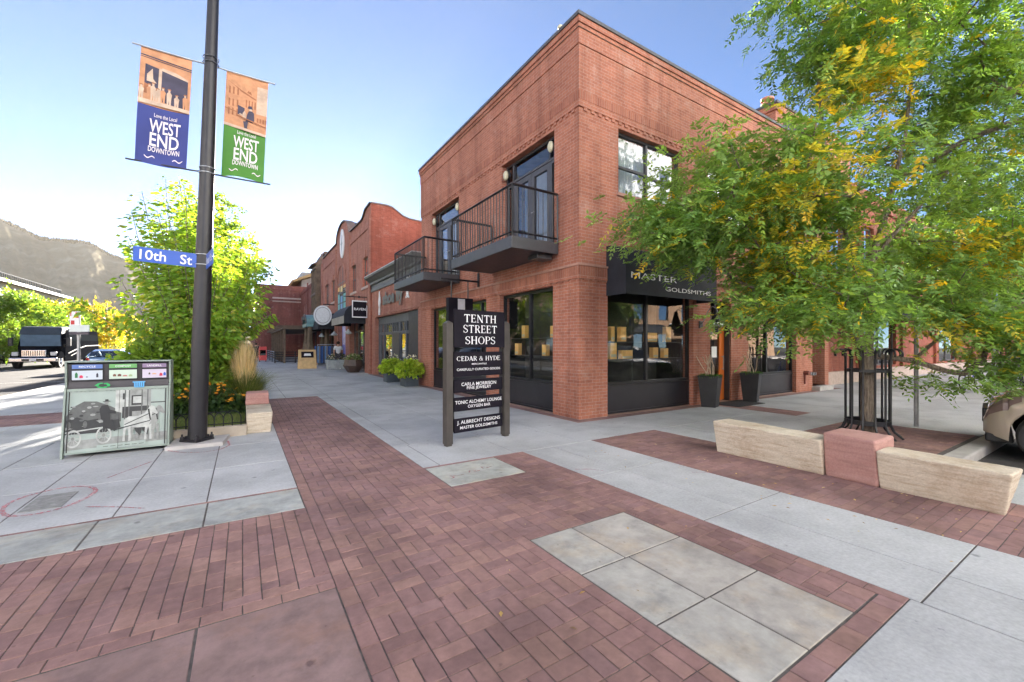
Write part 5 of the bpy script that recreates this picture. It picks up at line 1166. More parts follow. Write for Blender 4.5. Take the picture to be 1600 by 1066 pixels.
b = MB(); b.lathe((10.0, YF - .42, 0), [(.07, 1.96), (.075, 1.86)], 14); b.build('lamp_base', BLACK, wl, smooth=30)
sp_ = thing('standpipe', 'two outlet steel fire standpipe on the brick pier right of the second shop window', 'standpipe', (15.75, YF, .6))
b = MB(); b.tube([(15.75, YF, .62), (15.75, YF - .16, .62)], .07, 10); b.tube([(15.75, YF - .02, .62), (15.75, YF - .02, .25)], .03, 8); b.build('pipe', mat('standpipe_paint', (.2, .06, .05), .5), sp_, smooth=40)
for s_ in (-.1, .1): b = MB(); b.tube([(15.75, YF - .12, .62), (15.75 + s_, YF - .24, .6)], .05, 10); b.lathe((15.75 + s_ * 1.05, YF - .25, .55), [(.06, 0), (.06, .1)], 10); b.build('outlet', CHROME, sp_, smooth=40)
# --- hanging signs
hs = thing('hanging_sign', 'black box sign with a grey stripe hanging from a bracket above the directory sign', 'sign', (5.4, 11.2, 3.2))
yh = 10.95; xa = ONY(699, 466, yh)[0]; xb = ONY(737, 470, yh)[0]
b = MB(); b.box(xa - .2, XF, yh - .025, yh + .025, 3.37, 3.42); b.box(XF - .03, XF + .0, yh - .05, yh + .05, 3.25, 3.65)
for x in (xa + .12, xb - .12): b.bar((x, yh, 2.85), (x, yh, 3.4), .03)
b.build('bracket', BLACK, hs)
b = MB(); b.box(xa, xb, yh - .09, yh + .09, 2.05, 2.88); bd = b.build('board', SIGNBLK, hs, bevel=.005)
b = MB(); xm = (xa + xb) / 2; b.box(xm - .10, xm + .12, yh - .094, yh - .091, 2.30, 2.85); b.build('grey_stripe', mat('sign_stripe', (.5, .5, .52), .5, .1), bd)
rs_ = thing('hanging_sign', 'black square sign reading RAVEN with white border over the awning of the gabled building', 'sign', (5.4, 24, 3.5))
ya = 24.1; b = MB(); b.box(5.02, 5.84, ya - .05, ya + .05, 3.06, 4.0); bd = b.build('board', SIGNBLK, rs_)
b = MB(); F_ = ya - .053
for a, c, z0, z1 in ((5.02, 5.84, 3.06, 3.12), (5.02, 5.84, 3.94, 4.0), (5.02, 5.07, 3.12, 3.94), (5.79, 5.84, 3.12, 3.94)): b.box(a, c, F_ - .012, F_, z0, z1)
b.text('RAVEN', (5.43, F_, 3.53), (1, 0, 0), (0, 0, 1), .19, width=.62, bold=.02); b.build('lettering', SIGNTXT, bd)
b = MB(); b.bar((4.6, ya, 4.2), (XF, ya, 4.2), .035); b.tube([(5.15, ya, 4.0), (5.15, ya, 4.2)], .012, 6); b.tube([(5.7, ya, 4.0), (5.7, ya, 4.2)], .012, 6); b.lathe((5.4, ya, 4.2), [(.05, -.05), (.07, 0), (.05, .06)], 8); b.build('bracket', BLACK, rs_)
ov = thing('hanging_sign', 'pale oval sign hanging above the far dark awning of the gabled building', 'sign', (5.3, 33.6, 3.7))
b = MB(); P = [(.62 * math.cos(k * math.pi / 14), .72 * math.sin(k * math.pi / 14)) for k in range(28)]; b.prism(P, (4.95, 33.5, 3.75), (1, 0, 0), (0, 0, 1), (0, .06, 0)); b.build('board', mat('oval_sign_face', (.60, .63, .66), .5, .12, 8), ov)
b = MB(); P2 = [(x * .82, y * .82) for x, y in P]; 
for i in range(28): b.add([(4.95 + x, 33.497, 3.75 + y) for x, y in (P2[i], P2[(i + 1) % 28], (P2[(i + 1) % 28][0] * .95, P2[(i + 1) % 28][1] * .95), (P2[i][0] * .95, P2[i][1] * .95))], [(0, 1, 2, 3)])
b.build('ring', GREY, ov); b = MB(); b.bar((5.0, 33.53, 4.55), (XF, 33.53, 4.55), .05); b.bar((5.0, 33.53, 4.45), (5.0, 33.53, 4.6), .03); b.build('bracket', BLACK, ov)
# pendant lamps of the gabled building
def pendant(x, y, z, lab):
    r = thing('pendant_lamp', lab, 'lamp', (x, y, z), group='white pendant lamps under the awnings')
    b = MB(); b.tube([(x, y, z + .3), (x, y, z + .8)], .015, 6); b.bar((x, y, z + .8), (XF, y, z + .8), .03); b.build('arm', BLACK, r)
    b = MB(); b.lathe((x, y, z), [(.04, .3), (.08, .22), (.19, .12), (.20, .05), (.04, .0)], 14); b.build('shade', mat('pendant_glass', (.35, .37, .38), .3), r, smooth=40)
pendant(5.0, 24.9, 2.15, 'white glass pendant lamp under the nearer awning'); pendant(5.0, 29.2, 2.15, 'white glass pendant lamp between the two awnings'); pendant(5.0, 34.4, 2.15, 'white glass pendant lamp under the far awning')
# --- A-board, rack, trough, bowl, planters with lime foliage
WD = mat('pale_plywood', (.55, .38, .18), .6, .15, 5)
ab = thing('sandwich_board', 'pale wooden sandwich board with a dark panel on the far sidewalk', 'sandwich board', (3.55, 30.9, 0))
for s_ in (1, -1):
    b = MB(); yb = 30.9 - s_ * .3; b.add([(3.05, yb, 0), (4.15, yb, 0), (4.12, 30.9 - s_ * .05, 1.25), (3.08, 30.9 - s_ * .05, 1.25), (3.05, yb + s_ * .05, 0), (4.15, yb + s_ * .05, 0), (4.12, 30.9 - s_ * .05 + s_ * .05, 1.25), (3.08, 30.9, 1.25)], [(0, 1, 2, 3), (5, 4, 7, 6), (0, 3, 7, 4), (1, 5, 6, 2), (3, 2, 6, 7)]); bo = b.build('board', WD, ab)
    if s_ == 1:
        b = MB(); q = lambda u, v, o: (3.07 + 1.06 * u, yb + .25 * v - o, 1.25 * v)
        b.add([q(.16, .58, .02), q(.86, .58, .02), q(.86, .9, .02), q(.16, .9, .02)], [(0, 1, 2, 3)]); b.mi = 1; b.add([q(.3, .68, .03), q(.72, .68, .03), q(.68, .8, .03), q(.34, .8, .03)], [(0, 1, 2, 3)])
        b.build('panel', [SIGNBLK, WHITE], bo)
ck = thing('clothes_rack', 'clothes rack of blue and dark garments outside the gabled building', 'clothes rack', (5.2, 34, 0))
b = MB(); b.tube([(4.75, 34.6, 0), (4.75, 34.6, 1.6), (5.55, 32.0, 1.6), (5.55, 32.0, 0)], .025, 6); b.build('frame', STEEL, ck)
for k in range(12):
    t = (k + .5) / 12; x, y = 4.75 + .8 * t, 34.6 - 2.6 * t; b = MB(); c = [(.03, .09, .28), (.05, .05, .07), (.10, .20, .38), (.16, .15, .15), (.02, .05, .16)][k % 5]
    n = 6; b.prism([(-.05, .25), (.05, .25 + rnd.uniform(-.05, .05)), (.05, 1.35), (0, 1.5), (-.05, 1.35)], (x - .25, y, 0), (.3, .95, 0), (0, 0, 1), (.5, -.15, 0)); b.build('garment', mat('garment_%d' % k, c, .9, .2, 8), ck, bevel=.02)
tr = thing('trough_planter', 'grey stone trough planter with white flowers by the entrance of the gabled building', 'planter', (5.2, 29.5, 0))
b = MB(); P = [(4.55, 28.6), (5.75, 28.6), (5.75, 29.5), (4.55, 29.5)]
b.add([(*p, 0) for p in P] + [(p[0] + (.06 if p[0] > 5 else -.06), p[1] + (.06 if p[1] > 29 else -.06), .62) for p in P], [(3, 2, 1, 0), (4, 5, 6, 7), (0, 1, 5, 4), (1, 2, 6, 5), (2, 3, 7, 6), (3, 0, 4, 7)]); b.build('trough', mat('trough_stone', (.30, .33, .35), .8, .2, 6, bmp=.3), tr, bevel=.03)
bw_ = thing('bowl_planter', 'faceted dark brown bowl planter with low succulents on the sidewalk', 'planter', (5.35, 25, 0))
b = MB(); b.lathe((5.35, 25.2, 0), [(.32, 0), (.58, .38), (.48, .72), (.40, .72), (.38, .62)], 8); b.build('bowl', mat('bowl_bronze', (.075, .05, .04), .45, .2, 5), bw_)
def leafball(name, root, c, rx, ry, rz, n, size, cols, m=PLANT, low=-.6, hang=.3):
    v, f, cl = [], [], []
    for _ in range(n):
        d = Vector((rnd.gauss(0, 1), rnd.gauss(0, 1), rnd.gauss(0, 1))).normalized()
        if d.z < low: d.z = -d.z
        k = rnd.uniform(.55, 1.05); p = Vector((c[0] + d.x * rx * k, c[1] + d.y * ry * k, c[2] + d.z * rz * k))
        o = (d + Vector((rnd.gauss(0, .5), rnd.gauss(0, .5), rnd.gauss(0, .5) - hang))).normalized(); s_ = o.cross(Vector((rnd.gauss(0, 1), rnd.gauss(0, 1), rnd.gauss(0, 1)))).normalized()
        l = size * rnd.uniform(.6, 1.3); n0 = len(v)
        v += [tuple(p), tuple(p + o * l * .45 + s_ * l * .38), tuple(p + o * l), tuple(p + o * l * .45 - s_ * l * .38)]; f.append((n0, n0 + 1, n0 + 2, n0 + 3))
        q = rnd.choice(cols); kk = rnd.uniform(.75, 1.25); cl += [(q[0] * kk, q[1] * kk, q[2] * kk, 1)] * 4
    return npmesh(name, v, f, m, root, col=cl)
leafball('succulents', bw_, (5.35, 25.2, .75), .42, .42, .25, 300, .12, [(.12, .2, .06), (.2, .28, .1), (.4, .38, .3)])
leafball('flowers', tr, (5.15, 29.05, .68), .62, .5, .3, 420, .11, [(.1, .14, .05), (.5, .5, .48), (.04, .05, .02)])
LIME = [(.34, .46, .045), (.42, .52, .06), (.26, .40, .03)]
for i, (x, y, sz) in enumerate(((5.33, 15.55, .50), (5.30, 17.75, .46))):
    r = thing('square_planter', ['square slate planter overflowing with lime foliage, nearest the corner building', 'square slate planter overflowing with lime foliage, in front of the shopfront door'][i], 'planter', (x, y, 0), group='lime foliage planters')
    b = MB(); b.box(x - .27, x + .27, y - .27, y + .27, 0, .40); b.build('box', mat('slate_box', (.06, .075, .09), .6, .15, 5), r, bevel=.015)
    leafball('foliage', r, (x, y, .62), sz, sz, sz * .62, 1500, .13, LIME, low=-.75, hang=.5)
    leafball('white_flowers', r, (x + .2, y + .3, .95), .25, .25, .22, 60, .07, [(.7, .7, .68)])

# ================================================================== VEGETATION
nr = np.random.default_rng(11)
def sprays(bases, dirs, L, npair, ll, lw, droop, cols, flat=.75, tipdroop=.12):
    """compound leaves: rachis with paired leaflets. bases, dirs (n,3); cols (n,3)"""
    n = len(bases); d = dirs / np.linalg.norm(dirs, axis=1, keepdims=True)
    up = np.array([0, 0, 1.0]) + nr.normal(0, 1 - flat, (n, 3)); s = np.cross(d, up); s /= np.linalg.norm(s, axis=1, keepdims=True) + 1e-9
    nn = np.cross(s, d)
    Ls = L * nr.uniform(.65, 1.25, (n, 1)); V = []; CC = []
    for i in range(npair):
        t = .18 + .82 * (i + 1) / npair
        p = bases + d * Ls * t + np.array([0, 0, -1.0]) * (Ls * droop * t * t)
        for sg in ((-1, 1) if i < npair - 1 else (0,)):
            ld = s * sg * .85 + d * (.45 if sg else 1) + nr.normal(0, .18, (n, 3)) + np.array([0, 0, -tipdroop - .25 * abs(sg) * .3]); ld /= np.linalg.norm(ld, axis=1, keepdims=True)
            wd = np.cross(ld, nn + nr.normal(0, .25, (n, 3))); wd /= np.linalg.norm(wd, axis=1, keepdims=True) + 1e-9
            l = ll * nr.uniform(.75, 1.2, (n, 1)); w_ = lw * nr.uniform(.8, 1.2, (n, 1))
            V.append(np.stack([p, p + ld * l * .42 + wd * w_ * .5, p + ld * l, p + ld * l * .42 - wd * w_ * .5], 1))
            CC.append(np.repeat((cols * nr.uniform(.82, 1.18, (n, 1)))[:, None, :], 4, 1))
    V = np.concatenate(V).reshape(-1, 3); CC = np.concatenate(CC).reshape(-1, 3)
    CC = np.concatenate([np.clip(CC, 0, 1), np.ones((len(CC), 1))], 1)
    return V, np.arange(len(V)).reshape(-1, 4), CC
def singles(bases, dirs, ll, lw, cols, fold=.0):
    n = len(bases); d = dirs / np.linalg.norm(dirs, axis=1, keepdims=True); w_ = np.cross(d, nr.normal(0, 1, (n, 3))); w_ /= np.linalg.norm(w_, axis=1, keepdims=True) + 1e-9
    l = ll * nr.uniform(.6, 1.3, (n, 1)); b = lw * nr.uniform(.7, 1.2, (n, 1))
    V = np.stack([bases, bases + d * l * .45 + w_ * b * .5, bases + d * l, bases + d * l * .45 - w_ * b * .5], 1).reshape(-1, 3)
    C = np.repeat(cols * nr.uniform(.8, 1.2, (n, 1)), 4, 0); return V, np.arange(len(V)).reshape(-1, 4), np.concatenate([np.clip(C, 0, 1), np.ones((len(C), 1))], 1)
class Skel:
    def __init__(s): s.p = []; s.par = []
    def add(s, p, par): s.p.append(Vector(p)); s.par.append(par); return len(s.p) - 1
    def line(s, pts, par):
        for p in pts: par = s.add(p, par)
        return par
    def grow(s, tips, start, wob=.10, step=.32, rise=.25):
        base = s.p[start]
        for t in sorted(tips, key=lambda q: (Vector(q) - base).length):
            t = Vector(t); best, bd = start, 1e9
            for i in range(start, len(s.p)):
                q = s.p[i]; v = t - q; dd = v.length + max(0, q.z - t.z) * .5 + max(0, (q - base).length - (t - base).length) * 1.5
                if dd < bd: bd, best = dd, i
            q = s.p[best]; n = max(1, int((t - q).length / step)); par = best; prev = q
            for k in range(1, n + 1):
                f = k / n; r = q.lerp(t, f) + Vector((0, 0, rise * math.sin(math.pi * f) * (t - q).length * .3))
                if k < n: r += Vector((rnd.gauss(0, wob), rnd.gauss(0, wob), rnd.gauss(0, wob))) * .5
                par = s.add(r, par)
    def mesh(s, r_tip=.007, expo=2.3, rmax=.2, seg=7):
        n = len(s.p); ch = [[] for _ in range(n)]
        for i, p in enumerate(s.par):
            if p >= 0: ch[p].append(i)
        rad = [0.0] * n
        for i in range(n - 1, -1, -1): rad[i] = min(rmax, r_tip if not ch[i] else sum(rad[c] ** expo for c in ch[i]) ** (1 / expo) * 1.0 + .0004)
        b = MB(); done = set()
        st = [(0, -1)]
        while st:
            i, pr_ = st.pop(); pts, rr = ([s.p[pr_]], [min(rad[i] * 1.05, rad[pr_])]) if pr_ >= 0 else ([], [])
            while True:
                pts.append(s.p[i]); rr.append(rad[i])
                if not ch[i]: break
                c = max(ch[i], key=lambda q: rad[q])
                for o in ch[i]:
                    if o != c: st.append((o, i))
                i = c
            if len(pts) > 1: b.tube(pts, rr, seg if rr[0] > .03 else 5)
        return b, rad

# --- the caged honey locust on the right
TB = np.array([8.95, 2.78, 0])
def tl(r, f, z): x, y, zz = RFZ(r, f, z); return (TB[0] + x, TB[1] + y, zz)
lt_ = thing('honey_locust_tree', 'large green and yellow leaved tree in a black metal guard behind the sandstone benches', 'tree', tuple(TB))
ells = [((.4, .2, 5.2), (3.0, 2.4, 2.3), 1.0), ((-2.1, -.1, 4.0), (1.55, 1.5, 1.15), .8), ((-3.4, .1, 3.35), (1.05, .9, .55), .42), ((-.75, 0, 6.9), (1.0, 1.2, 1.7), .42), ((2.9, .2, 4.4), (2.3, 2.0, 2.4), 1.05),
        ((1.35, -.55, 1.55), (1.0, .6, .65), .36), ((-1.35, -.3, 2.3), (1.35, .9, .75), .50), ((1.9, 0, 7.4), (2.4, 1.8, 1.8), .95), ((.3, .1, 3.0), (2.0, 1.4, .9), .55)]
tips = []; wsum = sum(e[2] for e in ells)
while len(tips) < 350:
    e = rnd.choices(ells, [q[2] for q in ells])[0]; d = Vector((rnd.gauss(0, 1), rnd.gauss(0, 1), rnd.gauss(0, 1))).normalized() * rnd.uniform(.25, 1) ** .45
    q = (e[0][0] + d.x * e[1][0], e[0][1] + d.y * e[1][1], e[0][2] + d.z * e[1][2])
    r, f, z = q
    if 0.45 < r < 1.75 and 3.6 < z < 5.6 and rnd.random() < .62: continue                # open patch where sky shows
    if r < -3.0 and z < 2.55: continue
    if r < -1.0 and z > 4.4 + (r + 3.9) * .75 and r < -1.7: continue
    if abs(r) < .55 and z < 2.2 and f < .3 and r > -.55 : continue
    if q[2] < (.95 if r > .7 else 1.25): continue
    _w = tl(*q); _d = _w[0] * Fw[0] + _w[1] * Fw[1]; _px = 800 + 658 * (_w[0] * Rv[0] + _w[1] * Rv[1]) / _d; _py = 540 - 658 * (_w[2] - H) / _d
    if _px < 1222 and _py < 205 or _px < 1300 and 95 < _py < 200 or _px < 1120 and _py < 255: continue
    if _px < 1012 or _px < 1030 and (_py > 395 or _py < 330) or _px < 1050 and 375 < _py < 490 or _px < 1080 and 405 < _py < 470 or _px < 1165 and _py > 505 or _px < 1010 and _py < 300: continue      # crown is thin on the window side
    tips.append(q)
sk = Skel()
i0 = sk.line([tl(.02, 0, 0), tl(.0, 0, .4), tl(.01, 0, .9), tl(-.02, .0, 1.35)], -1)
tr1 = sk.line([tl(.04, 0, 1.7), tl(.10, .05, 2.2), tl(.12, .1, 2.9), tl(.35, .1, 3.6), tl(.55, .1, 4.4), tl(.75, .1, 5.2), tl(.85, .1, 6.2), tl(.8, .1, 7.2)], i0)
tr2 = sk.line([tl(-.16, .02, 1.65), tl(-.40, .05, 2.1), tl(-.75, .1, 2.7), tl(-1.2, .1, 3.3), tl(-1.8, .05, 3.75), tl(-2.5, .0, 4.0)], i0)
tr3 = sk.line([tl(.5, .1, 3.4), tl(1.0, .15, 3.9), tl(1.6, .2, 4.6), tl(2.3, .2, 5.2), tl(3.0, .2, 5.6)], 6)
tr4 = sk.line([tl(-.3, .1, 3.5), tl(-.55, .1, 4.3), tl(-.7, .1, 5.3), tl(-.8, .05, 6.3)], 5)
sk.grow([tl(*q) for q in tips], 3, .10)
bm_, rad = sk.mesh(.0085, 2.2, .165)
bm_.build('trunk', BARK, lt_, smooth=True)
# sprays round every tip
B, D, CO = [], [], []
for q in tips:
    c = np.array(tl(*q)); k = 46 if q[2] > 2.6 else 42
    out = np.array([q[0], q[1], 0]); ow = RFZ(out[0] / (np.linalg.norm(out) + .4), out[1] / (np.linalg.norm(out) + .4), 0)
    rad_ = rnd.uniform(.30, .52)
    ps = c + nr.normal(0, 1, (k, 3)) * np.array([rad_, rad_, rad_ * .42]) * .75
    dr = nr.normal(0, .75, (k, 3)) + np.array([ow[0], ow[1], -.35]) * .9; dr[:, 2] *= .6
    nz = .5 + .5 * math.sin(q[0] * 2.1 + q[2] * 1.3 + 1.0) * math.cos(q[1] * 1.9 + q[2] * 2.3)
    py = .035 + (.58 if nz > .84 else .0) * (1 if 1.2 < q[2] < 5.8 and q[0] > -2.2 else .2)
    yl_ = nr.random(k) < py
    g1 = np.array([.15, .27, .075]) if rnd.random() < .55 else np.array([.205, .33, .085])
    cc = np.where(yl_[:, None], np.array([[.56, .46, .04], [.50, .46, .06], [.44, .42, .06], [.60, .42, .03]])[nr.integers(0, 4, k)], g1 * nr.uniform(.75, 1.35, (k, 1)))
    B.append(ps); D.append(dr); CO.append(cc)
V, Fq, CC = sprays(np.concatenate(B), np.concatenate(D), .30, 6, .092, .038, .26, np.concatenate(CO), .72)
npmesh('crown', V, Fq, LEAF, lt_, CC)
# --- tree guard
def tree_guard(root_name, c, lab, sc_=1.0, grp='black tree guards'):
    r = thing(root_name, lab, 'tree guard', c, group=grp)
    Rr = .30
    for k in range(12):
        a = 2 * math.pi * k / 12 + .12; ca, sa = math.cos(a), math.sin(a); b = MB()
        pts = [((Rr + .16) * ca, (Rr + .16) * sa, .0), ((Rr + .05) * ca, (Rr + .05) * sa, .10), (Rr * ca, Rr * sa, .22), (Rr * ca, Rr * sa, 1.38)]
        for j in range(1, 9): t = math.pi * 1.15 * j / 8; pts.append(((Rr + .075 - .075 * math.cos(t)) * ca, (Rr + .075 - .075 * math.cos(t)) * sa, 1.38 + .085 * math.sin(t)))
        pts = [(c[0] + x, c[1] + y, c[2] + z) for x, y, z in pts]; b.tube(pts, [.0165] * len(pts), 6); b.build('bar', BLACK, r, smooth=50)
    for z, h in ((.20, .075), (1.08, .05)):
        b = MB(); b.lathe((c[0], c[1], c[2] + z), [(Rr - .012, 0), (Rr + .016, 0), (Rr + .016, h), (Rr - .012, h), (Rr - .012, 0)], 12); b.build('ring', BLACK, r)
    return r
tree_guard('tree_guard', (8.95, 2.78, .003), 'black bar tree guard with curled tops around the honey locust trunk')
g2 = AT(1575, 612, 13.5)
tree_guard('tree_guard', (g2[0], g2[1], 0), 'black bar tree guard around the second street tree at the far right')
def simple_tree(name, label, base, h, cw, nclu, nspray, cols, ll=.09, lw=.05, trunk_h=.3, group=None, m=LEAF, mode='comp', r_tip=.012):
    r = thing(name, label, 'tree', base, group=group); b0 = Vector(base); s = Skel()
    i = s.line([b0, b0 + Vector((.03, 0, h * trunk_h * .5)), b0 + Vector((0, .03, h * trunk_h)), b0 + Vector((.05, 0, h * .55))], -1); T_ = []
    for _ in range(nclu):
        d = Vector((rnd.gauss(0, 1), rnd.gauss(0, 1), rnd.gauss(0, 1))).normalized() * rnd.uniform(.3, 1) ** .5
        zc = h * (trunk_h + 1) / 2 + .1; T_.append(b0 + Vector((d.x * cw / 2 * (1.05 - .25 * max(0, d.z)), d.y * cw / 2, zc + d.z * h * (1 - trunk_h) / 2)))
    s.grow(T_, 1, .12, h / 12); bm2, _ = s.mesh(r_tip, 2.3, .16); bm2.build('trunk', BARK, r, smooth=True)
    B, D, C_ = [], [], []
    for t in T_:
        k = nspray; rad_ = cw * rnd.uniform(.07, .12); B.append(np.array(t) + nr.normal(0, 1, (k, 3)) * rad_ * np.array([1, 1, .6])); o = (t - b0 - Vector((0, 0, h * .5))).normalized()
        D.append(nr.normal(0, .7, (k, 3)) + np.array(o) * .7 + np.array([0, 0, -.2])); c = np.array(cols)[nr.integers(0, len(cols), k)]
        C_.append(c * rnd.uniform(.7, 1.3))
    B, D, C_ = map(np.concatenate, (B, D, C_))
    V, f, cc = sprays(B, D, ll * 3.2, 4, ll, lw, .25, C_, .6) if mode == 'comp' else singles(B, D, ll, lw, C_)
    npmesh('crown', V, f, m, r, cc); return r
GRN_ = [(.12, .22, .05), (.15, .26, .055), (.10, .19, .045)]; GOLD = [(.58, .40, .03), (.50, .40, .04), (.42, .40, .06), (.22, .28, .05)]
simple_tree('street_tree', 'second street tree in a black guard behind the parked beige car at the far right', (g2[0], g2[1], 0), 7.0, 5.0, 90, 34, GRN_ + [(.10, .18, .03)], .13, .055, .28)
simple_tree('street_tree', 'green street tree further along the right hand street behind the large honey locust', (24.5, 3.6, 0), 8.0, 5.5, 80, 30, GRN_, .15, .07, .3)

# --- bright maple in the flower bed: arching shoots with hanging leaves
mp_ = thing('maple_tree', 'bright lime green backlit young tree in the flower bed behind the lamp post', 'tree', (-.85, 11.5, .12)); mb = Vector((-.85, 11.5, .12))
s = Skel(); i0 = s.line([mb, mb + Vector((.02, 0, .45))], -1)
shoots = []
for k in range(84):
    az = rnd.uniform(0, 2 * math.pi); el = rnd.choice([rnd.uniform(.1, .6), rnd.uniform(.5, 1.0), rnd.uniform(.9, 1.25), rnd.uniform(1.15, 1.5)])
    L_ = {0: 1.5, 1: 2.35, 2: 3.75}[0 if el < .5 else 1 if el < .95 else 2] * rnd.uniform(.62, 1.15)
    d = Vector((math.cos(az) * math.cos(el), math.sin(az) * math.cos(el), math.sin(el))); p = mb + Vector((0, 0, (.75 if el < .6 else .4) + rnd.random() * .6))
    if el < .55 and d.x * Rv[0] + d.y * Rv[1] > .1: d = (d + Vector((0, 0, .35))).normalized()
    pts = [p]
    for j in range(9): d = (d + Vector((rnd.gauss(0, .05), rnd.gauss(0, .05), .055 if el > .9 else .01))).normalized(); pts.append(pts[-1] + d * L_ / 9)
    shoots.append(pts); s.line(pts, i0)
bm3, _ = s.mesh(.006, 2.2, .09); bm3.build('trunk', BARK, mp_, smooth=True)
B, D, C_ = [], [], []
for pts in shoots:
    for j in range(2, len(pts)):
        for q in range(30):
            t = rnd.random(); p = pts[j - 1].lerp(pts[j], t); ax = (pts[j] - pts[j - 1]).normalized(); off = Vector((rnd.gauss(0, 1), rnd.gauss(0, 1), rnd.gauss(0, .6))); off = (off - ax * off.dot(ax)).normalized()
            e = 1.0 - .5 * (j / len(pts)); B.append(p + off * rnd.uniform(.0, .30) * e); D.append(off * .7 + ax * .45 + Vector((0, 0, -.55))); 
            k = rnd.random(); C_.append((.18, .32, .04) if k < .55 else (.24, .36, .045) if k < .88 else (.36, .38, .05))
V, f, cc = singles(np.array(B), np.array(D), .135, .066, np.array(C_)); npmesh('crown', V, f, LEAF2, mp_, cc)
# --- shrubs, grasses and flowers in the bed
def shrub(name, label, c, rx, ry, rz, n, size, cols, group=None):
    r = thing(name, label, 'shrub', (c[0], c[1], .12), group=group)
    b = MB()
    for k in range(9): a = rnd.uniform(0, 6.28); b.tube([(c[0], c[1], .1), (c[0] + rx * .4 * math.cos(a), c[1] + ry * .4 * math.sin(a), c[2]), (c[0] + rx * .7 * math.cos(a), c[1] + ry * .7 * math.sin(a), c[2] + rz * .5)], [.02, .013, .005], 5)
    b.build('stems', TWIG, r); leafball('foliage', r, c, rx, ry, rz, n, size, cols, LEAF2, low=-.9, hang=.4); return r
shrub('dark_shrub', 'dark green dense shrub under the maple behind the waste bin', (-1.35, 11.1, .85), .75, .7, .8, 4200, .12, [(.16, .27, .04), (.20, .32, .045), (.11, .19, .03)])
shrub('dark_shrub', 'yellow green rounded shrub between the lamp post and the ornamental grass', (-.75, 11.3, .66), .62, .6, .58, 3000, .12, [(.20, .31, .04), (.15, .25, .04), (.27, .36, .05)])
def blades(name, root, c, n, h, spread, cols, wd=.006, lean=.5, plume=None, m=PLANT):
    v, f, cl = [], [], []
    for _ in range(n):
        a = rnd.uniform(0, 6.28); o = Vector((math.cos(a), math.sin(a), 0)); p = Vector(c) + o * rnd.uniform(0, spread * .25); hh = h * rnd.uniform(.55, 1.1); ln = lean * rnd.uniform(.1, 1.0)
        s_ = Vector((-o.y, o.x, 0)) * wd; pts = [p + Vector((0, 0, hh * t)) * (1 - .28 * ln * t * t) + o * spread * ln * t ** 1.8 for t in (0, .35, .7, 1)]; n0 = len(v)
        for i, q in enumerate(pts): k = 1 - i / 3.4; v += [tuple(q - s_ * k), tuple(q + s_ * k)]
        q = rnd.choice(cols); kk = rnd.uniform(.7, 1.3)
        for i in range(3): f.append((n0 + 2 * i, n0 + 2 * i + 1, n0 + 2 * i + 3, n0 + 2 * i + 2))
        cl += [(q[0] * kk, q[1] * kk, q[2] * kk, 1)] * 8
    return npmesh(name, v, f, m, root, col=cl)
gr = thing('ornamental_grass', 'tall ornamental grass clump with straw coloured plumes beside the stone seat', 'grass clump', (.04, 11.1, .12))
blades('leaf_blades', gr, (.04, 11.1, .12), 1800, .95, .85, [(.10, .15, .04), (.16, .20, .06), (.22, .22, .09)], .007, .9)
blades('plumes', gr, (.02, 11.1, .12), 2200, 1.50, .55, [(.60, .50, .30), (.66, .55, .36), (.52, .43, .22)], .008, .45)
gr2 = thing('ornamental_grass', 'low fresh green grass clump in front of the straw coloured plumes', 'grass clump', (-.05, 10.95, .12))
blades('leaf_blades', gr2, (-.03, 10.95, .12), 1200, .62, .55, [(.12, .20, .04), (.18, .26, .05)], .006, 1.0)
fl = [(-1.3, 10.35), (-1.0, 10.3), (-.75, 10.4), (-.5, 10.45), (-.28, 10.6), (-1.6, 10.3), (-.14, 10.45), (-.5, 10.85)]
for i, (x, y) in enumerate(fl):
    where = ['right behind the bin', 'between the bin and the lamp post', 'just behind the lamp post foot', 'right of the lamp post', 'nearest the pink stone block', 'hidden mostly behind the bin', 'nearest the stone seat', 'deepest in the bed behind the lamp post'][i]
    r = thing('flower_clump', 'clump of orange daisies with dark leaves ' + where, 'flowers', (x, y, .12), group='orange daisies in the flower bed')
    hh = .60 if i in (2, 3, 7) else .36 if i == 6 else .46
    leafball('foliage', r, (x, y, .12 + hh * .45), .24, .24, hh * .45, 420, .13, [(.035, .075, .025), (.05, .10, .03), (.07, .12, .03)], low=-.9)
    v, f, cl = [], [], []; b = MB()
    for _ in range(15):
        cx, cyy, cz = x + rnd.uniform(-.22, .22), y + rnd.uniform(-.22, .18), .12 + hh * rnd.uniform(.75, 1.12); b.tube([(x + (cx - x) * .3, y + (cyy - y) * .3, .2), (cx, cyy, cz)], .003, 4)
        tn = Vector((rnd.gauss(0, .3), -.5 + rnd.gauss(0, .3), 1)).normalized(); e1 = tn.orthogonal().normalized(); e2 = tn.cross(e1)
        for k in range(9):
            a = k * 2 * math.pi / 9; d = e1 * math.cos(a) + e2 * math.sin(a); s_ = e1 * -math.sin(a) + e2 * math.cos(a); p = Vector((cx, cyy, cz)); n0 = len(v)
            v += [tuple(p), tuple(p + d * .024 + s_ * .009), tuple(p + d * .042 - tn * .006), tuple(p + d * .024 - s_ * .009)]; f.append((n0, n0 + 1, n0 + 2, n0 + 3)); q = rnd.choice([(.75, .30, .01), (.70, .38, .02), (.6, .2, .01)]); cl += [(*q, 1)] * 4
    npmesh('blooms', v, f, PLANT, r, col=cl); b.build('stems', TWIG, r)
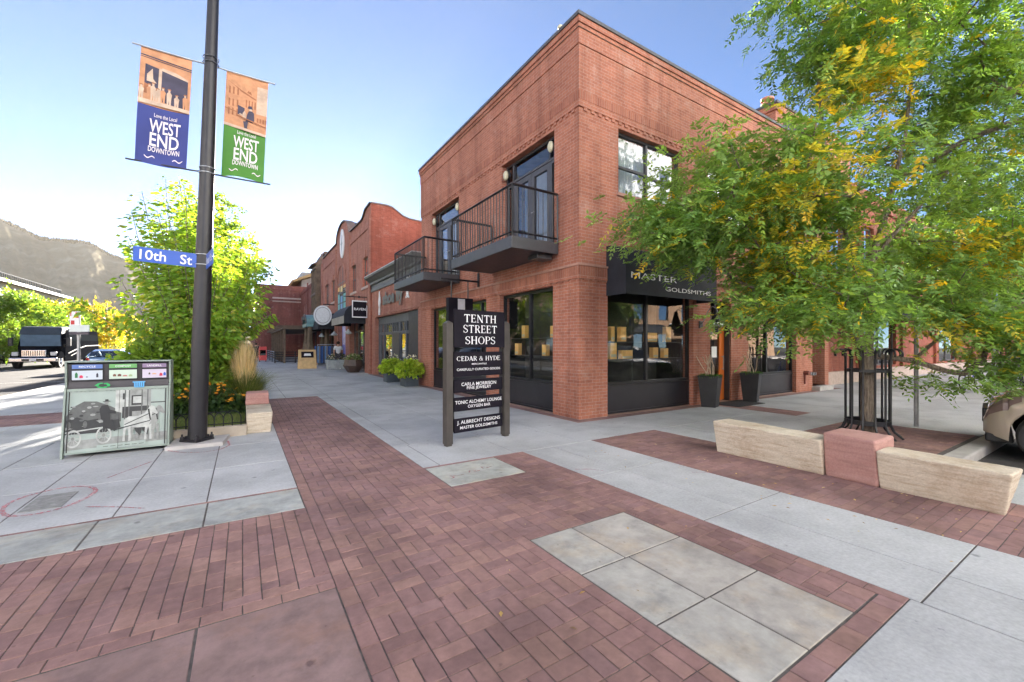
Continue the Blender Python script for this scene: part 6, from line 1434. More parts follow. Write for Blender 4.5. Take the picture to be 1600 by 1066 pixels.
# lawn in the bed
v, f, cl = [], [], []
for _ in range(12000):
    x, y = rnd.uniform(-2.2, .03), rnd.uniform(8.68, 10.6); h = rnd.uniform(.03, .085); a = rnd.uniform(0, 6.28); s_ = (math.cos(a) * .004, math.sin(a) * .004); t = (rnd.gauss(0, .025), rnd.gauss(0, .025)); n0 = len(v)
    v += [(x - s_[0], y - s_[1], .118), (x + s_[0], y + s_[1], .118), (x + t[0], y + t[1], .12 + h)]; f.append((n0, n0 + 1, n0 + 2)); q = rnd.choice([(.12, .19, .045), (.16, .22, .06), (.25, .24, .09), (.09, .15, .035)]); cl += [(*q, 1)] * 3
tag(npmesh('grass', v, f, PLANT, col=cl), 'short thin grass between the hoop fence and the flowers', 'grass', kind='stuff')
# --- trees along the far side of the avenue
for i, (px, dep, h, cw, cols, lab) in enumerate([(12, 37, 5.6, 6.0, GRN_ + [(.12, .17, .03)], 'dusty green street tree at the left edge behind the black bus'), (58, 46, 6.0, 6.2, GRN_ + [(.2, .22, .03)], 'green street tree rising just behind the roof of the black bus'), (104, 56, 6.6, 6.8, [(.2, .24, .03), (.12, .17, .03), (.34, .28, .03)], 'yellow green street tree right of the black bus windscreen'),
                                            (150, 62, 7.4, 7.6, GOLD, 'golden street tree behind the rear end of the black bus'), (180, 74, 6.6, 7.0, GOLD + GRN_, 'golden and green street tree left of the curved street lamp')]):
    c = AT(px, 540, dep); simple_tree('street_tree', lab, (c[0], c[1], 0), h, cw, 70, 40, cols, .24, .13, .22, 'street trees across the avenue')
for i, (px, dep, h, cw, lab) in enumerate([(205, 90, 5.5, 7, 'distant small tree left of the maple below the hillside'), (228, 110, 5, 8, 'most distant tree behind the maple at street level')]):
    c = AT(px, 540, dep); simple_tree('street_tree', lab, (c[0], c[1], 0), h, cw, 40, 30, GRN_, .34, .2, .2, 'distant trees down the avenue')

# ================================================================== VEHICLES
def lerp_tab(tab, x):
    for (a, p), (c, q) in zip(tab, tab[1:]):
        if a <= x <= c:
            t = (x - a) / (c - a + 1e-9); return p + (q - p) * t
    return tab[0][1] if x < tab[0][0] else tab[-1][1]
def wheel(root, x, y, r, wd, side):
    wt_ = MB(); n = 28; prof = [(r * .62, -wd / 2), (r * .93, -wd / 2), (r, -wd * .3), (r, wd * .3), (r * .93, wd / 2), (r * .62, wd / 2)]
    vs = [(x + q * math.cos(2 * math.pi * k / n), y + o, r + q * math.sin(2 * math.pi * k / n)) for q, o in prof for k in range(n)]; m = len(prof)
    wt_.add(vs, [(i * n + k, i * n + (k + 1) % n, (i + 1) % m * n + (k + 1) % n, (i + 1) % m * n + k) for i in range(m) for k in range(n)])
    w_ = wt_.build('wheel', RUBBER, root, smooth=30, local=True)
    b = MB(); ys = y + side * wd * .30
    vs = [(x + q * math.cos(2 * math.pi * k / n), ys + side * o, r + q * math.sin(2 * math.pi * k / n)) for q, o in ((r * .63, .03), (r * .57, .05), (r * .54, .0)) for k in range(n)]
    b.add(vs, [(i * n + k, i * n + (k + 1) % n, (i + 1) * n + (k + 1) % n, (i + 1) * n + k) for i in range(2) for k in range(n)])
    for k in range(10):
        a = 2 * math.pi * k / 10; b.tube([(x + r * .1 * math.cos(a), ys + side * .035, r + r * .1 * math.sin(a)), (x + r * .57 * math.cos(a + .12), ys + side * .03, r + r * .57 * math.sin(a + .12))], [r * .06, r * .045], 5)
    b.lathe((0, 0, 0), [(.001, 0)], 3) if False else None
    b.ell((x, ys + side * .03, r), r * .13, .03, r * .13, 10, 6); b.build('rim', CHROME, w_, local=True, smooth=40)
    b = MB(); b.add([(x + r * .62 * math.cos(2 * math.pi * k / n), y - side * .01, r + r * .62 * math.sin(2 * math.pi * k / n)) for k in range(n)], [tuple(range(n))]); b.build('brake_disc', RUBBER, w_, local=True)
def car(name, label, cat, loc, rz, paint, L=4.7, W=1.9, style='suv', group=None, nose=.92):
    r = thing(name, label, cat, loc, rz, group); h2 = L / 2
    wr = .37 if style == 'suv' else .33; xf, xr_ = h2 - nose, -h2 + .95
    top = [(-h2, .62), (-h2 + .03, .95), (-h2 + .12, 1.06), (-h2 + .5, 1.08), (.25 * L, 1.06), (.30 * L, 1.03), (.40 * L, .97), (.46 * L, .88), (h2 - .06, .74), (h2, .56)] if style == 'suv' else [(-h2, .58), (-h2 + .04, .9), (-h2 + .3, .97), (.2 * L, .96), (.3 * L, .92), (.42 * L, .82), (h2 - .06, .66), (h2, .5)]
    wtab = [(-h2, .72), (-h2 + .06, .84), (-h2 + .25, .955), (-h2 + .7, 1), (.30 * L, 1), (.40 * L, .965), (.46 * L, .88), (h2 - .05, .76), (h2, .62)]
    xs = sorted(set([-h2, -h2 + .03, -h2 + .06, -h2 + .12, -h2 + .25] + [-h2 + .4 + k * .2 for k in range(int((L - .6) / .2))] + [h2 - .3, h2 - .2, h2 - .12, h2 - .06, h2 - .03, h2] + [c + (wr + .06) * math.cos(math.pi * k / 12) for c in (xf, xr_) for k in range(13)]))
    V, rows = [], []
    for x in xs:
        hw = W / 2 * lerp_tab(wtab, x); zt = lerp_tab(top, x); zb = .26 + .10 * max(0, abs(x) - h2 + .3) / .3
        za = zb
        for c in (xf, xr_):
            d = abs(x - c)
            if d < wr + .06: za = max(zb, wr + math.sqrt(max(0, (wr + .06) ** 2 - d * d)))
        mz = lambda t: za + (zt - za) * t
        half = [(0, za), (hw * .80, za), (hw * .98, za + .005), (hw * 1.0, mz(.12)), (hw * 1.0, mz(.45)), (hw * .985, mz(.72)), (hw * .955, mz(.9)), (hw * .88, mz(.98)), (hw * .6, zt + .015), (0, zt + .03)]
        row = [(x, y, z) for y, z in half] + [(x, -y, z) for y, z in half[-2:0:-1]]; rows.append(row)
    m = len(rows[0]); b = MB(); b.add([p for q in rows for p in q], [(i * m + k, i * m + (k + 1) % m, (i + 1) * m + (k + 1) % m, (i + 1) * m + k) for i in range(len(rows) - 1) for k in range(m)] + [tuple(range(m)), tuple((len(rows) - 1) * m + k for k in range(m - 1, -1, -1))])
    body = b.build('body', paint, r, smooth=38, local=True); brow = rows
    # greenhouse
    if style == 'suv': gt = [(-h2 + .16, 1.10, 1.04, .93), (-h2 + .45, 1.52, 1.04, .84), (-h2 + .75, 1.62, 1.04, .80), (-.16 * L, 1.66, 1.04, .80), (.0 * L, 1.63, 1.04, .79), (.08 * L, 1.45, 1.03, .82), (.20 * L, 1.06, 1.02, .88)]
    else: gt = [(-h2 + .12, .98, .94, .9), (-h2 + .55, 1.30, .95, .80), (-h2 + 1.1, 1.42, .95, .77), (-.02 * L, 1.44, .95, .76), (.06 * L, 1.40, .94, .77), (.24 * L, .97, .92, .86)]
    rows = []
    for x, zt, zb, k in gt:
        hb, ht = W / 2 * .93, W / 2 * k * .92; rows.append([(x, hb, zb - .03), (x, hb * .985, zb + (zt - zb) * .12), (x, ht * 1.02, zb + (zt - zb) * .84), (x, ht * .94, zt - .01), (x, ht * .5, zt + .015), (x, -ht * .5, zt + .015), (x, -ht * .94, zt - .01), (x, -ht * 1.02, zb + (zt - zb) * .84), (x, -hb * .985, zb + (zt - zb) * .12), (x, -hb, zb - .03)])
    m = 10; b = MB(); g = MB()
    for i in range(len(rows) - 1):
        for k in range(m - 1):
            q = [rows[i][k], rows[i][k + 1], rows[i + 1][k + 1], rows[i + 1][k]]
            side = k in (1, 7); scr = (i == 0 or i >= len(rows) - 2) and k in (3, 4, 5)
            if side and 0 < i or scr or (side and i == 0): g.add(q, [(0, 1, 2, 3)])
            else: b.add(q, [(0, 1, 2, 3)])
    b.build('roof', paint, body, smooth=40, local=True); g.build('window_glass', GLASSC, body, smooth=30, local=True)
    b = MB()
    for i in (1, 3, len(rows) - 3):
        for sg in (1, -1):
            p, q = rows[i][1], rows[i][2]; b.bar((p[0], sg * p[1] * 1.002, p[2]), (q[0], sg * q[1] * 1.004, q[2]), .06, .05)
    b.build('pillar', BLACK, r, local=True)
    for x in (xf, xr_):
        for sg in (1, -1): wheel(r, x, sg * (W / 2 - .14), wr, .22, sg)
    b = MB(); b.box(-h2 + .4, h2 - .45, -W / 2 + .22, W / 2 - .22, .24, .50)
    b.build('underbody', RUBBER, r, local=True)
    HL = mat('headlamp_glass_' + name, (.16, .11, .10), .08, .1, 8); TLt = mat('tail_lamp_' + name, (.35, .02, .02), .15, .1, 8)
    for sg in (1, -1):
        for nm_, m_, cond in (('headlight', HL, lambda x: h2 - .44 < x < h2 - .02), ('tail_light', TLt, lambda x: x < -h2 + .26)):
            b = MB(); ix = [i for i, x in enumerate(xs) if cond(x)]
            for i, j in zip(ix, ix[1:]):
                for k in ((5, 6) if sg > 0 else (12, 11)):
                    q = [brow[i][k], brow[i][k + 1], brow[j][k + 1], brow[j][k]]; e = .006 if nm_ == 'headlight' else -.006
                    b.add([(x + e, y * 1.006, z + .001) for x, y, z in q], [(0, 1, 2, 3)])
            b.build(nm_, m_, r, local=True, smooth=40)
        b = MB(); b.ell(((.06 if style == 'suv' else .17) * L, sg * (W / 2 + .06), 1.08), .09, .10, .07, 10, 7); b.build('mirror', paint, r, smooth=True, local=True)
        b = MB(); b.tube([(-h2 + .62, sg * W / 2 * .997, .48), (-h2 + 1.6, sg * W / 2 * 1.002, .42), (h2 - 1.6, sg * W / 2 * 1.002, .42)], .018, 6); b.build('sill_trim', RUBBER, r, local=True)
    b = MB(); b.box(h2 - .06, h2 + .012, -W * .24, W * .24, .48, .70); b.build('grille', BLACK, r, bevel=.02, local=True)
    b = MB(); b.box(h2 - .3, h2 - .02, -W * .40, W * .40, .235, .36); b.box(-h2 + .02, -h2 + .3, -W * .42, W * .42, .25, .40); b.build('bumper_trim', RUBBER, r, bevel=.03, local=True)
    return r
CP = lambda n, c, mt=.3: mat(n, c, .22, .03, 2, metal=mt, coat=1.0)
BEIGE = CP('beige_car_paint', (.37, .31, .245), .15); BLUEG = CP('steel_blue_car_paint', (.10, .16, .24), .45); BLK = CP('black_car_paint', (.008, .008, .010), 0); SILV = CP('silver_car_paint', (.45, .45, .45), .6); WHT = CP('white_car_paint', (.6, .6, .58), 0)
car('parked_suv', 'beige parked car at the right edge with only its front corner and wheel showing', 'car', (10.47, -.69, -.135), R(98.7), BEIGE, nose=.68)
car('parked_suv', 'black car parked along the right hand street, mirrored in the shop window', 'car', (15.6, -.75, -.135), R(96), BLK)
p = AT(207, 560, 28.0); car('parked_hatchback', 'steel blue parked hatchback seen from behind over the waste bin', 'car', (-7.35, 38.2, -.135), R(90), BLUEG, 4.4, 1.85, 'hatch')
car('parked_hatchback', 'silver car parked ahead of the steel blue hatchback by the maple', 'car', (-7.3, 44.6, -.135), R(90), SILV, 4.5, 1.85, 'hatch'); car('parked_hatchback', 'white car furthest along the parked row by the maple', 'car', (-7.35, 51.5, -.135), R(90), WHT, 4.5, 1.85, 'hatch')
q = AT(2, 566, 33); car('parked_suv', 'dark car cut by the left edge of the picture beside the black bus', 'car', (q[0] - 1.6, q[1] - 1.0, -.135), R(-90), BLK, 4.6, 1.9, 'suv')
q = AT(22, 566, 40); car('parked_hatchback', 'dark blue car parked behind the front of the black bus', 'car', (q[0] - .6, q[1] + 1.2, -.135), R(-90), CP('navy_car_paint', (.02, .03, .06), 0), 4.5, 1.8, 'hatch')

# --- black shuttle bus with truck front
bus = thing('shuttle_bus', 'long black shuttle bus with chrome grille coming down the avenue', 'bus', (-12.7, 45.6, -.135), R(-90))
BB = mat('bus_black_paint', (.012, .013, .016), .5, .1, 3, spec=.0); BGR = mat('bus_roof_paint', (.05, .065, .08), .5, .1, 3, spec=.3)
b = MB(); b.add([(-9.0, -1.22, .45), (.0, -1.22, .45), (.0, 1.22, .45), (-9.0, 1.22, .45), (-9.0, -1.25, 1.6), (.0, -1.25, 1.6), (.0, 1.25, 1.6), (-9.0, 1.25, 1.6), (-9, -1.15, 2.95), (-.5, -1.15, 2.95), (-.5, 1.15, 2.95), (-9, 1.15, 2.95)],
    [(0, 1, 5, 4), (1, 2, 6, 5), (2, 3, 7, 6), (3, 0, 4, 7), (4, 5, 9, 8), (5, 6, 10, 9), (6, 7, 11, 10), (7, 4, 8, 11), (8, 9, 10, 11), (3, 2, 1, 0)])
bd = b.build('body', BB, bus, bevel=.10, local=True)
b = MB(); b.add([(-.9, -1.17, 2.62), (.38, -1.12, 2.48), (.38, 1.12, 2.48), (-.9, 1.17, 2.62), (-1.0, -1.14, 3.12), (-.1, -1.05, 3.06), (-.1, 1.05, 3.06), (-1.0, 1.14, 3.12)], [(3, 2, 1, 0), (0, 1, 5, 4), (1, 2, 6, 5), (2, 3, 7, 6), (3, 0, 4, 7), (4, 5, 6, 7)]); b.build('roof_fairing', BGR, bus, bevel=.08, local=True)
b = MB(); b.box(-5, -1.1, -.7, .7, 2.955, 3.14); b.build('roof_unit', BGR, bus, bevel=.06, local=True)
b = MB(); b.add([(.13, -1.05, 1.62), (.13, 1.05, 1.62), (.30, 1.02, 2.47), (.30, -1.02, 2.47), (.02, -1.05, 1.62), (.02, 1.05, 1.62), (.02, 1.02, 2.47), (.02, -1.02, 2.47)], [(0, 1, 2, 3), (0, 3, 7, 4), (1, 5, 6, 2), (3, 2, 6, 7), (4, 5, 1, 0)]); b.build('windscreen', mat('bus_glass', (.12, .18, .25), .06, .1, 3), bus, local=True)  # windscreen base colour lightened to stand in for a pale blue reflection
b = MB(); b.add([(.0, -1.0, .75), (1.35, -.78, .75), (1.35, .78, .75), (.0, 1.0, .75), (.0, -1.0, 1.62), (.25, -.98, 1.60), (1.32, -.68, 1.36), (1.32, .68, 1.36), (.25, .98, 1.60), (.0, 1.0, 1.62)], [(3, 2, 1, 0), (0, 1, 6, 5, 4), (2, 3, 9, 8, 7), (1, 2, 7, 6), (5, 6, 7, 8), (4, 5, 8, 9)]); b.build('hood', BB, bus, bevel=.06, local=True)
for s_ in (1, -1):
    b = MB(); n = 10; P = [(.15 + .72 * math.cos(math.pi * k / n) * .95 + .5, .72 + .5 * math.sin(math.pi * k / n)) for k in range(n + 1)]; b.prism([(x, z) for x, z in P], (0, s_ * .80, 0), (1, 0, 0), (0, 0, 1), (0, s_ * .42, 0)); b.build('fender', BB, bus, bevel=.05, local=True)
    b = MB(); b.box(1.1, 1.36, s_ * .80, s_ * 1.12, .92, 1.2); b.build('headlight', mat('bus_lamp', (.55, .55, .55), .1, .1), bus, bevel=.04, local=True)
    wheel(bus, .62, s_ * 1.03, .50, .30, s_); wheel(bus, -6.3, s_ * 1.03, .50, .30, s_)
    b = MB(); b.box(.15, .32, s_ * 1.38, s_ * 1.62, 1.62, 2.25); b.bar((.1, s_ * 1.2, 2.2), (.22, s_ * 1.45, 2.2), .04); b.bar((.1, s_ * 1.2, 1.75), (.22, s_ * 1.45, 1.75), .04); b.build('mirror', BLACK, bus, bevel=.02, local=True)
    b = MB(); b.box(-8.6, -.9, s_ * 1.20, s_ * 1.215, 1.72, 2.6); b.build('side_window', mat('bus_side_glass', (.02, .024, .028), .4, .1, spec=.0), bus, local=True)
    b = MB(); b.tube([(-.6, s_ * 1.262, 1.05), (-2.5, s_ * 1.262, 1.35), (-5.0, s_ * 1.262, 1.62), (-8.9, s_ * 1.258, 1.66)], .045, 6); b.tube([(-1.2, s_ * 1.262, .85), (-3.4, s_ * 1.262, 1.2)], .03, 6); b.build('side_stripe', mat('bus_stripe', (.12, .12, .12), .6, spec=.1), bus, local=True)
b = MB(); b.box(1.36, 1.43, -.62, .62, .86, 1.34); g_ = b.build('grille', CHROME, bus, bevel=.03, local=True)
b = MB()
for k in range(13): b.box(1.431, 1.436, -.55 + k * .09, -.50 + k * .09, .92, 1.28)
b.build('grille_slots', RUBBER, g_, local=True)
b = MB(); b.box(1.30, 1.62, -1.2, 1.2, .48, .78); b.build('bumper', CHROME, bus, bevel=.05, local=True); b = MB(); b.box(1.622, 1.63, -.55, .55, .55, .70); b.mi = 1; b.box(1.632, 1.636, -.17, .17, .55, .70); b.build('bumper_insert', [RUBBER, WHITE], bus, local=True)

# --- bicycles by the second guard
def bicycle(lab, loc, rz, colr):
    r = thing('bicycle', lab, 'bicycle', loc, rz, 'bicycles at the far right tree guard'); fm = mat('bike_paint_%d' % len(bpy.data.materials), colr, .35)
    for x in (-.52, .52):
        b = MB(); n = 28; b.tube([(x + .33 * math.cos(2 * math.pi * k / n), 0, .35 + .33 * math.sin(2 * math.pi * k / n)) for k in range(n + 1)], .018, 6); w_ = b.build('wheel', RUBBER, r, local=True)
        b = MB()
        for k in range(12): a = 2 * math.pi * k / 12; b.tube([(x, .02 * (-1) ** k, .35), (x + .32 * math.cos(a), 0, .35 + .32 * math.sin(a))], .0025, 4)
        b.build('spokes', STEEL, w_, local=True)
    b = MB()
    for p, q in (((-.52, 0, .35), (-.05, 0, .32)), ((-.05, 0, .32), (-.20, 0, .82)), ((-.20, 0, .78), (.36, 0, .80)), ((-.05, 0, .32), (.38, 0, .72)), ((-.52, 0, .35), (-.20, 0, .76)), ((.34, 0, .9), (.52, 0, .35))): b.tube([p, q], .016, 8)
    b.build('frame', fm, r, local=True); b = MB(); b.ell((-.24, 0, .92), .13, .07, .035, 10, 6); b.tube([(-.22, 0, .8), (-.23, 0, .92)], .013, 6); b.build('saddle', RUBBER, r, local=True, smooth=True)
    b = MB(); b.tube([(.40, -.29, 1.02), (.30, -.2, 1.0), (.33, 0, .95), (.30, .2, 1.0), (.40, .29, 1.02)], .012, 6); b.tube([(.34, 0, .86), (.33, 0, .96)], .014, 6); b.build('handlebar', STEEL, r, local=True); return r
q = AT(1566, 612, 12.6); bicycle('red bicycle leaning by the second tree guard at the far right', (q[0], q[1], 0), R(25), (.35, .03, .04))
q = AT(1590, 612, 12.2); bicycle('dark bicycle nearest the beige car at the far right', (q[0], q[1], 0), R(40), (.03, .03, .035))
q = AT(1518, 600, 14.5); bb = bicycle('blue bicycle behind the hanging branches at the far right', (q[0], q[1], 0), R(-10), (.02, .04, .3))
# --- poles and the bus stop sign
def sign_pole(name, label, cat, x, y, h, r_=.035):
    t = thing(name, label, cat, (x, y, 0)); b = MB(); b.tube([(x, y, -.005), (x, y, h)], r_, 10); b.build('pole', STEEL, t, smooth=30); return t
t = sign_pole('sign_pole', 'short grey steel pole standing in the pavement right of the caged tree', 'pole', 10.69, 2.58, 2.4)
b = MB(); b.box(10.52, 10.86, 2.535, 2.545, 1.9, 2.36); b.build('plate', WHITE, t)
t = sign_pole('sign_pole', 'pale perforated sign post by the kerb behind the beige car', 'pole', 13.0, 1.96, 2.7, .03)
b = MB(); b.box(12.87, 13.13, 1.925, 1.93, 2.3, 2.68); b.build('plate', SB, t)
q = AT(123, 540, 15.0); bs = sign_pole('bus_stop_sign', 'grey post with a red and white bus stop sign behind the waste bin', 'sign', q[0], q[1], 2.78, .05)
def camplate(x0, x1, y0, y1, dep, name, m, root, th=.03):
    A, B_, C_, D_ = AT(x0, y1, dep), AT(x1, y1, dep), AT(x1, y0, dep), AT(x0, y0, dep); o = Vector(A); b = MB(); ax = Vector(B_) - o; ay = Vector(D_) - o; b.prism([(0, 0), (1, 0), (1, 1), (0, 1)], o, tuple(ax), tuple(ay), tuple(Vector((Fw[0], Fw[1], 0)) * th)); return b.build(name, m, root), o, ax.normalized(), ay.normalized()
RED = mat('red_sign', (.55, .05, .05), .4, .05); PLB = mat('pale_sign', (.60, .66, .64), .4, .08)
pl_, o, ax, ay = camplate(109, 124, 487, 508, 14.9, 'plate', WHITE, bs); b = MB()
b.mi = 0
for u, v, a, c in ((.04, .02, .13, .14), (.02, .32, .04, .14), (.20, .25, .12, .2)): b.add([o + ax * (u + i * a) + ay * (v + j * c) - Vector((Fw[0], Fw[1], 0)) * .004 for i, j in ((0, 0), (1, 0), (1, 1), (0, 1))], [(0, 1, 2, 3)])
b.build('red_marks', RED, pl_)
pl_, o, ax, ay = camplate(107.5, 139, 508, 518.5, 14.9, 'plate', PLB, bs); pl_, o, ax, ay = camplate(108, 138, 519, 523, 14.9, 'plate', mat('timetable_panel', (.08, .07, .09), .4), bs)
q = AT(166, 540, 62); sl_ = thing('street_lamp', 'tall curved arm street lamp across the avenue in front of the hillside', 'street lamp', (q[0], q[1], 0))
b = MB(); zt = 1.53 + 75 * 62 / 658; rr3 = Vector((Rv[0], Rv[1], 0)); q0 = Vector((q[0], q[1], 0)); b.tube([q0, q0 + Vector((0, 0, zt - 1.5)), q0 + Vector((0, 0, zt - .6)) + rr3 * .12, q0 + Vector((0, 0, zt - .1)) + rr3 * .6, q0 + Vector((0, 0, zt)) + rr3 * 1.3], [.12, .1, .08, .07, .06], 8); b.build('pole', STEEL, sl_, smooth=True)
b = MB(); b.ell(q0 + Vector((0, 0, zt - .02)) + rr3 * 1.6, .45, .25, .10, 10, 6); b.build('lamp_head', STEEL, sl_, smooth=True)
q = AT(410.5, 562, 40); nbx = thing('newspaper_box', 'small red street box at the end of the patio fence', 'box', (q[0], q[1], 0)); b = MB(); b.box(q[0] - .32, q[0] + .32, q[1] - .3, q[1] + .3, .12, 1.2); b.prism([(-.3, 1.2), (.3, 1.2), (.3, 1.3), (-.3, 1.42)], (q[0] - .32, q[1], 0), (0, 1, 0), (0, 0, 1), (.64, 0, 0)); b.build('case', RED, nbx, bevel=.02)
b = MB(); b.box(q[0] - .24, q[0] + .24, q[1] - .306, q[1] - .301, .6, 1.1); b.build('window', GLASSC, nbx)
b = MB()
for sx in (-.25, .25):
    for sy in (-.22, .22): b.box(q[0] + sx - .03, q[0] + sx + .03, q[1] + sy - .03, q[1] + sy + .03, 0, .12)
b.build('legs', BLACK, nbx)

# ================================================================== PEOPLE
SKIN = mat('skin', (.45, .26, .18), .6, .05, 6); 
def skinmesh(name, joints, edges, radii, m, root, sub=2):
    me = bpy.data.meshes.new(name); me.from_pydata(joints, edges, []); o = bpy.data.objects.new(name, me); COL.objects.link(o); o.parent = root
    sk_ = o.modifiers.new('skin', 'SKIN'); sk_.use_smooth_shade = True; sv = me.skin_vertices[0].data
    for i, r_ in enumerate(radii): sv[i].radius = (r_, r_) if not isinstance(r_, tuple) else r_; sv[i].use_root = (i == 0)
    s2 = o.modifiers.new('sub', 'SUBSURF'); s2.levels = s2.render_levels = sub; me.materials.append(m); return o
def person(label, loc, rz, hgt, shirt, trousers, hair, stride=.28, short=False, group=None):
    r = thing('person', label, 'person', loc, rz, group); k = hgt / 1.75; P = lambda x, y, z: (x * k, y * k, z * k)
    # x = left/right, facing -y
    J = {'pel': (0, 0, .95), 'sp': (0, .01, 1.15), 'ch': (0, .0, 1.34), 'nk': (0, .0, 1.48), 'hd0': (0, -.015, 1.56), 'hd': (0, -.02, 1.65), 'hd2': (0, -.01, 1.73),
         'hl': (.10, 0, .92), 'kl': (.11, -stride * .55, .50), 'al': (.11, -stride * .9, .09), 'tl': (.115, -stride * .9 - .15, .03), 'hr': (-.10, 0, .92), 'kr': (-.105, stride * .25, .49), 'ar': (-.11, stride * .95, .12), 'tr': (-.11, stride * .95 - .14, .04),
         'sl': (.19, 0, 1.41), 'el': (.25, .10, 1.15), 'wl': (.24, -.02 + .0, .92), 'ml': (.235, -.06, .83), 'sr': (-.19, 0, 1.41), 'er': (-.25, -.02, 1.14), 'wr': (-.24, -.16, .94), 'mr': (-.235, -.20, .86)}
    RD = dict(pel=.13, sp=.12, ch=.135, nk=.055, hd0=.07, hd=.095, hd2=.06, hl=.095, kl=.06, al=.042, tl=.035, hr=.095, kr=.06, ar=.042, tr=.035, sl=.06, el=.043, wl=.03, ml=.035, sr=.06, er=.043, wr=.03, mr=.035)
    ks = list(J); E_ = [('pel', 'sp'), ('sp', 'ch'), ('ch', 'nk'), ('nk', 'hd0'), ('hd0', 'hd'), ('hd', 'hd2'), ('pel', 'hl'), ('hl', 'kl'), ('kl', 'al'), ('al', 'tl'), ('pel', 'hr'), ('hr', 'kr'), ('kr', 'ar'), ('ar', 'tr'), ('ch', 'sl'), ('sl', 'el'), ('el', 'wl'), ('wl', 'ml'), ('ch', 'sr'), ('sr', 'er'), ('er', 'wr'), ('wr', 'mr')]
    skinmesh('body', [P(*J[a]) for a in ks], [(ks.index(a), ks.index(c)) for a, c in E_], [RD[a] * k for a in ks], SKIN, r)
    def sub(name, names, ed, grow, m, mv={}):
        pts = [P(*mv.get(a, J[a])) for a in names]; skinmesh(name, pts, [(names.index(a), names.index(c)) for a, c in ed], [(RD[a] + grow) * k for a in names], m, r)
    lp_ = lambda a, c, t: tuple(J[a][i] + (J[c][i] - J[a][i]) * t for i in range(3))
    sub('shirt', ['pel', 'sp', 'ch', 'sl', 'el', 'sr', 'er'], [('pel', 'sp'), ('sp', 'ch'), ('ch', 'sl'), ('sl', 'el'), ('ch', 'sr'), ('sr', 'er')], .022, shirt, {'pel': (0, 0, .91), 'el': lp_('sl', 'el', .75), 'er': lp_('sr', 'er', .75)})
    nm = ['pel', 'hl', 'kl', 'hr', 'kr'] + ([] if short else ['al', 'ar']); ed = [('pel', 'hl'), ('hl', 'kl'), ('pel', 'hr'), ('hr', 'kr')] + ([] if short else [('kl', 'al'), ('kr', 'ar')])
    sub('trousers', nm, ed, .02, trousers, {'al': lp_('kl', 'al', .9), 'ar': lp_('kr', 'ar', .9)})
    b = MB(); b.ell((0, .012 * k, 1.675 * k), .105 * k, .115 * k, .105 * k, 12, 8); b.build('hair', hair, r, local=True, smooth=True)
    for a, t in (('al', 'tl'), ('ar', 'tr')): b = MB(); c = lp_(a, t, .5); b.ell((c[0] * k, c[1] * k, max(.045, c[2] - .01) * k), .055 * k, .14 * k, .05 * k, 10, 7); b.build('shoe', WHITE if not short else RUBBER, r, local=True, smooth=True)
    return r
C_ = lambda n, c: mat('cloth_' + n, c, .9, .12, 14)
HAIR = C_('dark_hair', (.03, .02, .015))
q = AT(528.5, 560, 27); person('person in a white t-shirt and dark trousers facing the shop entrance', (q[0], q[1], 0), R(170), 1.78, C_('white_tee', (.55, .57, .62)), C_('dark_trousers', (.05, .05, .06)), HAIR, .10)
q = AT(400, 565, 40.5); person('person in a navy top and shorts walking away down the sidewalk', (q[0], q[1], 0), R(175), 1.76, C_('navy', (.02, .03, .06)), C_('navy_shorts', (.025, .03, .05)), HAIR, .32, True)
q = AT(388.5, 562, 45); person('person in a black and white outfit further back by the grass plumes', (q[0], q[1], 0), R(5), 1.72, C_('black_top', (.02, .02, .025)), C_('pale_trousers', (.4, .4, .42)), HAIR, .25)
q = AT(381, 562, 47); person('person in dark clothes half hidden by the grass plumes', (q[0], q[1], 0), R(0), 1.70, C_('brown_top', (.10, .05, .05)), C_('black_trousers', (.03, .03, .035)), HAIR, .2)

# ================================================================== FAR THINGS, WHAT THE GLASS MIRRORS, ADDED BOUNCE WALLS AND SHADE TREES
CRM = mat('cream_render', (.40, .35, .28), .8, .12, 1)
ap = thing('apartment_building', 'long low apartment building with balconies across the avenue behind the street trees', 'building', (-26, 82, 0)); PA = ('X', -26, -1)
wa = [(62.5 + 3 * k, 64.2 + 3 * k, z, z + 1.7) for k in range(14) for z in (1.0, 4.2, 7.4)]
b = MB(); b.wall(PA, 62, 104, -.2, 9.6, wa, .4); b.add([(-26, 104, -.2), (-45, 104, -.2), (-45, 104, 9.6), (-26, 104, 9.6)], [(0, 1, 2, 3)]); b.build('wall', CRM, ap)
b = MB(); b.box(-46, -25.2, 61.5, 104.6, 9.6, 9.95); b.build('roof', COPING, ap)
b = MB(); b.bar((-25.6, 61.8, 10.75), (-25.6, 100, 10.75), .08)
for k in range(64): b.bar((-25.6, 61.8 + k * .6, 9.95), (-25.6, 61.8 + k * .6, 10.75), .04)
b.build('roof_railing', BLACK, ap)
for u0, u1, z0, z1 in wa[1::2]: window(ap, PA, u0, u1, z0, z1, .15, [(u0 + u1) / 2], [], .08, DARKGREY, GLASSU)
for u0, u1, z0, z1 in wa[0::2]: window(ap, PA, u0, u1, z0, z1, .15, [(u0 + u1) / 2], [], .08, WHITE, GLASSU)
op = thing('arched_brick_building', 'brick building with arched windows across the avenue, seen mirrored in the shop glass', 'building', (-26, 40, 0))
wo = [(18 + 5 * k, 20.4 + 5 * k, z, z + 2.4) for k in range(8) for z in (.6, 5.0)]
b = MB(); b.wall(PA, 14, 60, -.2, 10.5, wo, .35); b.box(-26.5, -25.7, 14, 60, 10.5, 11); 
for k in range(23): b.box(-26.4, -25.75, 14 + k * 2, 15 + k * 2, 11, 11.6)
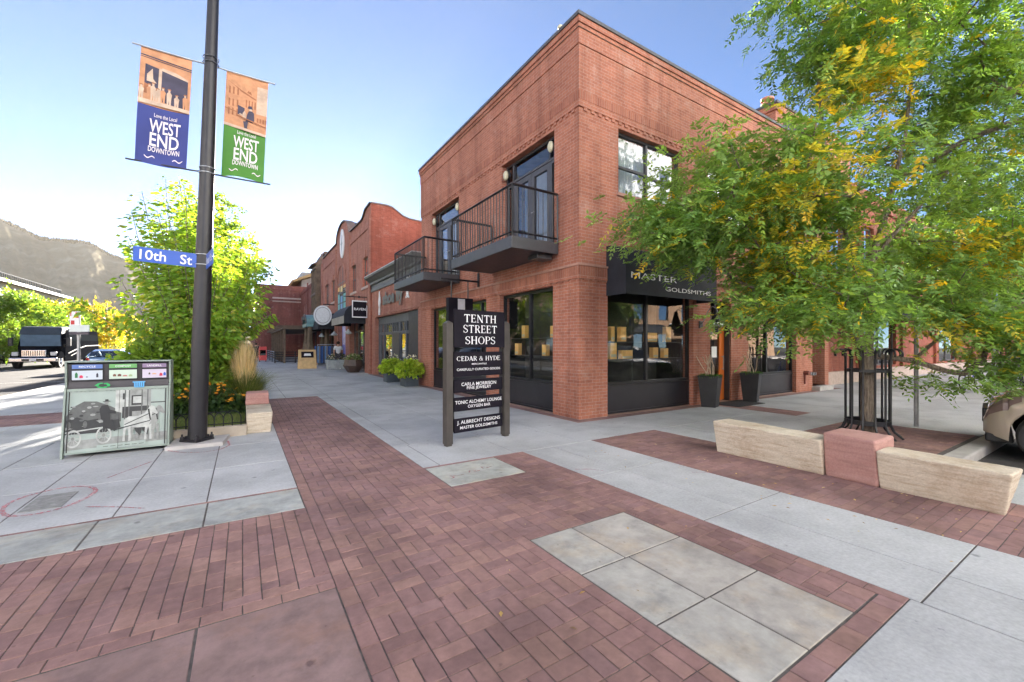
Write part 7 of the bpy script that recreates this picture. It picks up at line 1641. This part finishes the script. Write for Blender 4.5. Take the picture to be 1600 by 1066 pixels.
for u0, u1, z0, z1 in wo:
    for j in range(10):
        a, c = math.pi * j / 10, math.pi * (j + 1) / 10; cm = (u0 + u1) / 2
        b.prism([(cm + r_ * math.cos(t), z1 - .1 + r_ * .8 * math.sin(t)) for r_, t in ((1.2, a), (1.6, a), (1.6, c), (1.2, c))], (-25.97, 0, 0), (0, 1, 0), (0, 0, 1), (.1, 0, 0))
b.build('wall', BR5, op)
for u0, u1, z0, z1 in wo: window(op, PA, u0, u1, z0, z1, .15, [(u0 + u1) / 2], [(u0, u1, z0 + 1.6)], .1, STONE, GLASSU)
TAN = mat('pale_stucco', (.76, .77, .80), .85, .08, .8)  # near white so the unseen walls throw sunlight into the shaded plaza
wo_ = thing('white_office_building', 'tall white office building behind the arched brick building across the avenue', 'building', (-40, 24, 0)); PW = ('X', -40, -1)  # unseen block, added to bounce sun onto the left facade
ww = [(-12 + 4 * k, -9.8 + 4 * k, z, z + 2) for k in range(18) for z in (13, 17, 21, 25)]
b = MB(); b.wall(PW, -14, 62, -.2, 30, ww, .35); b.box(-40.3, -39.7, -14, 62, 30, 30.5); b.build('wall', TAN, wo_)
for u0, u1, z0, z1 in ww: window(wo_, PW, u0, u1, z0, z1, .15, [], [], .1, DARKGREY, GLASSU)
BR6 = brickmat('tan_base_brick', (.34, .22, .14), (.28, .17, .11), (.36, .28, .2))
for nm_, lb_, X0, X1, hh_ in (('stucco_building', 'tall pale stucco building over tan brick shops mirrored in the right hand windows', -4, 66, 24), ('stucco_building', 'pale stucco building on the far corner behind the viewer across both streets', -70, -21, 24)):  # upper storeys and far block made tall and pale to bounce sun
    o2 = thing(nm_, lb_, 'building', ((X0 + X1) / 2, -18, 0)); PO = ('Y', -18, -1)
    nb_ = int((X1 - X0 - 3) / 4.2); w2 = [(X0 + 2 + 4.2 * k, X0 + 3.7 + 4.2 * k, z, z + 2.1) for k in range(nb_) for z in (.8, 4.4, 8.2, 12.0, 15.8, 19.6)]
    b = MB(); b.wall(PO, X0, X1, 6.9, hh_, [q for q in w2 if q[2] > 7], .35); b.box(X0, X1, -18.3, -17.8, hh_, hh_ + .5)
    for xx in (X0, X1): b.add([(xx, -18, -.2), (xx, -32, -.2), (xx, -32, hh_), (xx, -18, hh_)], [(0, 1, 2, 3)])
    b.build('wall', TAN, o2)
    b = MB(); b.wall(PO, X0, X1, -.2, 6.9, [q for q in w2 if q[2] < 7], .35); b.box(X0, X1, -18.2, -17.9, 6.7, 7.0); b.build('base_wall', BR6, o2)
    for u0, u1, z0, z1 in w2: window(o2, PO, u0, u1, z0, z1, .15, [], [], .1, DARKGREY, GLASSU)
    for k in range(int((X1 - X0) / 9)): awning(o2, PO, X0 + 2 + 9 * k, X0 + 8 + 9 * k, 2.9, 3.9, 1.0, curve=.3)
for i, x in enumerate((7, 17, 27.5)): simple_tree('street_tree', ['mirrored green street tree across the right hand street opposite the corner', 'mirrored green street tree across the right hand street opposite the orange door', 'mirrored green street tree across the right hand street opposite the grey door'][i], (x, -14.5, 0), 7.2, 5.2, 70, 40, GRN_, .20, .11, .28, 'trees across the right hand street')
for i, y in enumerate((26, 38, 50)): simple_tree('street_tree', ['first leafy tree across the avenue mirrored in the left facade glass', 'second leafy tree across the avenue mirrored in the left facade glass', 'third leafy tree across the avenue mirrored in the left facade glass'][i], (-22.5, y, 0), 7.0, 5.5, 70, 40, GRN_ + [(.2, .22, .04)], .20, .11, .28, 'trees across the avenue mirrored in the glass')
for i, (px, dep, wd, h, cl) in enumerate([(196, 120, 16, 7.5, BR4), (214, 105, 12, 5.0, CRM)]):
    q = AT(px, 540, dep); hb = thing('distant_building', ['distant low brick building below the hillside left of the maple', 'distant pale low building beside the maple'][i], 'building', (q[0], q[1], 0)); b = MB()
    PD = ('Y', q[1], 1); wz = [(q[0] - wd / 2 + 1 + k * 2.4, q[0] - wd / 2 + 2.4 + k * 2.4, 1 + z, 2.6 + z) for k in range(int(wd / 2.4) - 1) for z in ((0, 3.2) if h > 6 else (0,))]
    b.wall(PD, q[0] - wd / 2, q[0] + wd / 2, -.2, h, wz, .2); b.box(q[0] - wd / 2, q[0] + wd / 2, q[1] + .25, q[1] + 12, -.2, h - .05); b.build('wall', cl, hb)
    b = MB(); b.box(q[0] - wd / 2 - .3, q[0] + wd / 2 + .3, q[1] - .3, q[1] + 12.3, h, h + .35); b.build('roof', COPING, hb)
    for u0, u1, z0, z1 in wz: window(hb, PD, u0, u1, z0, z1, .1, [], [], .1, WHITE, GLASSU)
for i, y in enumerate((17.5, 24.5, 32.5)): simple_tree('street_tree', ['slender tree in the planted strip directly behind the maple', 'second slender tree in the planted strip further behind the maple', 'third slender tree in the planted strip far behind the maple'][i], (-.95, y, 0), 6.4 - i * .2, 2.5, 46, 34, [(.2, .3, .04), (.16, .26, .04)], .13, .08, .3, 'slender trees in the planted strip', LEAF2)  # hidden trees added so their shade falls on the sunlit street
# hillside
ridge = [(-700, 345), (-500, 315), (-200, 300), (0, 341), (40, 360), (62, 371), (100, 375), (135, 378), (152, 385), (170, 397), (185, 403), (205, 406), (240, 425), (290, 468), (340, 500), (420, 525), (560, 536)]
D0 = 2300; NX, NY = 300, 46; vs = []
def hn(x, y): return math.sin(x * 7.1 + 1.3 * math.sin(y * 5)) * .5 + math.sin(x * 17.3 + y * 9.1) * .3 + math.sin(x * 41 + y * 23) * .2
for i in range(NX + 1):
    px = -700 + 1260 * i / NX; z = 1.53 + (540 - lerp_tab(ridge, px)) * D0 / 658; a = (px - 800) / 658
    for j in range(NY + 1):
        t = j / NY
        if t <= .7: f = t / .7; dep = 900 + (D0 - 900) * f; zz = (z + 12) * (f ** 1.25) * (1 + .045 * hn(px * .02, f * 3) * (1 - f) * f * 4) + (5 * rnd.random() if f > .5 else 2 * rnd.random()) - 12
        else: f = (t - .7) / .3; dep = D0 + 1100 * f; zz = z * (1 - .9 * f)
        x, y = Rv[0] * a * dep + Fw[0] * dep, Rv[1] * a * dep + Fw[1] * dep; vs.append((x, y, zz))
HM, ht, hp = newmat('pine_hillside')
hc = ramp(ht, noise(ht, pos(ht), .006, 8, .65), (.35, (.20, .18, .125)), (.52, (.25, .22, .16)), (.68, (.33, .29, .22))); ht.links.new(hc, hp.inputs['Base Color']); hp.inputs['Roughness'].default_value = 1; hp.inputs['Specular IOR Level'].default_value = 0  # slope colours paled and flattened, part of the haze is in them
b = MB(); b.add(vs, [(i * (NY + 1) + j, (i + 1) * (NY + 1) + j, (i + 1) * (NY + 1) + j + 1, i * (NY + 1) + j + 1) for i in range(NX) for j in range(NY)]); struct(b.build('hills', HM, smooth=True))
# pines along the skyline
v, f = [], []
for _ in range(1500):
    px = rnd.uniform(-60, 300); z = 1.53 + (540 - lerp_tab(ridge, px)) * D0 / 658; a = (px - 800) / 658; dep = D0 - rnd.uniform(-10, 60) ; h = rnd.uniform(8, 20); x, y = Rv[0] * a * dep + Fw[0] * dep, Rv[1] * a * dep + Fw[1] * dep; zb = z * (max(0, (dep - 900) / (D0 - 900))) ** 1.25 - 4 if dep < D0 else z - 3; w_ = h * rnd.uniform(.18, .3); n0 = len(v)
    for k in range(5): v.append((x + w_ * math.cos(k * 1.2566), y + w_ * math.sin(k * 1.2566), zb))
    v.append((x, y, zb + h)); 
    for k in range(5): f.append((n0 + k, n0 + (k + 1) % 5, n0 + 5))
tag(npmesh('forest', v, f, mat('pine_green', (.035, .045, .025), .95, .3, .02)), 'dark pines along the skyline of the hazy hillside', 'pines', kind='stuff')
# warm evening haze in the air
HZ = bpy.data.materials.new('haze_air'); HZ.use_nodes = True; t = HZ.node_tree; t.nodes.remove(t.nodes['Principled BSDF'])
pv = N(t, 'ShaderNodeVolumePrincipled'); pv.inputs['Color'].default_value = (1, .90, .74, 1); pv.inputs['Density'].default_value = HAZE_D; pv.inputs['Anisotropy'].default_value = HAZE_A
t.links.new(pv.outputs[0], t.nodes['Material Output'].inputs['Volume'])
b = MB(); b.box(-4800, 450, -250, 4900, -1.3, 740); hz_ = tag(b.build('haze', HZ), 'thin warm evening haze hanging in the air', 'haze', kind='stuff')
